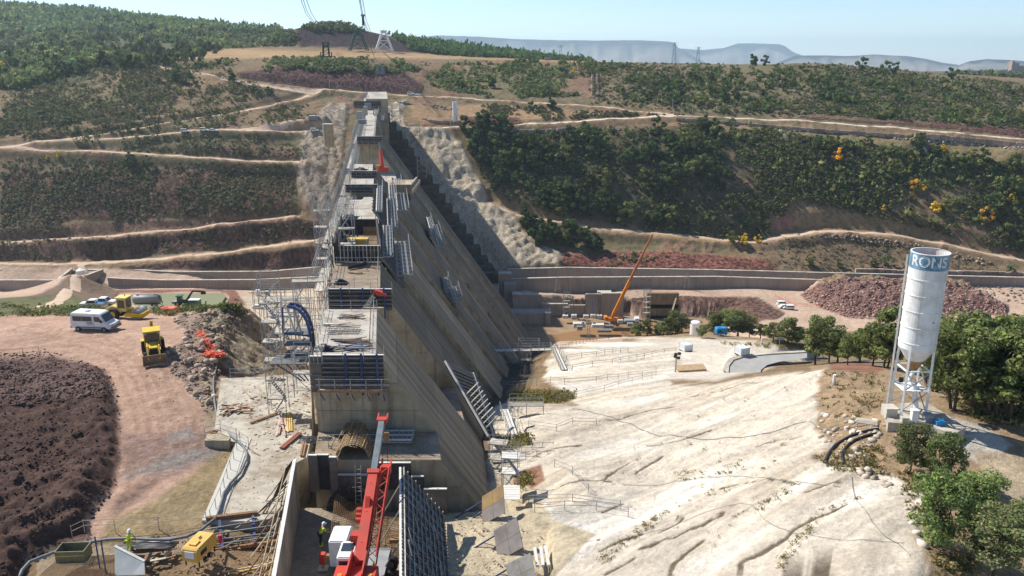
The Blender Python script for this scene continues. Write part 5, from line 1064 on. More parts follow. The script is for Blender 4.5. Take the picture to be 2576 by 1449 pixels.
# ------------------------------------------------------------------ solid slabs on the upstream side
def slab(name, label, poly, z, m, depth=6, cat='slab'):
    v = [PZ(x, y, z) for x, y in poly]; c = sum(v, Vector()) / len(v); t = thing(name, label, cat, c)
    MB().prism([p - c for p in v], (0, 0, -depth)).build('body', m, t); return t
sheetz = lambda name, poly, z, m: sheet(name, poly, z, m)
slab('concrete_slab', 'pale concrete slab left of the nearest dam block, planks lying on it', [(556,952),(640,949),(784,936),(784,1096),(772,1150),(738,1168),(702,1310),(512,1312),(596,1112),(536,1104),(545,1040)], -33.0, M_wslab, 7)
slab('concrete_kerb', 'smooth pale concrete strip along the slab edge under the rail posts', [(598,1102),(632,1102),(556,1309),(508,1309)], -32.93, mat('smooth_pale_concrete', (.49, .47, .41), .85, var=.15, scale=.6, dirt=(.4, .36, .28), dirt_amt=.4), .8, 'kerb')
slab('concrete_footing', 'small square concrete footing beside the slab, loose boards on top', [(514,1108),(574,1108),(580,1100),(560,1090),(522,1092)], -32.6, M_conc, 2.6, 'footing')
# near face wall of that footing and dark pit beside the slab
# ------------------------------------------------------------------ formwork on the dam
form_panel('front_formwork', 'dark front formwork with blue soldiers on the nearest tall dam block', 63.1, 812, 966, 893, 962, M_form, 6, (873, 912, 951))
form_panel('side_formwork', 'raw plywood end form left of the dark front formwork', 63.05, 781, 811, 896, 985, M_formb, 3, (), plat=False, n=1)
form_panel('front_formwork', 'dark form with steel walers on the wet brown deck block', 84.6, 826, 986, 727, 778, M_form, 5, (860, 915, 968), plat=False)
form_panel('front_formwork', 'tall ribbed form wall in front of the open dark box', 96.5, 853, 957, 618, 658, M_form, 2, (), ribs=11, plat=True)
form_panel('front_formwork', 'dark form edge between the pale decks, far block', 143.4, 868, 950, 464, 484, M_form, 2, (), plat=False)
form_panel('front_formwork', 'narrow dark form before the buff end wall, far block', 155.9, 884, 948, 430, 446, M_form, 2, (), plat=False)
form_panel('front_formwork', 'form ring with white rail under the high crest', 212.5, 898, 960, 343, 362, M_form, 2, (), plat=True)
form_panel('front_formwork', 'large dark form front of the topmost block', 335.8, 890, 958, 254, 272, M_form, 2, (), plat=True)
tb = thing('formwork_box', 'open dark formwork box with rebar and a grey pipe inside', 'formwork', (xup(98), 98, -25.4))
for (F, dx, a) in ((97.2, 0, 0),):
    Bar('side_wall', M_form, (-.1, 0, 1.55), (xup(117) - xup(98) - .1, 19, 1.55), .2, 3.1, tb); Bar('side_wall', M_form, (5.6, 0, 1.4), (xup(117) - xup(98) + 5.0, 19, 1.2), .2, 2.6, tb)
    Bx('back_wall', M_form, (xup(117.5) - xup(98) + 2.5, 19.7, 1.1), (5.4, .2, 2.3), tb)
    for k in range(8): Bar('rib', M_gdark, (-.35, k * 2.4, 0), (-.9, k * 2.4, 3.6), .12, .16, tb)
T('pipe', M_greyp, (1.3, 4, 0), (1.3, 4, 2.6), .45, tb, 'drum')
for k in range(12): T('rebar_bar', M_rebar, (2.0 + k * .16, 9, 0), (2.0 + k * .16, 9, 3.3), .03, tb)
for k in range(6): T('rebar_bar', M_rebar, (1.9, 9, .4 + k * .5), (3.9, 9, .4 + k * .5), .025, tb)
block('crate', 'yellow crate standing in the open dark formwork box', 'crate', 901, 617, 103, 2.6, 1.2, .9, M_woody, 0)
slope_rig('large steel climbing form with many struts beside the open dark box', 98, 117, -26.0, 9, 4.4, 2.2)
slope_rig('climbing form beside the long pale deck, upper slope', 121, 146, -24.6, 9, 4.4, 1.8)
slope_rig('small climbing form low on the dark downstream face, right of centre', 132, 141, -40.0, 4, 3.2, 1.8)
slope_rig('small climbing form above the lowest one on the downstream face', 176, 200, -40.5, 6, 3.5, 1.8, dark=False)
slope_rig('climbing form with white rails behind the small orange crane', 150, 170, -27.5, 6, 4.0, 2.4, dark=False)
slope_rig('climbing form on the slope edge right of the orange crane', 172, 190, -29.5, 6, 4.0, 2.6, dark=False)
slope_rig('upper form on the narrow far crest, downstream side', 300, 325, -22, 5, 4, 2.5, dark=False)
# concrete working platform with parapets on the slope beside the orange crane
tp = thing('working_platform', 'concrete working platform with dark parapet behind the orange crane', 'platform', (xup(180) + 5.3, 180, -27.6))
Bx('slab', M_conc, (3.5, 0, -.4), (9, 16, .8), tp); Bx('parapet', M_conc, (3.5, -8, .5), (9, .3, 1.6), tp); Bx('parapet', M_conc, (7.2, 0, .2), (.3, 16, .9), tp)
# upstream scaffolds, block by block
for (F0, F1, zb, nz, lb) in ((86, 96, -33, 5, 'scaffold against the upstream side of the wet brown deck block'), (97, 117, -31, 5, 'scaffold against the upstream side of the dark formwork box'), (119, 142, -30, 4, 'scaffold beside the long pale deck'),
    (144, 156, -30, 4, 'scaffold beside the short far deck'), (157, 171, -30, 4, 'scaffold beside the narrow far deck'), (173, 211, -33, 6, 'scaffold climbing below the buff end wall'), (214, 262, -32, 6, 'scaffold along the high narrow crest'), (337, 372, -30, 7, 'tall far scaffold beside the topmost block')):
    n = max(2, int((F1 - F0) / 2.6)); ang = math.atan2(F1 - F0, xup(F1) - xup(F0))
    scaffold(lb, (xup(F0) - .5, F0, zb), n, 1, nz, (F1 - F0) / n, 1.3, 2.0, ang, decks=(nz - 1, nz - 3), ladder=False, r=.045 if F0 > 150 else .035)
for px, yb, F, nz, lb in ((803,770,97,7,'tall thin stair scaffold rising left of the brown deck, ladders inside'), (855,655,100,3,'small scaffold at the corner of the dark box')):
    p = P(px, yb, F); scaffold(lb, p, 1, 1, nz, 1.8, 1.4, 2.0, 0, decks=range(1, nz), r=.04)
scaffold('freestanding stair tower on the pale slab left of the nearest block', P(677, 1052, 70.8), 1, 1, 7, 1.7, 1.3, 1.9, .05, decks=range(1, 7), r=.035)
scaffold('cluttered scaffold under the blue curved gantry', P(697, 925, 72.5), 2, 2, 3, 1.6, 1.4, 1.7, 0, decks=(2,), r=.035)
scaffold('white scaffold bridge left of the cluttered one, behind the slab', P(680, 880, 88), 2, 1, 3, 1.8, 1.3, 2.0, 0, decks=(2, 3), r=.035)
scaffold('thin scaffold behind the blue gantry, leaning parts', P(745, 850, 80), 2, 1, 3, 1.6, 1.3, 2.0, .1, decks=(3,), r=.035)
scaffold('scaffold grid before the pale valley floor left of the dam', P(640, 800, 190), 5, 1, 3, 2.6, 1.5, 2.2, .05, decks=(), r=.06, ladder=False)
p = P(740, 985, 65); scaffold('leaning bracket scaffold on the left side of the nearest block', p, 1, 1, 2, 1.5, 1.0, 1.6, 0, decks=(0, 1), r=.04, ladder=False)
# blue curved gantry
g0 = P(745, 880, 70); tg = thing('curved_gantry', 'blue curved steel form gantry arching beside the nearest block', 'gantry', g0)
cpts = [(712,790),(711,774),(722,771),(738,773),(752,780),(763,792),(772,808),(778,828),(782,850),(784,872),(784,896)]
for dF, nm in ((0, 'curved_beam'), (.9, 'curved_beam')):
    b = MB(); q = [P(x, y, 70) - g0 + Vector((0, dF, 0)) for x, y in cpts]
    for a_, b_ in zip(q[2:-1], q[3:]): b.bar(a_, b_, .24, .22, (0, 1, 0))
    b.build(nm, M_blue, tg)
for k in range(9):
    q = P(*cpts[k + 1], 70) - g0; MB().bar(q, q + Vector((0, .9, 0)), .14, .06).build('crossbar', M_blue, tg)
for x0, y0, x1, y1 in ((711,774,712,838),(714,800,714,870),(740,776,758,838),(722,774,742,836),(715,838,782,846),(760,795,742,838),(735,905,782,860),(720,900,768,850)):
    a, b = P(x0, y0, 70) - g0, P(x1, y1, 70) - g0; Bar('strut', M_blue if (x0 % 2 or y0 > 800) else M_woodg, a, b, .12, .12, tg)
for k in range(3): Bx('platform_plank', M_gdark, (P(748, 842 + 27 * k, 70) - g0) + Vector((0, .8, 0)), (2.5, 1.7, .1), tg)
t = thing('side_platform', 'dark steel platform on brackets left of the nearest block', 'platform', P(735, 905, 69))
for k in range(5): Bx('deck_plank', M_gdark, (-.1, -.9 + .45 * k, 0), (3.4, .4, .08), t)
for k in range(4): Bar('bracket', M_blue, (1.5 - k * .9, -.9, -.1), (1.9 - k * .3, -.9, -1.7), .09, .09, t)
for h in (.5, 1): T('guard_rail', M_galv, (-1.8, -1.1, h), (1.6, -1.1, h), .03, t)
for k in range(4): T('rail_post', M_galv, (-1.8 + k * 1.13, -1.1, 0), (-1.8 + k * 1.13, -1.1, 1.05), .03, t)
# things lying on the decks
def on_deck(name, label, cat, F, s, z, build):
    t = thing(name, label, cat, (xup(F) + s, F, z)); build(t); return t
def girders(t):
    for k in range(3):
        for h in (0, .35): Bar('chord', M_woodg, (0, k * .5, h), (2.9, k * .5 + .3, h), .07, .07, t)
        for q in range(7): Bar('lacing', M_woodg, (q * .4, k * .5, 0 if q % 2 else .35), (q * .4 + .4, k * .5, .35 if q % 2 else 0), .04, .04, t)
on_deck('girder_stack', 'grey lattice girders lying on the nearest grey deck', 'girders', 68.5, .8, -23.93, girders)
def boards(n, m, L, sp, w=.16, seed=1):
    def f(t):
        rs = random.Random(seed)
        for k in range(n):
            a = rs.uniform(-.5, .5) + (0 if sp < 2 else 0); c = Vector((rs.uniform(-sp, sp) * .5, rs.uniform(-sp, sp) * .35, .05 + .05 * (k % 4))); d = Vector((math.cos(a), math.sin(a), rs.uniform(-.02, .04))) * L * rs.uniform(.3, .55)
            Bar('board', m[k % len(m)], c - d, c + d, w, .06, t)
    return f
on_deck('board_pile', 'pale boards scattered in the middle of the nearest grey deck', 'boards', 71, 1.6, -23.95, boards(7, [M_edge, M_wood], 1.6, 1.6, .14, 2))
on_deck('bar_bundle', 'dark bars and rods bundled on the far part of the nearest deck', 'bars', 73.2, 2.8, -23.95, boards(9, [M_gdark, M_woodb], 2.6, .8, .08, 3))
on_deck('bar_bundle', 'rusty and blue bars heaped near the front of the nearest deck', 'bars', 66.4, 3.0, -23.93, boards(14, [M_rust, M_gdark, M_blue, M_rebar], 3.2, 1.0, .07, 4))
on_deck('prop_pile', 'blue and grey props tangled at the front corner of the nearest deck', 'props', 64.6, 3.4, -23.9, boards(12, [M_blue, M_gdark, M_woodg], 2.8, 1.1, .1, 5))
def tarp(w, d, h, seed=1):
    def f(t):
        rs = np.random.RandomState(seed); n = 14; g = np.linspace(-1, 1, n); X, Y = np.meshgrid(g, g); R = np.sqrt(X ** 2 + Y ** 2); H = np.maximum(0.02, (1 - R ** 2) * .5 + .5 * fbm(X * 2.2 + seed, Y * 2.2, 3, seed)) * h
        H[R > 1] = .0; V_ = np.stack([X * w * (1 + .2 * fbm(Y * 2, X, 2, seed)), Y * d, H], -1).reshape(-1, 3); ii = np.arange(n * n).reshape(n, n); Q_ = np.stack([ii[:-1, :-1], ii[:-1, 1:], ii[1:, 1:], ii[1:, :-1]], -1).reshape(-1, 4)
        link('cloth', npmesh('cloth', V_, Q_, M_tarp), None, t)
    return f
on_deck('tarpaulin', 'black tarpaulin heaped at the front left corner of the nearest deck', 'tarpaulin', 64.6, .9, -23.97, tarp(.9, .7, .8, 1))
on_deck('tarpaulin', 'black crumpled sheet beside the rail of the wet brown deck', 'tarpaulin', 86.6, 1.0, -24.37, tarp(1.0, .6, .9, 2))
on_deck('black_pipe', 'black pipe section lying on the wet brown deck', 'pipe', 92.8, 1.8, -24.1, lambda t: MB().tube((0, 0, 0), (1.8, 1.6, .1), .22, 12).build('body', M_tarp, t))
on_deck('board_pile', 'few thin boards on the wet brown deck near its right edge', 'boards', 91.0, 3.3, -24.35, boards(5, [M_wood, M_woodb], 2.2, 1.5, .1, 7))
on_deck('tarpaulin', 'dark debris mound on the long pale deck at its far edge', 'tarpaulin', 141, 1.2, -23.97, tarp(1.2, 1.6, .8, 4))
on_deck('tarpaulin', 'dark debris heap on the left of the long pale deck', 'tarpaulin', 122.5, .8, -23.97, tarp(1.2, 2.0, .9, 5))
on_deck('tarpaulin', 'dark debris on the narrow far deck beside the ladder', 'tarpaulin', 162, 1.2, -21.97, tarp(1.6, 2.4, 1.0, 6))
def verticals(n, F0, F1, s, h, m=M_rebar, r=.02):
    def f(t):
        o = t.location
        for k in range(n):
            F = F0 + (F1 - F0) * k / (n - 1); x = xup(F) + s - o.x; T('bar', m, (x, F - o.y, 0), (x + .03, F - o.y, h * (.8 + .3 * rnd.random())), r, t)
    return f
on_deck('starter_bars', 'row of rusty starter bars on the right edge of the nearest deck', 'bars', 64, 4.6, -23.97, verticals(22, 64, 75.5, 4.7, .9))
on_deck('starter_bars', 'thin row of bars along the right edge of the long pale deck', 'bars', 119, 4.8, -23.97, verticals(20, 119, 143, 4.8, 1.0, M_gdark, .025))
for (F0, F1, s, z, lb) in ((63.6, 75.8, 5.0, -24, 'rail along the right edge of the nearest grey deck'), (63.6, 75.8, .25, -24, 'rail along the left edge of the nearest grey deck'), (85.5, 96, 5.3, -24.4, 'rail along the right edge of the wet brown deck'), (119, 143, .3, -24, 'rail along the left edge of the long pale deck'), (214, 284, .3, -21, 'rail along the left of the high narrow crest'), (214, 284, 3.8, -21, 'rail along the right of the high narrow crest')):
    fence3(lb, [Vector((xup(F0) + s, F0, z)), Vector((xup(F1) + s, F1, z))], 1.0, .03 if F0 < 150 else .045)
for F, z, lb in ((85.2, -24.4, 'short rail across the front of the wet brown deck'), (119.3, -24, 'white rail across the front of the long pale deck'), (143.2, -24, 'rail across the far end of the long pale deck'), (75.6, -24, 'rail across the far end of the nearest deck')):
    fence3(lb, [Vector((xup(F) + .2, F, z)), Vector((xup(F) + 5.3, F, z))], 1.0, .03)
# thin slab rising behind the nearest deck
block('precast_panel', 'grey vertical panel standing behind the nearest deck at its right', 'panel', 0, 0, 1, 1, 1, 1, M_conc) if False else None
t = thing('precast_panel', 'grey concrete panel standing just behind the nearest deck', 'panel', P(940, 790, 76.6)); Bx('body', M_conc, (0, 0, -.6), (2.0, .25, 2.6), t)
# clutter on the far crest
for px, py, F, w, h, lb in ((905,300,262,1.6,2.4,'grey mixer box on the high narrow crest'), (920,290,280,1.2,3.0,'tall thin cabinet on the far crest'), (912,312,245,2.2,1.2,'dark box with pipes on the crest'), (926,276,318,2.4,2.4,'pale unit at the far end of the crest')):
    block('crest_unit', lb, 'equipment', px, py, F, w, 1.5, h, M_greyp if w < 2 else M_slate)
t = thing('concrete_shaft', 'square concrete shaft head beside the topmost dam block', 'shaft', P(957, 262, 405)); Bx('body', M_pier, (0, 0, -1), (2.6, 2.6, 9), t); Bx('lid', M_conc, (0, 0, 3.7), (3.0, 3.0, .3), t)
t = thing('concrete_shaft', 'round grey concrete shaft standing on the left rock cut', 'shaft', P(827, 352, 398)); T('body', M_conc, (0, 0, -3), (0, 0, 7.6), 2.6, t, 'drum'); T('rim', M_slab, (0, 0, 7.4), (0, 0, 7.75), 2.7, t, 'drum')
scaffold('scaffold tower in the dark cut right of the dam', P(1050, 445, 372), 1, 1, 5, 4, 3, 2.4, 0, decks=(3, 5), r=.09)
scaffold('small scaffold at the upper edge of the dark cut', P(1030, 352, 400), 1, 1, 3, 5, 3, 2.0, 0, decks=(2, 3), r=.09, ladder=False)
scaffold('scaffold clutter beside the topmost block, downstream side', P(965, 305, 400), 2, 1, 3, 4, 3, 2.4, 0, decks=(1, 3), r=.09, ladder=False)
# inclined form panel in the gap between the two nearest blocks
A0, A1, B0, B1 = P(1119, 908, 82), P(1228, 1098, 75.5), P(1190, 938, 84), P(1243, 1100, 77)
t = thing('slope_formwork', 'inclined black ribbed formwork ladder beside the sloping face, right of the gap', 'formwork', A0)
for k, (a, b) in enumerate(((A0, A1), (B0, B1))):
    Bar('side_rail', M_edge, a - A0, b - A0, .16, .16, t); Bar('side_rail', M_gdark, a - A0 + Vector((.25, 0, -.3)), b - A0 + Vector((.25, 0, -.3)), .12, .3, t)
for k in range(17):
    q = (k + .4) / 17; a, b = A0.lerp(A1, q) - A0, B0.lerp(B1, q) - A0; Bar('cross_rib', M_gdark, a, b, .1, .14, t)
for k in range(9):
    q = .45 + k * .055; a = A0.lerp(A1, q) - A0; Bar('strut', M_gdark if k % 2 else M_woodg, a + Vector((.2, .2, -.2)), a + Vector((1.5, 1.2, .8)), .12, .1, t)
for k in range(5):
    q = k / 5; s_ = [A0.lerp(A1, q), A0.lerp(A1, q + .19), B0.lerp(B1, q + .19), B0.lerp(B1, q)]; MB().add([p - A0 + Vector((0, 0, -.5)) for p in s_], [(0, 1, 2, 3)]).build('form_sheet', M_form, t)
# ------------------------------------------------------------------ walkways and scaffolds on the right bank
def walkway(label, a, b, w=1.2, r=.035, legs=(), n=4, rail=1.0):
    a = Vector(a); b = Vector(b); d = b - a; L = d.length; t = thing('walkway', label, 'walkway', a); sd_ = Vector((-d.y, d.x, 0)).normalized()
    for j in range(4): Bar('deck_plank', M_edge if j % 2 else M_woodg, sd_ * (j - 1.5) * w / 4, d + sd_ * (j - 1.5) * w / 4, w / 4.3, .06, t)
    for s in (-1, 1):
        for k in range(n + 1):
            p = d * k / n + sd_ * s * w / 2; T('rail_post', M_galv, p, p + Vector((0, 0, rail + .1)), r, t)
        for h in (.5, 1): T('guard_rail', M_galv, sd_ * s * w / 2 + Vector((0, 0, h * rail)), d + sd_ * s * w / 2 + Vector((0, 0, h * rail)), r * .8, t)
    for q, h in legs:
        for s in (-1, 1): T('leg', M_galv, d * q + sd_ * s * w / 2 - Vector((0, 0, h)), d * q + sd_ * s * w / 2, r, t)
        T('leg_brace', M_galv, d * q - sd_ * w / 2 - Vector((0, 0, h)), d * q + sd_ * w / 2, r, t); T('leg_brace', M_galv, d * q - sd_ * w / 2, d * q + d.normalized() * 1.5 - sd_ * w / 2 - Vector((0, 0, h)), r, t)
    return t
walkway('long white scaffold footbridge from the dam face to the rock, far one', P(1238, 882, 150), P(1400, 878, 152), 1.4, .05, ((.42, 6), (.55, 6.5)), 5, 1.1)
scaffold('portal of scaffold tubes in the middle of the far footbridge', P(1305, 880, 149), 1, 1, 1, 4, 1.4, 1.9, 0, rails=False, ladder=False, r=.055)
scaffold('scaffold stair legs below the far footbridge', P(1312, 932, 147), 1, 1, 2, 1.8, 1.4, 2.0, 0, decks=(1,), r=.05)
walkway('stair flight of scaffold dropping to the rock from the far footbridge', P(1392, 872, 153), P(1418, 930, 134), 1.2, .05, (), 6)
walkway('white ramp of boards along the rock foot, second from the front', P(1268, 1030, 88), P(1296, 1108, 77), 1.0, .03, ((.1, 1.5), (.9, 1)), 5)
scaffold('scaffold frames at the head of the board ramp by the marsh grass', P(1282, 1046, 87.5), 2, 1, 1, 2.0, 1.4, 1.2, 0, decks=(1,), r=.03, ladder=False)
walkway('broad white plank footbridge across the rock gully, nearest one', P(1234, 1152, 71.5), P(1398, 1146, 73), 1.9, .03, ((.05, 2.2), (.5, 1.6)), 6)
scaffold('scaffold stair tower at the dam end of the nearest footbridge', P(1232, 1195, 69), 1, 1, 2, 1.5, 1.3, 1.6, -.2, decks=(1, 2), r=.03)
scaffold('scaffold stair below the nearest footbridge, going down to the slab', P(1262, 1232, 63), 1, 1, 2, 1.4, 1.4, 1.5, -.1, decks=(1, 2), r=.03, dm=M_edge)
t = thing('landing', 'white plank landing at the foot of the scaffold stair', 'landing', P(1283, 1240, 61))
for k in range(6): Bx('plank', M_edge, (0, -1 + k * .4, .05), (1.7, .36, .06), t)
for lb, pts, h in (('rail along the rock foot by the marsh grass', [(1235,972),(1290,975),(1350,970),(1420,968)], 1.0), ('thin rail crossing the rock above the marsh grass', [(1420,968),(1500,962),(1580,950),(1650,942)], .9),
   ('rail of posts on the upper rock, right part of the pair', [(1400,1010),(1450,1000),(1520,985),(1590,965),(1640,952)], .9), ('long thin rail high on the rock below the road bend', [(1440,930),(1540,915),(1640,895),(1700,885)], .9),
   ('thin rail beside the far stair flight', [(1425,905),(1500,895),(1580,885)], .9), ('rail at the head of the rock behind the footbridge', [(1410,880),(1440,868),(1500,858),(1560,852)], 1.0),
   ('rail around the pool bay, near the plank bridge', [(1330,1075),(1400,1085),(1440,1068),(1500,1070)], .8), ('posts and rail right of the nearest footbridge', [(1395,1175),(1440,1195),(1480,1240)], .8),
   ('low rail in front of the rock, leading from the tilted panels', [(1345,1290),(1420,1283),(1500,1285),(1580,1300)], .8), ('rail line on the slab edge behind the tilted panels', [(1330,1265),(1440,1262),(1560,1280)], .7)):
    fence(lb, pts, h, .03 if pts[0][1] > 1000 else .04, 2, M_gdark if pts[0][1] < 960 else M_galv, 3.0)
# anchors drilled in the rock face
am = MB(); rs = random.Random(5)
for r_ in range(17):
    for c_ in range(34):
        x = 1400 + c_ * 21 + r_ * 9 + rs.uniform(-4, 4); y = 975 + r_ * 16 - c_ * 3.6 + rs.uniform(-3, 3) + max(0, r_ - 6) * 3
        if x > 2090 or y > 1230 or y < 940: continue
        p = G(x, y, 0, 130)
        if p is None: continue
        am.tube(p - Vector((0, 0, .1)), p + Vector((rs.uniform(-.12, .05), rs.uniform(-.1, .02), .16)), .012, 4)
o = am.build('rock_anchors', M_gdark); tag(o, kind='stuff')
def cable(name, label, cat, pts, r, m=M_hoseb, lift=.06, seg=.6, Fmin=0, parts=False):
    g = [G(x, y, Fmin) for x, y in pts]; g = [p for p in g if p is not None]; ps = []
    for i in range(len(g) - 1):
        p0, p1, p2, p3 = g[max(i - 1, 0)], g[i], g[i + 1], g[min(i + 2, len(g) - 1)]; n = max(2, int((p2 - p1).length / seg))
        for k in range(n):
            s = k / n; q = .5 * ((2 * p1) + (p2 - p0) * s + (2 * p0 - 5 * p1 + 4 * p2 - p3) * s * s + (3 * p1 - p0 - 3 * p2 + p3) * s ** 3); ps.append(Vector((q.x, q.y, float(zat(q.x, q.y)) + lift)))
    return tag(MB().path(ps, r, 6).build(name, m, smooth=True), label, cat)
cable('hose', 'long thin dark hose winding right across the white rock', 'hose', [(1430,1030),(1480,1035),(1540,1050),(1600,1075),(1650,1095),(1740,1102),(1850,1102),(1920,1092),(2000,1068),(2040,1062),(2060,1078),(2090,1085),(2150,1075),(2205,1068)], .03, M_hose)
cable('hose', 'thin dark cable looping on the lower white rock', 'hose', [(1560,1220),(1700,1212),(1850,1200),(1950,1208),(2080,1222),(2130,1230)], .018, M_hose)
cable('hose', 'thin wire over the bottom white rock towards the corner', 'hose', [(1560,1360),(1750,1300),(1880,1270),(1940,1320),(2050,1350),(2200,1362),(2300,1370)], .014, M_hose)
cable('hose', 'double thin cable curving down to the foreground tree trunks', 'hose', [(2142,1200),(2150,1250),(2180,1290),(2210,1335),(2260,1370),(2300,1410)], .018, M_hose)
cable('hose', 'black thick hose left of a bundle beside the silo', 'hose', [(2072,1165),(2090,1135),(2120,1110),(2160,1092),(2230,1078)], .11, lift=.12); cable('hose', 'black thick hose right of a bundle beside the silo', 'hose', [(2122,1168),(2118,1145),(2135,1120),(2170,1102),(2235,1086)], .11, lift=.12)
cable('hose', 'black cable curling below the marsh grass', 'hose', [(1340,1120),(1320,1085),(1335,1075),(1352,1070)], .07)
# three tilted form panels with struts
M_ply = mat('stained_plywood', (.47, .40, .34), .7, var=.2, scale=.8, dirt=(.30, .22, .18), dirt_amt=.6, dirt_scale=.7); M_plyr = mat('rust_stained_plywood', (.52, .33, .15), .6, var=.35, scale=.9, dirt=(.62, .45, .16), dirt_amt=.8, dirt_scale=.8)
for lb, cr, F, top in (('tilted form panel with a rusty orange upper half, farthest of three', [(1212,1249),(1265,1217),(1270,1289),(1213,1321)], 56.5, True), ('tilted brown grey form panel, middle one of three', [(1241,1335),(1299,1301),(1316,1376),(1253,1413)], 52, False), ('tilted pale grey form panel, nearest of three at the bottom edge', [(1271,1420),(1334,1390),(1352,1466),(1287,1500)], 48.5, False)):
    c = [P(cr[0][0], cr[0][1], F), P(cr[1][0], cr[1][1], F + .4), P(cr[2][0], cr[2][1], F - 1.0), P(cr[3][0], cr[3][1], F - 1.4)]; o = c[3]; t = thing('tilted_form_panel', lb, 'form panel', o)
    n = (c[1] - c[0]).cross(c[3] - c[0]).normalized() * .12
    for r_ in range(2):
        for q_ in range(2):
            def L_(u, v): return c[0].lerp(c[1], u).lerp(c[3].lerp(c[2], u), v) - o
            u0, u1, v0, v1 = q_ * .5 + .004, q_ * .5 + .496, r_ * .5 + .004, r_ * .5 + .496
            MB().prism([L_(u0, v0), L_(u1, v0), L_(u1, v1), L_(u0, v1)], n).build('sheet', M_plyr if (top and r_ == 0) else (M_ply if F > 50 else M_slab), t)
    for u in (.05, .5, .95): Bar('back_rail', M_gdark, c[0].lerp(c[1], u) - o + n * 2.2, c[3].lerp(c[2], u) - o + n * 2.2, .14, .2, t)
    for k in range(3):
        q = c[0].lerp(c[3], .15 + .35 * k) - o + n * 2.5; T('prop', M_blue, q, q + Vector((-2.6, -.3, -1.6 - .3 * k)), .06, t); T('prop', M_gdark, q, q + Vector((-2.4, 1.0, -2.2)), .045, t)
    MB().prism([c[0] - o + n * 3, c[3] - o + n * 3, c[3] - o + n * 3 + Vector((.5, .3, -3.2)), c[0] - o + n * 3 + Vector((.5, .3, -3.0))], (.1, .1, 0)).build('support_frame', M_formb, t)
# ------------------------------------------------------------------ vehicles
def wheel(t, x, y, r, w, hub=M_greyp, name='wheel'):
    b = MB().tube((x, y - w / 2, r), (x, y + w / 2, r), r, 18); o = b.build(name, M_black, t)
    s = 1 if y > 0 else -1; MB().tube((x, y - w / 2 - .015, r), (x, y + w / 2 + .015, r), r * .52, 14).build('rim', hub, o); return o
def side_prism(name, prof, y0, y1, m, t, bevel=.05, top=0):
    n = len(prof); v = [(x, y, z) for y in (y0, y1) for x, z in prof]
    return MB().add(v, [tuple(range(n)), tuple(range(2 * n - 1, n - 1, -1))] + [(i, n + i, n + (i + 1) % n, (i + 1) % n) for i in range(n)]).build(name, m, t, bevel=bevel)
def place(px, py, F=None):
    if F is None: return G(px, py, 50)
    return P(px, py, F)
def car(label, p, rz, kind='car', m=M_white, group=None, roofm=None):
    name = {'car': 'parked_car', 'pickup': 'pickup_truck', 'small': 'parked_van'}[kind]
    t = thing(name, label, 'car' if kind != 'pickup' else 'pickup', p, rz, group)
    if kind == 'small':
        prof = [(-2.1, .35), (2.1, .35), (2.15, .8), (1.3, 1.05), (.75, 1.75), (-1.95, 1.8), (-2.15, 1.1)]; side_prism('body', prof, -.86, .86, m, t)
        for s in (-1, 1): side_prism('side_window', [(.95, 1.12), (.6, 1.62), (-1.8, 1.66), (-1.9, 1.12)], s * .865, s * .885, M_glass, t, 0)
        MB().add([(1.32, -.7, 1.08), (1.32, .7, 1.08), (.82, .65, 1.68), (.82, -.65, 1.68)], [(0, 1, 2, 3)]).build('windscreen', M_glass, t); Bx('rear_window', M_glass, (-2.09, 0, 1.4), (.06, 1.3, .45), t)
    elif kind == 'pickup':
        side_prism('body', [(-2.6, .5), (2.6, .5), (2.65, .95), (2.45, 1.1), (1.4, 1.15), (-2.6, 1.15)], -.9, .9, m, t); side_prism('cabin', [(1.35, 1.1), (.7, 1.78), (-.75, 1.8), (-.95, 1.1)], -.82, .82, m, t)
        for s in (-1, 1): side_prism('side_window', [(1.1, 1.18), (.62, 1.68), (-.68, 1.7), (-.78, 1.18)], s * .825, s * .845, M_glass, t, 0)
        MB().add([(1.36, -.7, 1.14), (1.36, .7, 1.14), (.78, .66, 1.74), (.78, -.66, 1.74)], [(0, 1, 2, 3)]).build('windscreen', M_glass, t); Bx('load_bed', M_skyb if roofm else M_black, (-1.75, 0, 1.17), (1.5, 1.5, .05), t)
    else:
        side_prism('body', [(-2.1, .35), (2.1, .35), (2.15, .75), (1.2, .95), (-2.0, 1.0), (-2.15, .7)], -.86, .86, m, t); side_prism('cabin', [(1.1, .92), (.5, 1.42), (-1.2, 1.45), (-1.8, .98)], -.78, .78, m, t)
        for s in (-1, 1): side_prism('side_window', [(.85, 1.0), (.45, 1.36), (-1.1, 1.38), (-1.5, 1.02)], s * .785, s * .80, M_glass, t, 0)
        MB().add([(1.12, -.66, .95), (1.12, .66, .95), (.56, .62, 1.4), (.56, -.62, 1.4)], [(0, 1, 2, 3)]).build('windscreen', M_glass, t)
    for x in (-1.35, 1.4): 
        for y in (-.8, .8): wheel(t, x * (1.2 if kind == 'pickup' else 1), y, .34, .22)
    for y in (-.62, .62): Bx('headlight', M_galv, (2.13 if kind != 'pickup' else 2.63, y, .72 if kind != 'pickup' else .9), (.06, .3, .14), t)
    return t
CARG = 'cars parked on the hillside tracks'
for x, y, rz, k, m, lb in ((465,333,.1,'small',M_white,'white van with blue tint parked alone on the left hillside track'), (513,330,.05,'small',M_white,'white van, left one of two nose to tail on the left track'), (536,331,0,'car',M_white,'pale car, right one of two nose to tail on the left track'),
    (791,331,.1,'small',M_white,'white van at the end of the track beside the round concrete shaft'), (1034,239,0,'small',M_white,'white van on the crest road, left of a second white car'), (1054,241,.1,'car',M_white,'white car on the crest road behind a white van')):
    car(lb, G(x, y, 330), rz, k, m, CARG)
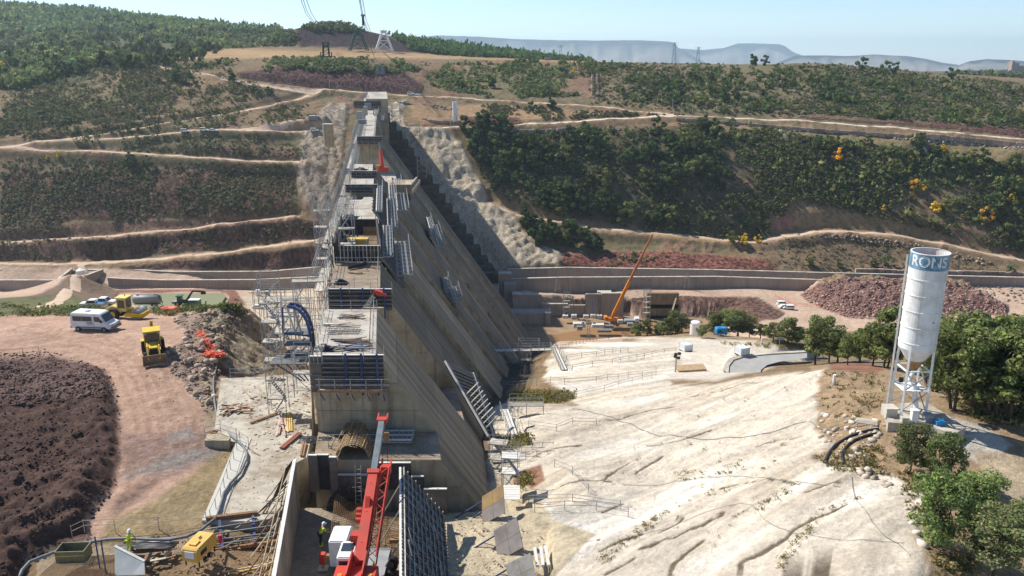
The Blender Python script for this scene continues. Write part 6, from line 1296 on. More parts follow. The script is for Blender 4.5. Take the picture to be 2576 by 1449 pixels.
for x, y, rz, lb in ((1968,768,.1,'white van, rear one of three parked on the pale track below the spoil heap'), (1972,775,.2,'white car between two vans on the pale track below the spoil heap'), (1983,778,3.0,'white van, front one of three parked below the spoil heap'), (650,776,.1,'white car on the pale valley floor left of the dam')):
    car(lb, G(x, y, 150), rz, 'car' if 'car' in lb else 'small')
car('white pickup with blue load bed parked behind the roller, left one', P(235, 773, 165), 3.2, 'pickup', M_white, None, 1); car('white pickup behind the yellow roller, right of the other pickup', P(262, 768, 166), 0, 'pickup')
# minibus
p = G(243, 829, 90); t = thing('minibus', 'white minibus with dark side windows and a blue flag emblem on the red earth', 'minibus', p, -.12)
side_prism('body', [(-2.7, .42), (2.55, .42), (2.75, .75), (2.72, 1.0), (1.95, 1.3), (1.35, 2.25), (1.0, 2.4), (-2.55, 2.42), (-2.75, 1.5)], -1.02, 1.02, M_white, t, .09)
for s in (-1, 1):
    for a, b in ((-2.3, -1.15), (-1.1, .25)): side_prism('side_window', [(a, 1.4), (b, 1.4), (b, 2.02), (a, 2.02)], s * 1.025, s * 1.04, M_glass, t, 0)
    side_prism('side_window', [(.55, 1.4), (1.65, 1.32), (1.2, 2.02), (.55, 2.02)], s * 1.025, s * 1.04, M_glass, t, 0)
    Bx('side_trim', M_slate, (0, s * 1.03, .62), (3.0, .03, .16), t); Bx('door_seam', M_slate, (.42, s * 1.024, 1.2), (.03, .02, 1.4), t); Bx('mirror', M_black, (1.55, s * 1.15, 1.45), (.15, .22, .28), t)
    MB().add([(-.6, s * 1.035, 1.16), (.35, s * 1.035, 1.16), (.25, s * 1.035, 1.3), (-.5, s * 1.035, 1.26)], [(0, 1, 2, 3)]).build('emblem', M_blue, t)
    tm = text_mesh('autocares', .17, .002); tm.materials.append(M_slate); o = link('lettering', tm, None, t); o.location = (-.1, s * 1.036, 1.04); o.rotation_euler = (math.pi / 2, 0, 0 if s < 0 else math.pi)
MB().add([(1.98, -.88, 1.34), (1.98, .88, 1.34), (1.42, .84, 2.2), (1.42, -.84, 2.2)], [(0, 1, 2, 3)]).xf(Matrix.Translation((.03, 0, .02))).build('windscreen', M_glass, t)
Bx('bumper', M_slate, (2.74, 0, .58), (.16, 1.95, .34), t); Bx('rear_bumper', M_slate, (-2.72, 0, .55), (.14, 1.95, .25), t); Bx('roof_vent', M_greyp, (-.8, 0, 2.46), (.5, .5, .06), t)
for x in (-1.75, 1.75):
    for y in (-.95, .95): wheel(t, x, y, .36, .24)
for y in (-.75, .75): Bx('headlight', M_galv, (2.68, y, .98), (.14, .34, .22), t)
# roller
p = G(318, 800, 90); t = thing('road_roller', 'pale yellow single drum road roller behind the minibus', 'roller', p, -.1)
side_prism('engine_cover', [(-2.9, .9), (-.6, .8), (-.6, 1.7), (-1.5, 1.85), (-2.9, 1.2)], -.75, .75, M_paly, t, .08); side_prism('cab', [(-.75, 1.1), (.55, 1.1), (.6, 2.9), (-.7, 2.95)], -.72, .72, M_paly, t, .05); Bx('cab_roof', M_paly, (-.05, 0, 3.0), (1.6, 1.65, .12), t)
for s in (-1, 1): side_prism('cab_window', [(-.55, 1.6), (.4, 1.6), (.42, 2.7), (-.5, 2.72)], s * .73, s * .745, M_glass, t, 0); wheel(t, -1.2, s * .9, .78, .55, M_yel)
MB().add([(.6, -.6, 1.6), (.6, .6, 1.6), (.63, .6, 2.8), (.63, -.6, 2.8)], [(0, 1, 2, 3)]).build('windscreen', M_glass, t)
MB().tube((2.0, -1.0, .75), (2.0, 1.0, .75), .75, 26).build('drum', M_galv, t); side_prism('drum_frame', [(.5, .6), (3.0, .5), (3.0, 1.0), (1.6, 1.15), (.5, 1.0)], -1.25, -1.05, M_yel, t, .03); side_prism('drum_frame', [(.5, .6), (3.0, .5), (3.0, 1.0), (1.6, 1.15), (.5, 1.0)], 1.05, 1.25, M_yel, t, .03); Bx('cross_frame', M_yel, (2.95, 0, .8), (.15, 2.3, .5), t); Bx('hitch', M_yel, (.6, 0, .8), (.6, .8, .5), t); Bx('scraper', M_white, (3.1, .8, 1.2), (.12, .3, .7), t)
T('beacon', M_orange, (-.1, .4, 3.06), (-.1, .4, 3.25), .08, t)
# backhoe loader seen from the front
p = G(388, 893, 80); t = thing('backhoe_loader', 'yellow backhoe loader facing the camera, wide earth coloured bucket down', 'backhoe', p, -1.14)
side_prism('bonnet', [(.2, 1.0), (1.9, .9), (1.95, 1.5), (.2, 1.75)], -.5, .5, M_yel, t, .08); Bx('grille', M_black, (1.97, 0, 1.15), (.05, .8, .5), t); Bx('chassis', M_black, (.2, 0, .75), (3.6, .8, .35), t)
side_prism('cab', [(-1.5, 1.0), (.2, 1.0), (.1, 2.75), (-1.4, 2.75)], -.8, .8, M_glass, t, .03); Bx('cab_roof', M_yel, (-.65, 0, 2.85), (1.9, 1.85, .16), t)
for y in (-.8, .8):
    for x in (-1.45, .12): Bx('cab_pillar', M_yel, (x, y, 1.9), (.1, .1, 1.8), t)
    wheel(t, -1.0, y * 1.25, .75, .45, M_yel); wheel(t, 1.35, y * 1.15, .45, .35, M_yel)
    Bar('loader_arm', M_yel, (.1, y * .75, 1.6), (1.7, y * .75, 1.5), .16, .25, t); Bar('loader_arm', M_yel, (1.7, y * .75, 1.5), (2.9, y * .75, .45), .16, .22, t); Bar('arm_cylinder', M_greyp, (.6, y * .75, 1.0), (2.1, y * .75, 1.25), .1, .1, t); Bx('mudguard', M_yel, (-1.0, y * 1.25, 1.62), (1.0, .45, .08), t)
    Bx('headlight', M_galv, (.2, y * .8, 2.62), (.1, .2, .14), t)
M_bucket = mat('earthy_steel', (.28, .17, .10), .8, var=.3, scale=2); side_prism('bucket', [(2.75, .08), (3.6, .03), (2.85, .12), (2.8, .95), (2.7, .95)], -1.18, 1.18, M_bucket, t, 0)
for y in (-1.17, 1.17): side_prism('bucket_side', [(2.75, .05), (3.6, .05), (3.3, .5), (2.8, .97)], y - .02, y + .02, M_bucket, t, 0)
Bar('backhoe_boom', M_yel, (-1.8, 0, 1.0), (-2.5, .1, 3.3), .28, .35, t); Bar('backhoe_stick', M_yel, (-2.5, .1, 3.3), (-3.1, .1, 1.9), .24, .28, t); Bar('hydraulic_ram', M_blue, (-1.95, .1, 1.6), (-2.3, .1, 3.2), .1, .1, t)
# compressors
def compressor(label, p, rz, m, L=2.8, W=1.5, H=1.2, leg=.8):
    t = thing('compressor', label, 'compressor', p, rz); side_prism('housing', [(-L / 2, leg), (L / 2, leg), (L / 2, leg + H * .85), (L / 2 - .2, leg + H), (-L / 2 + .2, leg + H), (-L / 2, leg + H * .85)], -W / 2, W / 2, m, t, .06)
    for x in (-.3, .3):
        for y in (-1, 1): wheel(t, x * L / 2.8, y * W * .45, leg * .42, .2)
    for y in (-1, 1):
        Bx('vent_grille', M_black, (-L * .2, y * (W / 2 + .01), leg + H * .5), (L * .3, .02, H * .3), t); Bx('door_panel', m, (L * .22, y * (W / 2 + .012), leg + H * .5), (L * .35, .025, H * .6), t)
        for x in (-L * .4, L * .4): T('leg', M_black, (x, y * W * .4, 0), (x, y * W * .4, leg), .05, t)
    Bx('exhaust_hatch', m, (-L * .2, 0, leg + H + .05), (L * .25, W * .4, .1), t); Bar('tow_bar', M_gdark, (L / 2, 0, leg), (L / 2 + 1.1, 0, leg * .5), .1, .1, t); return t
compressor('faded red towable compressor on short legs beyond the backhoe', P(428, 802, 125), -.08, mat('faded_red_paint', (.62, .16, .09), .6, var=.15), 2.6, 1.5, 1.1, .9)
compressor('bright blue compressor at the edge of the pale rock by the trees', G(1813, 845, 120), .1, M_skyb, 3.0, 1.8, 1.7, .7)
t = compressor('long amber yellow generator on wheels on the slab in the foreground', PZ(505, 1404, -33.1), 1.36, M_ambr, 2.3, 1.25, 1.0, .45); Bx('slot', M_black, (.2, 0, 1.53), (.3, .1, .03), t); Bx('control_panel', M_white, (-1.17, 0, 1.0), (.03, .7, .5), t)
T('cylinder', M_red, (2.0, -.3, 0), (2.0, -.3, .6), .14, t, 'drum')
# tanker and tractor beside the pond
p = P(372, 768, 262); t = thing('tank_trailer', 'long grey cylindrical tank trailer beside the pond', 'tanker', p, .03)
MB().lathe([(0.01, -4.6), (1.2, -4.5), (1.5, -4.2), (1.5, 4.2), (1.2, 4.5), (.01, 4.6)], 22, Matrix.Translation((0, 0, 2.2)) @ Matrix.Rotation(math.pi / 2, 4, 'Y')).build('tank', M_greyp, t, smooth=True); Bx('chassis', M_gdark, (0, 0, .6), (8.5, 1.2, .3), t); Bx('walkway', M_gdark, (0, 0, 3.75), (7, .6, .08), t)
for x in (1.8, 3.2):
    for y in (-1, 1): wheel(t, x, y, .55, .4)
T('hose_arm', M_black, (4.2, -.8, 3.9), (5.4, -.8, 1.0), .18, t); T('hose_arm', M_black, (2.8, -.8, 4.0), (4.2, -.8, 3.9), .14, t); Bx('manhole', M_gdark, (-3, 0, 3.8), (.8, .8, .25), t)
p = P(457, 770, 258); t = thing('tractor', 'green tractor with a raised black crane arm beside the pond', 'tractor', p, .05)
side_prism('bonnet', [(.3, 1.2), (2.8, 1.1), (2.9, 1.9), (.3, 2.2)], -.6, .6, M_dgreen, t, .06); side_prism('cab', [(-1.2, 1.4), (.5, 1.4), (.4, 3.5), (-1.0, 3.5)], -.8, .8, M_glass, t, .04); Bx('cab_roof', M_green, (-.35, 0, 3.62), (2.0, 2.0, .3), t); Bx('rear_body', M_greyp, (-2.0, 0, 1.4), (1.6, 1.6, .8), t)
for y in (-1, 1): wheel(t, -.9, y * 1.05, .95, .6, M_yel); wheel(t, 2.2, y * 1.0, .6, .45, M_yel)
Bar('crane_arm', M_black, (1.6, 0, 1.8), (4.2, 0, 5.2), .5, .55, t); Bar('crane_arm', M_black, (4.2, 0, 5.2), (8.0, 0, 4.9), .5, .5, t); Bx('grab', M_black, (7.6, 0, 4.5), (1.4, 1.0, .8), t); Bar('arm_cylinder', M_greyp, (2.4, .3, 2.0), (3.8, .3, 4.6), .15, .15, t)
block('site_cabin', 'small green cabin with a white roof beside the tractor', 'cabin', 491, 771, 250, 3.4, 2.2, 2.4, M_green, 0, None, M_white)
block('site_cabin', 'narrow green portable toilet beside the white tank', 'cabin', 674, 748, 300, 1.4, 1.4, 2.6, M_green, 0, None, M_white)
t = thing('water_tank', 'upright white tank with grey boxes behind it, left of the dam', 'tank', P(650, 752, 298)); T('body', M_white, (0, 0, 0), (0, 0, 3.4), 1.1, t, 'drum'); T('lid', M_white, (0, 0, 3.4), (0, 0, 3.6), .9, t, 'drum')
block('concrete_bin', 'grey open concrete bin behind the upright white tank', 'bin', 640, 746, 306, 3.5, 2.0, 2.0, M_slab); block('concrete_bin', 'grey concrete bin right of the upright white tank', 'bin', 662, 745, 306, 2.6, 2.0, 1.8, M_slab)
t = thing('storage_tank', 'large white cylindrical tank among the trees right of the basin', 'tank', P(1748, 838, 240)); T('body', M_white, (0, 0, -1), (0, 0, 3.6), 1.6, t, 'drum'); MB().lathe([(1.65, 3.6), (1.3, 3.85), (.01, 4.0)], 20).build('lid', M_white, t); Bx('label_plate', M_greyp, (.2, -1.6, 2.0), (.7, .1, .7), t)
t = thing('silo', 'slim white silo standing far away beside the hillside road', 'silo', P(1145, 308, 428)); T('body', M_white, (0, 0, .5), (0, 0, 10.5), 1.25, t, 'drum')
for x, y in ((-1, -1), (1, -1), (1, 1), (-1, 1)): T('leg', M_galv, (x, y, -.6), (x, y, 3), .12, t)
fence('pale footbridge rail left of the dam on the valley floor', [(600,765),(650,766),(700,766),(740,766)], 1.2, .07, 2, M_edge, 4, Fmin=150)
t = thing('water_tote', 'white round roofed tank on the ramp embankment at left', 'tank', P(204, 690, 285)); T('body', M_white, (0, 0, 0), (0, 0, 1.6), 1.5, t, 'drum'); MB().lathe([(1.6, 1.6), (.01, 2.3)], 16).build('roof', M_white, t)
# ------------------------------------------------------------------ people
def person(label, p, rz, s=1.0, arm=.5, bend=.12, shirt=M_hiv, trousers=M_navy, helmet=M_white):
    t = thing('person', label, 'person', p, rz)
    def skin(name, jo, ed, rad, m, par):
        me = bpy.data.meshes.new(name); me.from_pydata([Vector(j) * s for j in jo], ed, []); o = link(name, me, m, par); md = o.modifiers.new('skin', 'SKIN')
        for i, r in enumerate(rad): me.skin_vertices[0].data[i].radius = (r * s, r * s)
        me.skin_vertices[0].data[0].use_root = True; sb = o.modifiers.new('s', 'SUBSURF'); sb.levels = 1; sb.render_levels = 1; return o
    f = bend
    J = [(0,0,.95),(f,0,1.2),(2*f,0,1.42),(2.2*f,0,1.52),(2.5*f,0,1.66), (2*f,.19,1.40),(2*f+.08,.27,1.13),(2*f+.25+arm*.1,.22,1.0),(2*f+.32+arm*.1,.2,.98), (2*f,-.19,1.40),(2*f+.1,-.28,1.14),(2*f+.28,-.2,1.02),(2*f+.35,-.18,1.0), (0,.1,.9),(.06,.13,.48),(-.02,.14,.08),(.14,.16,.03), (0,-.1,.9),(.02,-.12,.48),(-.1,-.14,.08),(.06,-.16,.03)]
    E = [(0,1),(1,2),(2,3),(3,4),(2,5),(5,6),(6,7),(7,8),(2,9),(9,10),(10,11),(11,12),(0,13),(13,14),(14,15),(15,16),(0,17),(17,18),(18,19),(19,20)]
    R_ = [.13,.12,.13,.055,.095, .065,.047,.036,.03, .065,.047,.036,.03, .10,.065,.045,.045, .10,.065,.045,.045]
    o = skin('body', J, E, R_, M_skin, t)
    skin('vest', [J[0], J[1], J[2], J[5], (J[6][0], J[6][1], J[6][2] + .02), J[9], (J[10][0], J[10][1], J[10][2] + .02)], [(0,1),(1,2),(2,3),(3,4),(2,5),(5,6)], [.155,.15,.155,.085,.06,.085,.06], shirt, t)
    skin('trousers', [J[0], J[13], J[14], (J[15][0], J[15][1], .12), J[17], J[18], (J[19][0], J[19][1], .12)], [(0,1),(1,2),(2,3),(0,4),(4,5),(5,6)], [.15,.115,.08,.06,.115,.08,.06], trousers, t)
    h = Vector(J[4]) * s; MB().lathe([(.145, .0), (.135, .07), (.09, .13), (.01, .155)], 12, Matrix.Translation(h + Vector((0, 0, .03)))).build('helmet', helmet, t, smooth=True); MB().lathe([(.175, .0), (.14, .02), (.14, .0)], 12, Matrix.Translation(h + Vector((.02, 0, .03)))).build('helmet_brim', helmet, t)
    for J_ in (J[8], J[12]):
        for k in range(4): T('finger', M_skin, Vector(J_) * s + Vector((0, (k - 1.5) * .02, 0)), Vector(J_) * s + Vector((.06 + .01 * (k % 2), (k - 1.5) * .022, -.03)), .009, t)
    Bx('boot', M_hiv if trousers is M_navy else M_black, Vector((.08, .15, .05)) * s, (.28, .1, .1), t); Bx('boot', M_hiv if trousers is M_navy else M_black, Vector((0, -.15, .05)) * s, (.28, .1, .1), t)
    return t
person('worker in lime vest, dark trousers and white helmet bending inside the crane pit', PZ(807, 1372, -34.6), 0.6, 1.0, .8, .14)
person('worker in all lime work clothes beside the dark sheet at the slab edge', PZ(327, 1388, -33.2), -.3, 1.0, .6, .08, M_hiv, mat('lime_trousers', (.5, .65, .05), .8))
person('tiny lime worker among the concrete blocks on the muddy basin floor', P(1498, 802, 299), 2.5, 1.0, .5, .2); person('tiny worker in lime by the pond edge, left of the dam', P(561, 772, 262), 1, 1.0, .5, .3, M_hiv, M_hiv); person('tiny standing worker between tractor and pond edge', P(518, 769, 262), 1, 1.1, .5, .05, M_navy)
# ------------------------------------------------------------------ red mobile crane in the pit
BP = P(905, 1418, 45.2); TP = P(960, 1064, 56.5); JP = BP.lerp(TP, .60); o = Vector((BP.x, BP.y, -34.6)); tc = thing('mobile_crane', 'red mobile crane with grey inner boom and folded lattice jib, white cabs, in the pit', 'crane', o)
Bar('outer_boom', M_red, BP - o, JP - o, .66, .75, tc); Bar('inner_boom', M_slate, JP - o - (TP - BP) * .02, TP - o, .44, .5, tc)
for q in (.1, .3, .5): Bx('boom_plate', M_black, BP.lerp(TP, q) - o + Vector((0, 0, .39)), (.1, .1, .02), tc)
d_ = (TP - BP).normalized(); hd = Bx('boom_head', M_red, TP - o + d_ * .3, (.75, .7, .35), tc); Bar('head_fork', M_red, TP - o + Vector((-.35, .2, .1)), TP - o + Vector((-.35, 1.0, .25)), .1, .3, tc); Bar('head_fork', M_red, TP - o + Vector((.35, .2, .1)), TP - o + Vector((.35, 1.0, .25)), .1, .3, tc)
T('pulley', M_black, TP - o + Vector((-.3, .7, .1)), TP - o + Vector((.3, .7, .1)), .25, tc, 'drum'); Bar('collar', M_red, JP - o - d_ * .25, JP - o + d_ * .1, .85, .9, tc)
j0, j1 = P(934, 1410, 45.6) - o, P(969, 1184, 52.4) - o; dj = (j1 - j0)
for sx in (-.3, .3):
    for sz in (-.3, .3): T('jib_chord', M_red, j0 + Vector((sx, 0, sz)), j1 + Vector((sx, 0, sz)), .05, tc)
for k in range(12):
    for sz in (-.3, .3): T('jib_lacing', M_red, j0 + dj * (k / 12) + Vector((-.3 if k % 2 else .3, 0, sz)), j0 + dj * ((k + 1) / 12) + Vector((.3 if k % 2 else -.3, 0, sz)), .03, tc)
Bx('jib_head', M_red, j1 + Vector((0, .2, 0)), (.75, .5, .6), tc); Bar('jib_fork', M_red, j1 + Vector((-.3, 0, 0)), j1 + Vector((-.32, 1.0, .4)), .12, .2, tc); Bar('jib_fork', M_red, j1 + Vector((.3, 0, 0)), j1 + Vector((.32, 1.0, .4)), .12, .2, tc)
T('hoist_rope', M_black, TP - o + Vector((.2, .8, 0)), TP - o + Vector((.2, .8, -5.6)), .02, tc); Bx('hook_block', M_woodb, TP - o + Vector((.2, .8, -1.6)), (.35, .2, .8), tc)
for k in range(3): T('cable_reel', M_red, JP.lerp(BP, .45 + .04 * k) - o + Vector((-.75, 0, .1 - .1 * k)), JP.lerp(BP, .45 + .04 * k) - o + Vector((-.4, 0, .1 - .1 * k)), .2, tc, 'drum')
Bx('side_box', M_red, JP.lerp(BP, .72) - o + Vector((-.6, 0, 0)), (.5, .6, .5), tc); Bar('lift_cylinder', M_red, BP - o + Vector((0, 1.2, -.9)), JP - o + Vector((0, -2.5, -.4)), .3, .3, tc)
TB = P(895, 1452, 44.3) - o; MB().box(-1.35, 1.35, -2.2, .8, -.5, .35).build('turntable_body', M_red, tc, bevel=.06).location = TB
for x in (-.95, .95): T('counterweight_ring', M_orange, TB + Vector((x, -.3, .36)), TB + Vector((x, -.3, .4)), .16, tc, 'drum')
for x in (-.5, .5): Bar('boom_foot', M_red, TB + Vector((x, -.4, .2)), BP - o + Vector((x * .9, .3, .5)), .1, .9, tc)
c = P(876, 1405, 46.3) - o; MB().box(-.55, .55, -1.0, .9, -.9, .75).build('operator_cab', M_white, tc, bevel=.07).location = c; Bx('roof_window', M_glass, c + Vector((0, .15, .77)), (.8, .9, .03), tc); Bx('rear_window', M_glass, c + Vector((0, -1.01, .1)), (.8, .03, .8), tc); Bx('side_window', M_glass, c + Vector((.56, 0, .1)), (.03, 1.2, .8), tc)
c = P(859, 1378, 49.3) - o; c.z = 1.75; MB().box(-.65, .65, -1.0, 1.0, -1.1, .95).build('driver_cab', M_white, tc, bevel=.08).location = c; Bx('side_window', M_glass, c + Vector((-.66, .2, .3)), (.03, 1.1, .7), tc); Bx('windscreen', M_glass, c + Vector((0, 1.01, .3)), (1.1, .03, .8), tc); Bx('side_window', M_glass, c + Vector((.66, .2, .3)), (.03, 1.1, .7), tc)
Bx('carrier_frame', M_slate, Vector((.1, -.5, 1.0)), (2.4, 10, .5), tc); Bx('deck_plate', M_greyp, Vector((.1, 2.6, 1.3)), (2.4, 3.0, .06), tc)
for y in (3.6, 2.0, -2, -3.6):
    for x in (-1.1, 1.3): wheel(tc, x, y, .6, .4)
for (px, py, q) in ((812, 1412, -1), (1016, 1372, 1)):
    e = PZ(px, py, -34.0) - o; Bar('outrigger_beam', M_woodb, Vector((q * 1.0, e.y, 1.0)), Vector((e.x, e.y, 1.0)), .3, .3, tc); Bx('outrigger_jack', M_red, Vector((e.x, e.y, .85)), (.4, .4, .8), tc); T('jack_foot', M_greyp, Vector((e.x, e.y, .05)), Vector((e.x, e.y, .6)), .1, tc); Bx('foot_plate', M_woodg, Vector((e.x, e.y, .04)), (.7, .7, .08), tc)
T('beacon', M_orange, TB + Vector((1.1, .6, .35)), TB + Vector((1.1, .6, .6)), .1, tc)
# ------------------------------------------------------------------ pit forms
def panel4(name, label, c, th, m, cat='formwork', nx=3, ny=2, edge=True):
    o = c[0]; t = thing(name, label, cat, o); n = (c[1] - c[0]).cross(c[3] - c[0]).normalized() * th
    def L_(u, v): return c[0].lerp(c[1], u).lerp(c[3].lerp(c[2], u), v) - o
    for i in range(nx):
        for j in range(ny):
            e = .004; MB().prism([L_(i / nx + e, j / ny + e), L_((i + 1) / nx - e, j / ny + e), L_((i + 1) / nx - e, (j + 1) / ny - e), L_(i / nx + e, (j + 1) / ny - e)], n).build('sheet', m, t)
    if edge: Bar('top_edge', M_edge, L_(0, 0) + n * .5 + Vector((0, 0, .04)), L_(1, 0) + n * .5 + Vector((0, 0, .04)), th * 1.3, .06, t)
    return t, L_, n
T0, T1, B0 = P(1005, 1178, 55.4), P(1006, 1468, 41.6), P(1113, 1300, 55.8); B1 = B0 + (T1 - T0)
t, L_, n = panel4('slope_form_panel', 'long dark gridded form panel leaning along the right side of the crane pit', [T0, T1, B1, B0], .12, M_formb, nx=6, ny=2)
if n.x < 0: n = -n
for k in range(36):
    u = (k + .5) / 36; Bar('rib', M_gdark if k % 3 else M_woodg, L_(u, .0) + n * 1.5, L_(u, 1) + n * 1.5, .1, .1, t)
for k in range(11): v = (k + .3) / 11; Bar('waler', M_woodg, L_(0, v) + n * 2.5, L_(1, v) + n * 2.5, .07, .12, t)
for k in range(30):
    u = rnd.uniform(.02, .85); v = rnd.uniform(.05, .8); Bar('spreader', M_woodg, L_(u, v) + n * 3, L_(u + .1, v + .07) + n * 3, .05, .05, t)
for u in (.05, .3, .58): T('prop', M_woodg, L_(u, .1), L_(u, .1) + Vector((-2.0, .1, -3.6)), .06, t)
W0, W1 = P(738, 1156, 57.2), P(681, 1460, 42.0); W1.z = W0.z - .2; dn = Vector((0, 0, -4.3)); t, L_, n = panel4('side_form_wall', 'tall pale edged concrete form wall along the left side of the crane pit', [W0, W1, W1 + dn, W0 + dn], .2, M_conc, nx=5, ny=1)
for k in range(9):
    q = L_(k / 9 + .05, .1); T('prop', M_woodb if k % 2 else M_wood, q + Vector((-.3, 0, 0)), q + Vector((-2.2, -1.2, -2.4)), .05, t)
for k in range(4): Bar('bracing_board', M_wood, L_(.1, .25 * k) + Vector((-.5, 0, 0)), L_(1, .25 * k + .1) + Vector((-.9, 0, 0)), .05, .16, t)
tp = thing('tarpaulin', 'black sheet hanging behind the left form wall', 'tarpaulin', W0); MB().add([Vector((.1, .4, .1)), Vector((-.6, -1.5, -1.5)), Vector((-1.2, -4.5, -2.4)), Vector((-.25, -4.5, -.4)), Vector((-.2, -1.5, .05))], [(0, 1, 2, 3, 4)]).build('cloth', M_tarp, tp)
def vpan(label, x0, x1, yt, yb, F, m, n=1, edge=True): return panel4('bench_form', label, [P(x0, yt, F), P(x1, yt, F), Vector((P(x1, yt, F).x, F, P(x1, yb, F).z)), Vector((P(x0, yt, F).x, F, P(x0, yb, F).z))], .18, m, nx=n, ny=1, edge=edge)
M_bf = mat('brown_form_face', (.22, .165, .13), .85, var=.3, scale=1, streak=.4)
vpan('brown form board, left of three upright boards behind the pit', 774, 797, 1147, 1238, 57.6, M_bf); vpan('dark form board between two brown ones behind the pit', 798, 826, 1146, 1232, 57.8, M_form); vpan('brown form board, right of three upright boards behind the pit', 827, 846, 1152, 1242, 57.4, M_bf)
vpan('wide stained form across the rebar hood opening behind the pit', 848, 936, 1196, 1228, 57.7, M_formb, 3); vpan('black form panel right of the rebar hood', 947, 1033, 1166, 1232, 57.9, M_form, 3); vpan('lower step form right of the black panel', 1034, 1066, 1200, 1250, 57.5, M_form); vpan('end form of the bench reaching the sloping face', 1066, 1124, 1232, 1296, 56.9, M_formb, 2)
t = thing('form_ring', 'dark arched form at the back of the crane pit under the wide stained form', 'formwork', P(886, 1262, 56.9)); 
b = MB()
for k in range(14):
    a0, a1 = math.pi * k / 14, math.pi * (k + 1) / 14; b.bar((1.5 * math.cos(a0), 0, 1.5 * math.sin(a0) - .8), (1.5 * math.cos(a1), 0, 1.5 * math.sin(a1) - .8), 1.2, .12, (0, 1, 0))
b.build('arch', M_form, t)
# rebar hood over the gallery
def hood(label, px, py, F0, F1, R, z0, nl=16):
    o = Vector((P(px, py, F0).x, F0, z0)); t = thing('rebar_hood', label, 'rebar cage', o); n = int((F1 - F0) / .3)
    for k in range(n + 1):
        b = MB(); y = (F1 - F0) * k / n; pts = [(R * math.cos(math.pi * i / 14) , y, R * .95 * math.sin(math.pi * i / 14)) for i in range(15)]; b.path([(R, y, -1.2)] + pts + [(-R, y, -1.2)], .03, 4); b.build('hoop', M_rebar, t)
    for i in range(nl): a = math.pi * (i + .5) / nl; T('bar', M_rebar if i % 4 else M_woody, (R * 1.02 * math.cos(a), 0, R * .97 * math.sin(a)), (R * 1.02 * math.cos(a), F1 - F0, R * .97 * math.sin(a)), .03, t)
    MB().add([(R * .93 * math.cos(math.pi * i / 12), y, R * .88 * math.sin(math.pi * i / 12)) for y in (0, F1 - F0) for i in range(13)], [(i, i + 1, 14 + i, 13 + i) for i in range(12)]).build('lining', mat('form_lining', (.30, .235, .15), .8, var=.3), t, smooth=True); return t
hood('arched rebar hood over the gallery on the low bench', 888, 1180, 58.4, 60.8, 1.32, -30.9); hood('far end of the rebar hood under the white scaffold rails', 886, 1130, 61.3, 63.0, 1.1, -30.9)
scaffold('small scaffold around the rebar hood with a white plank', P(829, 1160, 60.2), 2, 1, 1, 2.0, 2.4, 1.4, 0, decks=(), ladder=False, r=.035)
t = thing('plank', 'white plank on the scaffold before the rebar hood', 'plank', P(905, 1150, 59.8)); Bx('board', M_edge, (-.2, 0, -.1), (5.0, .35, .07), t)
t = thing('form_stack', 'stack of form panels with a white ribbed top at the foot of the tall face', 'formwork', P(1003, 1122, 61.6))
for k in range(5): Bx('sheet', M_formb if k % 2 else M_woodg, (0, 0, .1 + .17 * k), (2.5, 1.8, .13), t)
for k in range(7): Bx('cross_rib', M_greyp, (-1.2 + k * .4, 0, .98), (.07, 1.8, .12), t)
for k in range(3): Bx('long_rib', M_edge, (0, -.85 + k * .85, 1.0), (2.5, .07, .12), t)
# rebar mats
def rebar_mat(label, poly, z, amp, n=26, m=2, seed=1, r=.022, zf=None):
    c = [PZ(x, y, z) for x, y in poly]; o = c[0]; t = thing('rebar_mat', label, 'rebar mesh', o); b = MB()
    def S(u, v):
        p = c[0].lerp(c[1], u).lerp(c[3].lerp(c[2], u), v) - o; return p + Vector((0, 0, amp * (.5 + float(fbm(np.array(u * 2.2 + seed), np.array(v * 2.0), 2, seed))) if amp else .08))
    for k in range(n):
        q = k / (n - 1); b.path([S(q, i / 12) for i in range(13)], r, 4); b.path([S(i / 12, q) + Vector((0, 0, .03)) for i in range(13)], r, 4)
    x = b.build('bars', M_rebar, t); tag(x, kind='stuff'); return t
rebar_mat('wavy brown rebar mesh heaped on the pit floor left of the crane boom', [(846,1262),(948,1245),(950,1395),(828,1392)], -34.2, 1.0, 26, seed=1); rebar_mat('brown rebar mesh right of the red boom reaching the dark grid panel', [(950,1310),(1014,1310),(1020,1395),(952,1400)], -34.4, .4, 20, seed=5)
rebar_mat('flat rusty rebar mat on the slab at the lower left', [(150,1405),(345,1398),(380,1470),(70,1480)], -33.1, 0, 34, seed=3)
t = thing('ladder', 'thin ladder standing against the back form of the pit', 'ladder', P(895, 1266, 56.6))
for x in (0, .45): Bar('stile', M_woodg, (x, 0, 0), (x, .5, 3.0), .05, .06, t)
for k in range(8): Bar('rung', M_woodg, (0, .06 * k, .3 + k * .35), (.45, .06 * k, .3 + k * .35), .03, .03, t)
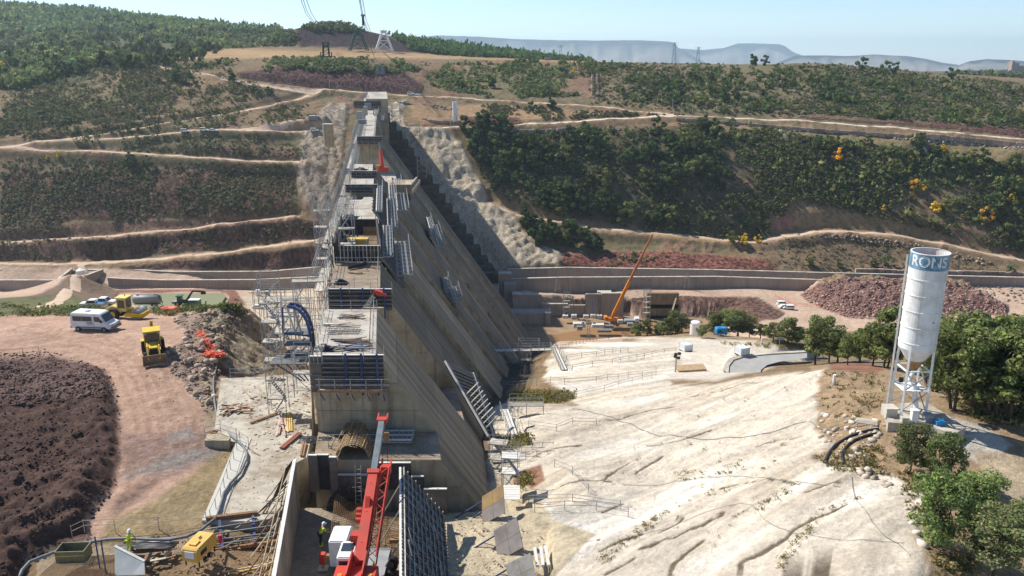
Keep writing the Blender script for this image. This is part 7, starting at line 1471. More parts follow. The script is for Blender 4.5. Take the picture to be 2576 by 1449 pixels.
# ------------------------------------------------------------------ lower left working area
t = thing('skip', 'olive green open steel bin on the slab with a yellow stripe', 'bin', PZ(188, 1406, -33.15), .06); 
for a, b_ in (((0, -.55, .5), (1.9, .06, .9)), ((0, .55, .5), (1.9, .06, .9)), ((-.95, 0, .5), (.06, 1.1, .9)), ((.95, 0, .5), (.06, 1.1, .9)), ((0, 0, .12), (1.8, 1.1, .06))): Bx('side', M_olive if 'M_olive' in globals() else mat('olive_paint', (.17, .17, .10), .6, var=.3, scale=2), a, b_, t)
Bx('stripe', M_yel, (0, -.585, .62), (1.9, .02, .05), t)
for x, yt, yb in ((252,1350,1434),(268,1358,1448)):
    a = PZ(x, yb, -33.2); T('post', M_blue, Vector((0, 0, 0)), Vector((0, 0, P(x, yt, a.y).z + 33.2)), .055, thing('blue_post', 'blue steel post standing on the slab, %s of a pair' % ('left' if x < 260 else 'right'), 'post', a))
c = [P(288, 1374, 47.5), P(363, 1412, 46.9), P(368, 1490, 45.2), P(289, 1490, 45.2)]; panel4('leaning_panel', 'smooth grey concrete faced panel leaning at the bottom edge, left', c, .15, mat('smooth_grey_panel', (.42, .43, .41), .8, var=.15, scale=1), 'panel', 1, 1)
t = thing('formwork_truss', 'large brown form truss with blue posts leaning beside the slab', 'formwork', P(610, 1380, 50.5)); o_ = t.location
def q_(x, y, F): return P(x, y, F) - o_
for a, b_, m_, w_ in (((520,1305,52.5),(648,1290,53.5),M_woodb,.28),((522,1385,50),(700,1362,51),M_woodb,.26),((528,1345,51),(690,1322,52),M_gdark,.1),((528,1360,50.6),(690,1340,51.5),M_gdark,.1),((530,1330,51.4),(680,1306,52.5),M_gdark,.1),((552,1310,52.2),(560,1382,50),M_blue,.2),((636,1298,53),(642,1368,50.6),M_blue,.2),((556,1352,51),(640,1300,52.8),M_gdark,.07),((560,1378,50),(634,1340,51.5),M_gdark,.07),((640,1366,50.7),(692,1330,52),M_gdark,.07),((644,1302,52.8),(700,1365,51),M_gdark,.07),((530,1372,50.2),(688,1350,51.2),M_gdark,.1)): Bar('beam' if w_ > .15 else 'brace', m_, q_(*a), q_(*b_), w_, w_, t)
for k in range(3): T('guy_cable', M_black, q_(648, 1292, 53.5), q_(716 + 6 * k, 1238 - 14 * k, 55), .03, t)
def rnd_planks(x, y, n, L, sx, sy, seed, ang=0, sp=1.2):
    r = random.Random(seed); out = []
    for k in range(n):
        a = ang + r.uniform(-sp, sp); cx_, cy_ = x + r.uniform(-sx, sx), y + r.uniform(-sy, sy); l = L * r.uniform(.5, 1); out.append((cx_ - math.cos(a) * l, cy_ - math.sin(a) * l * .5, cx_ + math.cos(a) * l, cy_ + math.sin(a) * l * .5, .3 + .05 * (k % 6)))
    return out
planks('plank_pile', 'heap of crossed grey planks on the slab near the orange netting', rnd_planks(592, 1036, 22, 24, 24, 10, 3, -.5, .9), [M_woodg, M_wood, M_woodb], .2)
planks('plank_row', 'row of parallel grey planks at the left edge of the slab', [(552 + 5 * k, 1050, 560 + 5 * k, 1018, .3) for k in range(5)], [M_woodg], .16); planks('yellow_boards', 'four yellow boards lying side by side by the tall face', [(720 + 5 * k, 1092, 718 + 5 * k, 1048 - k, .3) for k in range(4)], [M_woody], .13)
planks('plank_pile', 'pinkish planks in an A shape next to the yellow boards', [(696,1104,706,1052,.3),(702,1100,712,1054,.35),(718,1106,706,1054,.4),(714,1090,704,1062,.45),(700,1082,716,1078,.5),(725,1094,714,1056,.3)], [mat('pink_timber', (.5, .37, .3), .85, var=.2, objvar=.2)], .16)
planks('steel_beam', 'two red brown beams lying parallel on the bench approach', [(706,1136,752,1098,.35),(712,1137,758,1099,.35)], [mat('red_oxide', (.25, .085, .05), .7, var=.2)], .2, .12); planks('timber_pair', 'pair of short brown beams below the black sheets', [(757,1156,764,1122,.35),(763,1157,770,1123,.35)], [M_woodb], .14, .12)
planks('long_timber', 'long brown beam on the slab beside the stair tower', [(630,1072,700,1046,.35)], [M_woodb], .22, .1); planks('loose_boards', 'two pale boards lying apart on the slab', [(612,984,636,1010,.35),(650,980,666,1008,.35)], [M_wood], .2)
planks('loose_boards', 'boards piled on the small concrete footing', rnd_planks(538, 1098, 7, 14, 8, 4, 9, 0, .5), [M_wood, M_woodb], .14)
planks('loose_boards', 'crossed boards between grey panel and amber generator', rnd_planks(385, 1420, 7, 26, 16, 12, 11, -.9, .6), [M_wood, M_woodg, M_woodb], .2); planks('loose_boards', 'brown offcuts on the slab left of the amber generator', rnd_planks(428, 1412, 4, 16, 18, 14, 12, -.6, .4), [M_woodb, M_wood], .14)
planks('stacked_boards', 'boards and sheets stacked behind the second worker', [(330 + 6 * k, 1384 - 5 * k, 425 + 6 * k, 1376 - 5 * k, .25) for k in range(4)], [M_woodg, M_gdark], .25); planks('timber_battens', 'yellowish slats lying along the pit edge at the bottom', [(560,1449,715,1420,.3),(580,1452,700,1428,.3),(640,1440,730,1408,.3)], [M_wood, M_woody], .1)
planks('white_beams', 'white painted beams with red tips at the bottom edge beside the pale tilted panel', [(1352,1449,1345,1405,.8),(1366,1449,1360,1402,.8),(1380,1449,1372,1400,.8)], [M_edge], .2, .2)
planks('trestle_boards', 'bundle of grey boards on the pale ground before the silo', [(2156 + 0 * k, 1055 + 3 * k, 2208, 1064 + 3 * k, .1) for k in range(4)], [M_woodg], .22, .1)
for x, y, w, d, h, sd_, lb in ((776, 1106, .9, .7, .35, 3, 'black plastic sheet crumpled near the tall face, left one'), (818, 1104, .6, .4, .2, 4, 'small black bag beside the crumpled sheet'), (365, 1372, 1.8, .4, .25, 6, 'dark blue sheet spread beside the second worker')):
    t = thing('tarpaulin', lb, 'tarpaulin', PZ(x, y, -32.97 if x < 790 else -30.97)); tarp(w, d, h, sd_)(t)
cable('pump_hose', 'thick grey hose snaking from the rubble down over the slab to the corner', 'hose', [(566,873),(548,905),(538,954),(539,1000),(544,1036),(553,1065),(579,1091)], .10, M_hose, .1)
hp_ = [PZ(x, y, -32.75) for x, y in ((575,1088),(609,1119),(621,1140),(620,1156),(605,1188),(580,1215),(563,1240),(555,1269),(545,1302),(507,1332),(470,1350),(425,1358),(375,1357),(327,1354),(270,1357),(213,1366),(165,1378),(131,1391),(100,1403),(75,1413),(55,1435),(46,1460))]
tag(MB().path(hp_, .11, 8).build('pump_hose', M_hose, smooth=True), 'long curved grey pump hose across slab and kerb to the lower left corner', 'hose')
cable('pump_hose', 'dark cable hanging over the pale rock face left of the dam', 'hose', [(566,873),(590,880),(615,905),(632,925),(650,925)], .07)
t = fence3('leaning rail with posts along the lower left platform edge', [PZ(x, y, -33.1) for x, y in ((182,1352),(213,1337),(290,1334),(400,1328),(520,1316))], .9, .03, 2, M_woodg, 3.0)
fence3('thin posts and wire along the pale kerb strip', [PZ(x, y, -32.9) for x, y in ((604,1108),(580,1180),(556,1250),(530,1308))], .8, .025, 1, M_gdark, 1.4); fence3('handrail around the small footing beside the slab', [PZ(x, y, -32.6) for x, y in ((516,1102),(556,1092),(596,1106),(626,1126))], 1.0, .03, 2, M_galv, 1.6)
fence3('double rail across the back of the pale slab', [PZ(x, y, -33) for x, y in ((580,950),(640,950),(706,946),(780,940))], 1.0, .035, 2, M_galv, 2.4)
fence('thin wire fence on the red pad beside the dark soil mound', [(-20,905),(60,900),(100,895)], 1.1, .025, 2, M_woodb, 2.5)
# orange safety netting heaps
def net(label, pts, w, sd_):
    g = [G(x, y, 50, 140) for x, y in pts]; g = [p for p in g if p]; rs = random.Random(sd_); b = MB(); o = g[0]
    for k in range(150):
        i = rs.randrange(len(g) - 1); p = g[i].lerp(g[i + 1], rs.random()); a = Vector((rs.uniform(-w, w), rs.uniform(-w, w), rs.uniform(.02, .35))); q = a + Vector((rs.uniform(-.5, .5), rs.uniform(-.5, .5), rs.uniform(-.1, .25))); b.bar(p - o + a, p - o + q, .1, .02)
    t = thing('safety_netting', label, 'netting', o); b.build('mesh', M_net, t)
net('strip of orange netting running down the rubble beside the rock face', [(502,838),(515,858),(530,880),(540,896)], .35, 1); net('spread end of the orange netting at the foot of the rubble', [(525,893),(548,897)], .6, 3); net('crumpled red orange netting heap on the slab beside the planks', [(572,992),(585,975),(592,968)], .55, 2)
fence('orange mesh fence on the pale track right of the brown pier', [(1950,745),(1970,757),(2000,768),(2060,772)], 1.0, .07, 2, M_net, 4, 'fence', 'mesh_fence', Fmin=150); fence('orange tape along the far edge of the basin pad', [(1560,733),(1640,735),(1760,736)], .8, .06, 1, M_net, 6, 'fence', 'mesh_fence', Fmin=150)
# ------------------------------------------------------------------ big silo
sp_ = P(2283, 1030, 61.5); t = thing('silo', 'tall white cement silo on legs with a blue lettered band at its open top', 'silo', sp_); zt_ = P(2340, 633, 61.5).z - sp_.z; R_ = 1.40; zc = P(2300, 872, 61.5).z - sp_.z
MB().lathe([(R_, zc), (R_, zt_), (R_ - .05, zt_), (R_ - .05, zt_ - 1.0), (.01, zt_ - 1.1)], 40).build('barrel', M_silo, t, smooth=False); bpy.context.view_layer.update()
for k in range(5):
    z = zc + (zt_ - 1.3 - zc) * (k + .4) / 5; MB().lathe([(R_ + .005, z - .05), (R_ + .04, z - .04), (R_ + .04, z + .04), (R_ + .005, z + .05)], 40).build('band', M_silo, t)
MB().lathe([(R_ + .012, zt_ - 1.25), (R_ + .012, zt_ - .02)], 40).build('blue_band', mat('band_blue', (.12, .25, .36), .5, var=.3, dirt=(.4, .5, .55), dirt_amt=.7, dirt_scale=1.5), t); MB().lathe([(R_ + .03, zt_ - .05), (R_ + .03, zt_ + .02), (R_ - .08, zt_ + .02)], 40).build('rim', M_white, t)
MB().lathe([(R_ - .06, zt_ - .55), (.01, zt_ - .5)], 30).build('rust_inside', mat('rust', (.17, .075, .035), .9, var=.4, scale=2), t)
me = text_mesh('RONS', 1.16, .004); co = np.zeros(len(me.vertices) * 3); me.vertices.foreach_get('co', co); co = co.reshape(-1, 3); ang = -math.pi / 2 - math.atan2(2283 - 1288, FP) * 1.0 - .02 + co[:, 0] * .92 / R_
V_ = np.stack([np.cos(ang) * (R_ + .02 + co[:, 2]), np.sin(ang) * (R_ + .02 + co[:, 2]), co[:, 1] + zt_ - .62], -1); me.vertices.foreach_set('co', V_.ravel()); me.materials.append(M_white); me.update(); link('lettering', me, None, t)
MB().lathe([(R_, zc), (.55, zc - 1.35)], 28).build('cone', M_silo, t); MB().lathe([(.75, zc - 1.1), (.28, zc - 1.95), (.2, zc - 2.0)], 24).build('rusty_outlet', M_rust, t)
for k in range(4):
    a = math.pi / 4 + k * math.pi / 2; x, y = 1.32 * math.cos(a), 1.32 * math.sin(a); Bar('leg', M_white, (x * 1.08, y * 1.08, -.8), (x, y, zc + 1.0), .16, .16, t)
    a2 = a + math.pi / 2; x2, y2 = 1.32 * math.cos(a2), 1.32 * math.sin(a2)
    for z0, z1 in ((.4, 1.9), (2.1, 3.6)): Bar('cross_brace', M_galv, (x, y, z0), (x2, y2, z1), .07, .07, t)
    for z in (2.0, 3.7): Bar('girt', M_white, (x, y, z), (x2, y2, z), .1, .1, t)
T('screw_conveyor', M_white, (.1, 0, zc - 2.0), (-.35, -.2, 2.6), .17, t, 'drum'); T('down_pipe', M_white, (.0, -.3, 2.6), (.3, -1.1, -.3), .2, t, 'drum'); Bx('service_deck', M_white, (0, 0, 2.0), (1.9, 1.9, .06), t); Bx('junction_box', M_black, (-1.2, -.6, 2.9), (.3, .2, .4), t); Bar('ladder', M_galv, (-1.2, 1.1, 0), (-1.2, 1.1, zt_ - .5), .05, .3, t); Bx('bracket', M_galv, (.3, -1.42, zc + 2.5), (.1, .1, .1), t)
for k, (dx, dy, w, d, h, m_, lb) in enumerate(((-1.7, -.4, .9, 1.0, .8, M_slab, 'white concrete box at the left foot of the silo'), (-.4, -1.9, .5, .4, 1.2, M_white, 'white control cabinet in front of the silo legs'), (.9, -1.6, .6, .7, .7, M_greyp, 'small pump at the front right foot of the silo'), (-1.1, -1.8, .5, .4, .5, M_slab, 'small block beside the control cabinet'), (1.5, -2.3, .7, .5, .45, M_skyb, 'small blue motor beside the silo foot'))):
    tt = thing('silo_equipment', lb, 'equipment', sp_ + Vector((dx, dy, -.4))); Bx('body', m_, (0, 0, h / 2), (w, d, h), tt); Bx('lid', m_, (0, 0, h + .03), (w + .08, d + .08, .06), tt)
slab('silo_pad', 'pale concrete pad under the silo', [(2222,1018),(2330,1010),(2430,1075),(2400,1092),(2340,1072),(2235,1062)], sp_.z - .28, M_wslab, 1.0, 'pad')
# ------------------------------------------------------------------ marker posts, road bend, tanks on the rock
sheet('asphalt_road', [(1834,928),(1842,908),(1870,899),(1930,893),(2030,888),(2030,900),(1960,910),(1930,918),(1915,930),(1912,942),(1838,942)], -54.5, mat('worn_asphalt', (.33, .33, .315), .9, var=.12, scale=.5, dirt=(.42, .38, .32), dirt_amt=.5))
kb = [PZ(x, y, -54.45) for x, y in ((2025,885),(1930,890),(1870,896),(1840,905),(1828,920),(1826,942))]; kt = MB()
for a_, b2 in zip(kb[:-1], kb[1:]): kt.bar(a_, b2, .9, .3)
tag(kt.build('kerb', M_slab), kind='structure')
def post(label, px, py, h, r, m=M_white, F=None, Fmin=60): p = G(px, py, Fmin); T('shaft', m, (0, 0, -.2), (0, 0, h), r, t_ := thing('marker_post', label, 'post', p), 'drum'); T('cap', m, (0, 0, h), (0, 0, h + .03), r * 1.1, t_, 'drum')
post('thick white marker post on the red earth left of the silo', 2097, 968, 1.15, .16); post('white marker post by the trees, left of the road sign', 1916, 866, 1.2, .14); post('white marker post among the basin side trees', 1663, 842, 1.6, .15)
p = G(1959, 884, 60); t = thing('road_sign', 'small grey road sign on a post beside the bend', 'sign', p); T('post', M_galv, (0, 0, 0), (0, 0, 2.6), .06, t); Bx('plate', M_greyp, (.1, -.05, 2.7), (1.5, .05, .5), t)
p = G(2008, 866, 60); t = thing('chevron_sign', 'red and white chevron board behind the bend', 'sign', p + Vector((0, 0, .4))); Bx('board', M_white, (0, 0, 1.0), (3.6, .06, .95), t)
for k in range(4):
    for s in (-1, 1): x = -1.5 + k * .85; MB().add([(x, -.04, 1.0 + s * .45), (x + .38, -.04, 1.0 + s * .45), (x + .72, -.04, 1.0), (x + .34, -.04, 1.0)], [(0, 1, 2, 3)]).build('chevron', M_red, t)
for x in (-1.3, 1.3): T('post', M_galv, (x, .05, -1), (x, .05, 1), .05, t)
for px, py, lb in ((1725,884,'white and blue square barrier unit on the rock beside the light pole'), (1866,894,'white and blue square barrier unit at the edge of the road bend')):
    t = thing('barrier_unit', lb, 'barrier', G(px, py, 60), .4); Bx('base', M_blue, (0, 0, .3), (2.0, 2.0, .25), t); Bx('body', mat('hazy_white_panel', (.62, .67, .70), .4, var=.1), (0, 0, 1.1), (1.95, 1.95, 1.3), t); Bx('trim', M_white, (0, 0, .5), (2.04, 2.04, .15), t)
    for x in (-.97, .97):
        for y in (-.97, .97): T('corner_post', M_galv, (x, y, .2), (x, y, 1.9), .04, t)
p = G(1699, 936, 60); t = thing('floodlight_pole', 'pole with black floodlights standing on the pale rock', 'light', p); T('pole', M_galv, (0, 0, 0), (0, 0, 3.1), .13, t, 'drum')
for a in ((-.1, 0, 3.3), (.5, 0, 3.4), (.4, 0, 2.6), (-.2, -.1, 2.9)): Bx('lamp', M_black, a, (.5, .35, .4), t)
p = P(1480, 852, 250); t = thing('floodlight_mast', 'lattice mast with a row of lamps before the muddy basin', 'light', p)
for x in (-.5, .5): T('mast_leg', M_galv, (x, 0, -4), (x * .8, 0, 5.2), .09, t)
for k in range(8): T('lacing', M_galv, (-.5 if k % 2 else .5, 0, k * .65), (.5 if k % 2 else -.5, 0, k * .65 + .65), .06, t)
for k in range(4): Bx('lamp', M_greyp, (-1.8 + k * 1.2, 0, 5.5), (.9, .5, .6), t)
t = thing('concrete_wedge', 'low brown topped concrete wedge on the rock left of the road bend', 'block', G(1745, 935, 60)); MB().prism([(-2.6, 0, -.3), (2.2, 0, -.3), (2.2, 0, .5), (-2.6, 0, .15)], (0, 2.6, 0)).build('body', mat('tan_earth', (.38, .27, .16), .95, var=.3), t)
# basin equipment
for i, (x, yb, yt) in enumerate(((1422,800,776),(1444,799,752),(1474,800,738),(1492,799,752),(1508,800,750))):
    F = 298; o = P(x, yb, F); t = thing('prop_block', 'white concrete block with a slanting blue prop, number %s from the left in the basin' % ['first', 'second', 'third', 'fourth', 'last'][i], 'prop', o); Bx('block', M_edge, (0, 0, .6), (2.0, 1.6, 1.2), t); T('prop', M_blue, (0, 0, 1.2), (-.4, 3.5, P(x, yt, F).z - o.z), .14, t)
for i, (x, y, w, d, h, m_, lb) in enumerate(((1457,822,4.6,2.6,1.6,M_edge,'stack of white beams in the basin, left one'), (1504,822,4.6,2.4,1.1,M_edge,'stack of white beams in the basin, right of the mast'), (1458,830,2.0,1.4,1.4,M_greyp,'grey crate in front of the left white stack'), (1530,824,4.0,2,.9,M_slate,'dark grey bundle right of the white stacks'), (1560,812,2,1.4,1.2,M_edge,'small white block in front of the orange crane'), (1585,820,2.2,1.6,1.2,M_greyp,'grey machine at the right end of the basin'), (1520,834,5,2,.7,M_slate,'low grey pile at the basin edge'))):
    t = thing('material_stack', lb, 'material', P(x, y, 283 if y < 826 else 270) * 1.0)
    for k in range(6): Bx('beam', m_, (-w / 2 + w * (k + .5) / 6, 0, h / 2), (w / 6 - .12, d, h), t)
o = P(1560, 818, 290); t = thing('mobile_crane', 'orange crane with long raised boom standing in the muddy basin', 'crane', o, 0)
Bx('carrier', M_slate, (1.6, 0, 1.2), (10.5, 2.7, 1.0), t); Bx('driver_cab', M_white, (6.2, 0, 2.3), (1.6, 2.6, 1.5), t); Bx('deck', M_greyp, (3.6, 0, 2.0), (4, 2.6, .6), t); side_prism('turntable', [(-5.2, 1.9), (.8, 1.9), (.5, 2.8), (-4.2, 3.0), (-5.4, 3.4)], -1.3, 1.3, M_orange, t, .05); Bx('operator_cab', M_orange, (-.2, -1.4, 3.0), (1.4, 1.0, 1.6), t); Bx('counterweight', M_orange, (-5.6, 0, 3.0), (1.2, 2.6, 1.2), t)
bt = P(1641, 590, 290) - o; b0 = Vector((-3.2, 0, 3.2)); Bar('boom', M_orange, b0, b0.lerp(bt, .45), 1.0, 1.1, t); Bar('boom', mat('boom_rust_orange', (.42, .17, .06), .5, var=.1), b0.lerp(bt, .44), b0.lerp(bt, .75), .75, .85, t); Bar('boom', MATS['boom_rust_orange'], b0.lerp(bt, .74), bt, .5, .6, t); Bar('lift_cylinder', M_orange, (-1, 0, 2.8), b0.lerp(bt, .2), .3, .3, t)
for x in (-3, -1.2, 3, 4.8, 6.4):
    for y in (-1.2, 1.2): wheel(t, x, y, .7, .45)
t = thing('tilt_prop', 'slanting pale beam leaning on the brown pier wall', 'beam', P(1688, 793, 298)); Bar('beam', M_wood, (0, 0, 0), P(1701, 750, 302) - P(1688, 793, 298), .55, .5, t); T('foot', M_greyp, (0, 0, -3), (0, 0, 0), .3, t)
scaffold('scaffold tower on the dark basin wall, left of the orange crane', P(1417, 790, 304), 1, 1, 3, 2.6, 1.4, 2.6, 0, decks=(1, 2, 3), r=.08); scaffold('tall stair scaffold on the left side of the brown pier', P(1618, 802, 300), 1, 1, 5, 2.6, 1.6, 2.2, 0, decks=(1, 2, 3, 4), r=.08)
block('concrete_block', 'pale rectangular concrete box on the pad above the basin', 'block', 1520, 742, 312, 5.5, 2.5, 1.5, M_conc, 0, None, M_slab)
# black lettered crane boom tip behind the nearest deck
a, b_ = P(902, 800, 80.5), P(947, 739, 81.5); t = thing('crane_boom', 'black crane boom tip with white lettering and red head above the gap', 'crane boom', a); d = b_ - a; Bar('boom', M_black, (0, 0, 0), d, .5, .5, t)
tm = text_mesh('GRUAS PALENCIA', .42, .003); tm.materials.append(M_white); o = link('lettering', tm, None, t); an = math.atan2(d.z, d.x); o.matrix_local = Matrix.Translation(d * .56 + Vector((0, -.36, 0))) @ Matrix.Rotation(-an, 4, 'Y') @ Matrix.Rotation(math.pi / 2, 4, 'X') @ Matrix.Diagonal((.72, 1, 1, 1))
Bx('boom_head', M_red, d + Vector((.15, 0, .15)), (.9, .6, .45), t, 0, 0, .3); Bar('head_fork', M_red, d + Vector((.3, -.3, .2)), d + Vector((1.1, -.3, -.1)), .1, .3, t); Bx('head_plate', M_white, d + Vector((.5, -.32, .1)), (.3, .05, .15), t)
# small orange crane on the platform
o = P(962, 432, 178); t = thing('mobile_crane', 'small red orange crane with steep boom on the slope platform', 'crane', o)
Bar('boom', M_red, (0, 0, .8), (-.3, .5, 4.8), .6, .7, t); Bar('boom', M_slate, (-.3, .5, 4.8), (-.5, .7, 6.3), .4, .4, t); Bx('base', M_red, (.3, 0, .5), (2.0, 1.6, 1.0), t); Bx('cab', M_orange, (-.8, -.3, .9), (.9, .9, 1.2), t)
# ------------------------------------------------------------------ pylons, poles, cableway
def pylon(label, px, yb, yt, F, w=2.2, arms=2, m=M_gdark, cat='pylon', rr=.09):
    o = P(px, yb, F); H = P(px, yt, F).z - o.z; t = thing('lattice_pylon', label, cat, o); k_ = max(4, int(H / (w * 1.1)))
    for sx in (-1, 1):
        for sy in (-1, 1): T('leg', m, (sx * w / 2, sy * w / 2, -.5), (sx * w * .12, sy * w * .12, H), rr, t)
    for i in range(k_):
        z0, z1 = H * i / k_, H * (i + 1) / k_; w0, w1 = w / 2 * (1 - .76 * i / k_), w / 2 * (1 - .76 * (i + 1) / k_); s = 1 if i % 2 else -1
        for sy in (-1, 1): T('lacing', m, (s * w0, sy * w0, z0), (-s * w1, sy * w1, z1), rr * .6, t)
    for i in range(arms): T('cross_arm', m, (-w * .9, 0, H * (.86 + .1 * i)), (w * .9, 0, H * (.86 + .1 * i)), rr, t)
    return t
pylon('pale lattice pylon standing on the pad at the channel wall, left one', 1403, 731, 697, 317, 2.2, 0, M_galv); pylon('pale lattice pylon at the channel wall, right one', 1727, 722, 686, 321, 2.2, 0, M_galv)
pylon('tall power pylon on the far skyline, left of two', 1695, 158, 106, 645, 3.0, 2); pylon('tall power pylon on the far skyline, right of two', 1755, 160, 118, 640, 2.8, 2); pylon('small pylon in the green plantation', 1410, 150, 114, 760, 3.2, 2); pylon('lattice mast at the rim of the right rock cut', 1203, 512, 478, 383, 1.2, 0, M_galv)
for px, yb, yt, F, lb in ((830,238,200,478,'thin pole on the crest road left of the dam end'), (1082,240,206,476,'thin pole on the crest road right of two white cars'), (1133,323,290,425,'thin pole at the roadside left of the far silo'), (745,545,496,374,'thin pole at the edge of the left hillside track'), (1262,318,300,428,'small pole with a box beside the culvert'), (1715,272,258,455,'white road post, left of the junction'), (1742,285,268,445,'white road post near the road junction'), (1692,270,250,455,'thin mast beside the upper road')):
    o = P(px, yb, F); t = thing('pole', lb, 'pole', o); T('shaft', M_galv, (0, 0, -.5), (0, 0, P(px, yt, F).z - o.z), .16, t); Bx('head', M_galv, (0, 0, P(px, yt, F).z - o.z), (.8, .3, .3), t)
def cable_tower(label, px, yb, yt, F, w, m, mb):
    o = P(px, yb, F); H = P(px, yt, F).z - o.z; t = thing('cableway_tower', label, 'tower', o)
    for sx in (-1, 1):
        for sy in (-1, 1): Bar('leg', m, (sx * w / 2, sy * w / 3, -1), (sx * w * .14, sy * w * .12, H * .8), .8, .8, t)
    for z, q in ((.0, .95), (.45, .62), (.8, .3)): Bar('cross_beam', m, (-w * q / 2, -w * .2, H * z + .3), (w * q / 2, -w * .2, H * z + .3), .5, .5, t)
    for s in (-1, 1): Bar('brace', m, (s * w * .45, -w * .3, 0), (-s * w * .28, -w * .2, H * .45), .4, .4, t); Bar('brace', m, (s * w * .3, -w * .2, H * .45), (-s * w * .16, -w * .15, H * .8), .35, .35, t)
    Bx('head_frame', mb, (0, 0, H * .87), (w * .3, w * .3, H * .12), t); Bx('head_platform', mb, (0, 0, H * .94), (w * .42, w * .36, H * .02), t); T('mast', mb, (0, 0, H * .95), (0, 0, H), .3, t); Bx('house', M_wall, (0, 1, 1.6), (w * .35, 3, 3.4), t)
cable_tower('white A frame cableway tower on the terrace beyond the dam', 967, 127, 74, 690, 14, M_white, M_edge); cable_tower('green cableway tower before the dark quarry cut', 902, 124, 72, 695, 15, M_dgreen, M_dgreen)
def wires(label, lines, r, m=M_gdark):
    o = P(*lines[0][0]); t = thing('cableway_cables', label, 'cables', o)
    for ln in lines:
        q = [P(*p_) - o for p_ in ln]
        for a_, b2 in zip(q[:-1], q[1:]): T('cable', m, a_, b2, r, t)
wires('left bundle of cableway cables slanting from the top picture edge', [((757,-20,380),(772,28,480),(800,72,690)), ((764,-20,380),(782,30,480),(812,80,690)), ((750,-20,380),(770,35,480),(797,70,690))], .16)
wires('middle bundle of cableway cables running to the white tower', [((903,-20,330),(915,50,480),(932,90,690)), ((909,-20,330),(921,50,480),(940,100,690)), ((900,-20,330),(912,45,480),(926,84,690)), ((914,60,470),(940,140,520),(958,172,540))], .14)
wires('power lines descending from the skyline pylons to the channel', [((1755,122,640),(1820,360,430),(1900,560,375),(2010,722,322)), ((1758,122,640),(1830,370,430),(1915,570,375),(2040,725,322)), ((1695,110,645),(1400,116,760))], .05)
t = thing('cable_trolley', 'small pulley trolley on the middle cableway cables', 'trolley', P(914, 62, 480)); Bx('body', M_black, (0, 0, 2), (1.2, 1, 5), t); Bx('sheave', M_gdark, (0, 0, 5), (2.2, 1, 1), t)
def hoist(label, px, yb, yt, F, w, m):
    o = P(px, yb, F); H = P(px, yt, F).z - o.z; t = thing('cable_hoist', label, 'hoist', o)
    for sx in (-1, 1):
        for sy in (-1, 1): Bar('post', m, (sx * w * .28, sy * .8, 0), (sx * w * .22, sy * .8, H), .5, .5, t); Bar('rail_post', m, (sx * w * .5, sy * .8, 0), (sx * w * .5, sy * .8, H * .35), .25, .25, t)
    Bx('platform', m, (0, 0, .3), (w, 3, .7), t); Bx('rail', m, (0, -.8, H * .35), (w, .2, .25), t); Bx('crown', m, (0, 0, H), (w * .7, 1.6, .5), t)
    for k in range(3): Bx('sheave', m, (-w * .2 + w * .2 * k, 0, H * .78), (w * .13, 1.0, H * .2), t); Bar('brace', m, (-w * .28, -.8, H * (.1 + .25 * k)), (w * .28, -.8, H * (.3 + .25 * k)), .3, .3, t)
    T('hanger', m, (0, 0, H), (0, 0, H * 1.3), .12, t); return t
hoist('dark green cableway hoist frame hanging over the hillside', 821, 144, 108, 430, 5.6, M_dgreen); hoist('pale grey cableway hoist frame hanging over the far cliff', 957, 186, 166, 470, 5.0, M_slate)
# far small things
t = thing('ruined_tower', 'ruined stone castle tower on the wooded hill at the right edge', 'ruin', P(2554, 181, 1650)); Bx('keep', M_stone, (-5, 0, 8), (14, 12, 20), t); Bx('wall_stub', M_stone, (8, 0, 6), (10, 10, 12), t); Bx('battlement', M_stone, (-9, 0, 19.5), (4, 10, 4), t); Bx('broken_wall', M_stone, (14, 0, 3), (6, 8, 9), t)
M_colb = mat('far_grey_concrete', (.5, .47, .4), .9)
for px, py, rz, lb, L in ((1398,178,.6,'small pale stepped drain below the terrace, right of the green plantation',13), (1972,342,.5,'pale stepped drain running down from the road wall, middle one',16), (2325,378,.6,'pale stepped drain running down from the road wall at right',18)):
    p = G(px - 8, py - 12, 330); q = G(px + 8, py + 12, 330)
    if p and q:
        t = thing('stepped_drain', lb, 'drain', p)
        for k in range(10): c0 = p.lerp(q, k / 10); Bx('step', M_colb, c0 - p + Vector((0, 0, .3)), (1.5, 2.0, .9), t)
p = G(1497, 240, 400); q = G(1496, 182, 400)
if p and q:
    t = thing('rock_chute', 'straight stone lined chute running up the red slope', 'chute', p)
    for s in (-1.6, 1.6):
        for k in range(14): c0 = p.lerp(q, (k + .5) / 14); Bx('stone', M_stone, Vector((c0.x + s, c0.y, float(zat(c0.x + s, c0.y)) + .3)) - p, (1.3, 5.5, 1.0), t)
def stonewall(label, pts, h, name='dry_stone_wall', Fmin=330, w=1.3):
    g = [G(x, y, Fmin) for x, y in pts]; g = [a for a in g if a]; t = thing(name, label, 'stone wall', g[0]); ps = []
    for a, b in zip(g[:-1], g[1:]):
        n = max(1, int((b - a).length / 2.4)); ps += [(a.lerp(b, (k + .5) / n), math.atan2(b.y - a.y, b.x - a.x)) for k in range(n)]
    for p_, an in ps[:290]: Bx('stone', M_stone, p_ - g[0] + Vector((rnd.uniform(-.1, .1), rnd.uniform(-.25, .25), h / 2 - .3)), (2.3, w * rnd.uniform(.8, 1.2), h * rnd.uniform(.85, 1.2)), t, an)
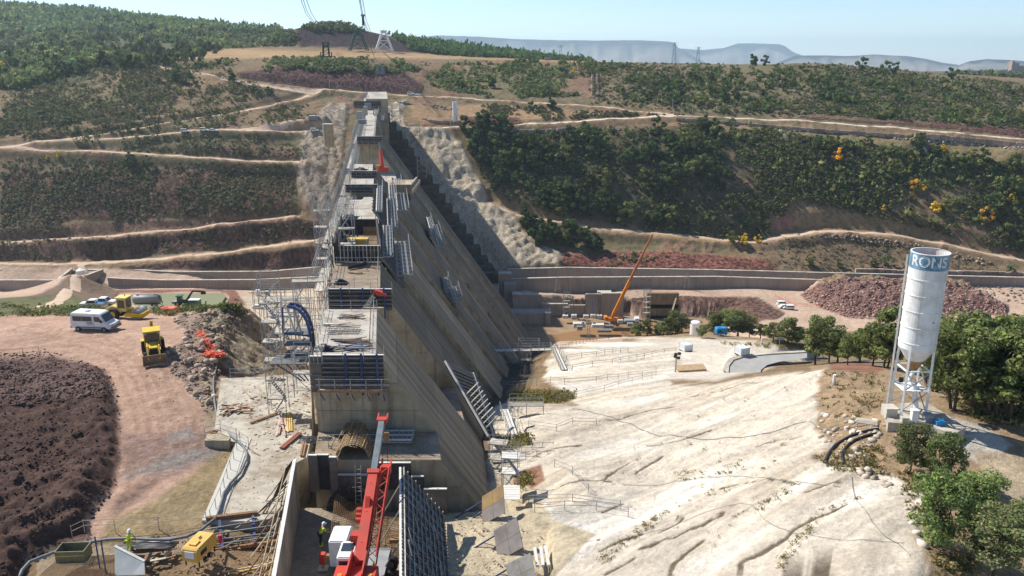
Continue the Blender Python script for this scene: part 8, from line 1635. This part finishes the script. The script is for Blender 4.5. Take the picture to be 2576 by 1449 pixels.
stonewall('long dark dry stone wall under the road on the right slope', [(1700,302),(1850,312),(2000,326),(2150,336),(2290,346)], 1.5); stonewall('dark dry stone wall at the right, thicker part below the road', [(2300,345),(2450,358),(2600,374)], 2.4); stonewall('short dry stone wall behind the dark trees near the culvert', [(1270,330),(1330,336),(1400,332),(1460,328)], 2.0)
stonewall('low stone edge below the grassy knoll left of the far silo', [(1062,300),(1085,306),(1120,308),(1160,306)], 1.2); stonewall('dark stone wall behind the right end of the channel', [(2150,684),(2300,688),(2450,690),(2600,694)], 1.8)
p = G(1210, 325, 380); t = thing('red_machine', 'small red machine parked at the roadside by the trees', 'machine', p); Bx('body', M_red, (0, 0, 1.3), (3.2, 1.8, 1.2), t); Bx('engine', M_red, (-1.6, 0, 1.8), (1.4, 1.6, 1.4), t); wheel(t, 1, .8, .5, .4); wheel(t, -1, -.8, .5, .4)
p = G(1264, 327, 380); t = thing('culvert', 'pale concrete culvert wing beside the road', 'culvert', p); MB().prism([(-1, 0, 0), (3.2, 0, -.6), (1.8, 0, 3.2), (.2, 0, 3.0)], (0, 1.2, 0)).build('wing_wall', M_edge, t); Bx('mouth', M_black, (-1.6, 0, .9), (2.2, 1, 1.8), t)
block('site_hut', 'blue equipment heap with white sheets at the end of the left track', 'equipment', 790, 302, 428, 5, 2, 2.2, M_skyb if False else M_slate, 0, None, M_edge); block('site_hut', 'small hut among fences on the terrace skyline', 'hut', 1378, 154, 640, 5, 3, 3, M_conc, 0, None, M_slate)

# small debris on the slabs
def litter(name, poly, z, n, size, cols, seed):
    rs = np.random.RandomState(seed); b = MB()
    for x, y in sample(poly, n, None, seed):
        p = PZ(x, y, z); w = size * rs.uniform(.3, 1.2); a = rs.uniform(0, 3.14); M = Matrix.Translation(p) @ Matrix.Rotation(a, 4, 'Z'); b.box(-w, w, -w * rs.uniform(.2, .9), w * .3, 0, w * rs.uniform(.2, .6), M)
    tag(b.build(name, cols), kind='stuff')
litter('debris', [(560,960),(780,945),(780,1090),(730,1160),(640,1130),(560,1090)], -33.0, 260, .12, M_woodg, 1); litter('debris', [(600,960),(780,950),(780,1095),(640,1100)], -33.0, 160, .16, M_stone, 2); litter('debris', [(610,1110),(730,1160),(700,1300),(560,1300)], -33.0, 90, .07, M_woodb, 3)
litter('debris', [(380,1340),(690,1360),(680,1449),(380,1449)], -33.2, 200, .1, M_woodb, 4); litter('debris', [(1130,1260),(1390,1320),(1400,1449),(1150,1449)], -34.6, 200, .1, M_stone, 5); litter('debris', [(760,1100),(1080,1090),(1090,1165),(780,1150)], -30.97, 140, .08, M_stone, 6)
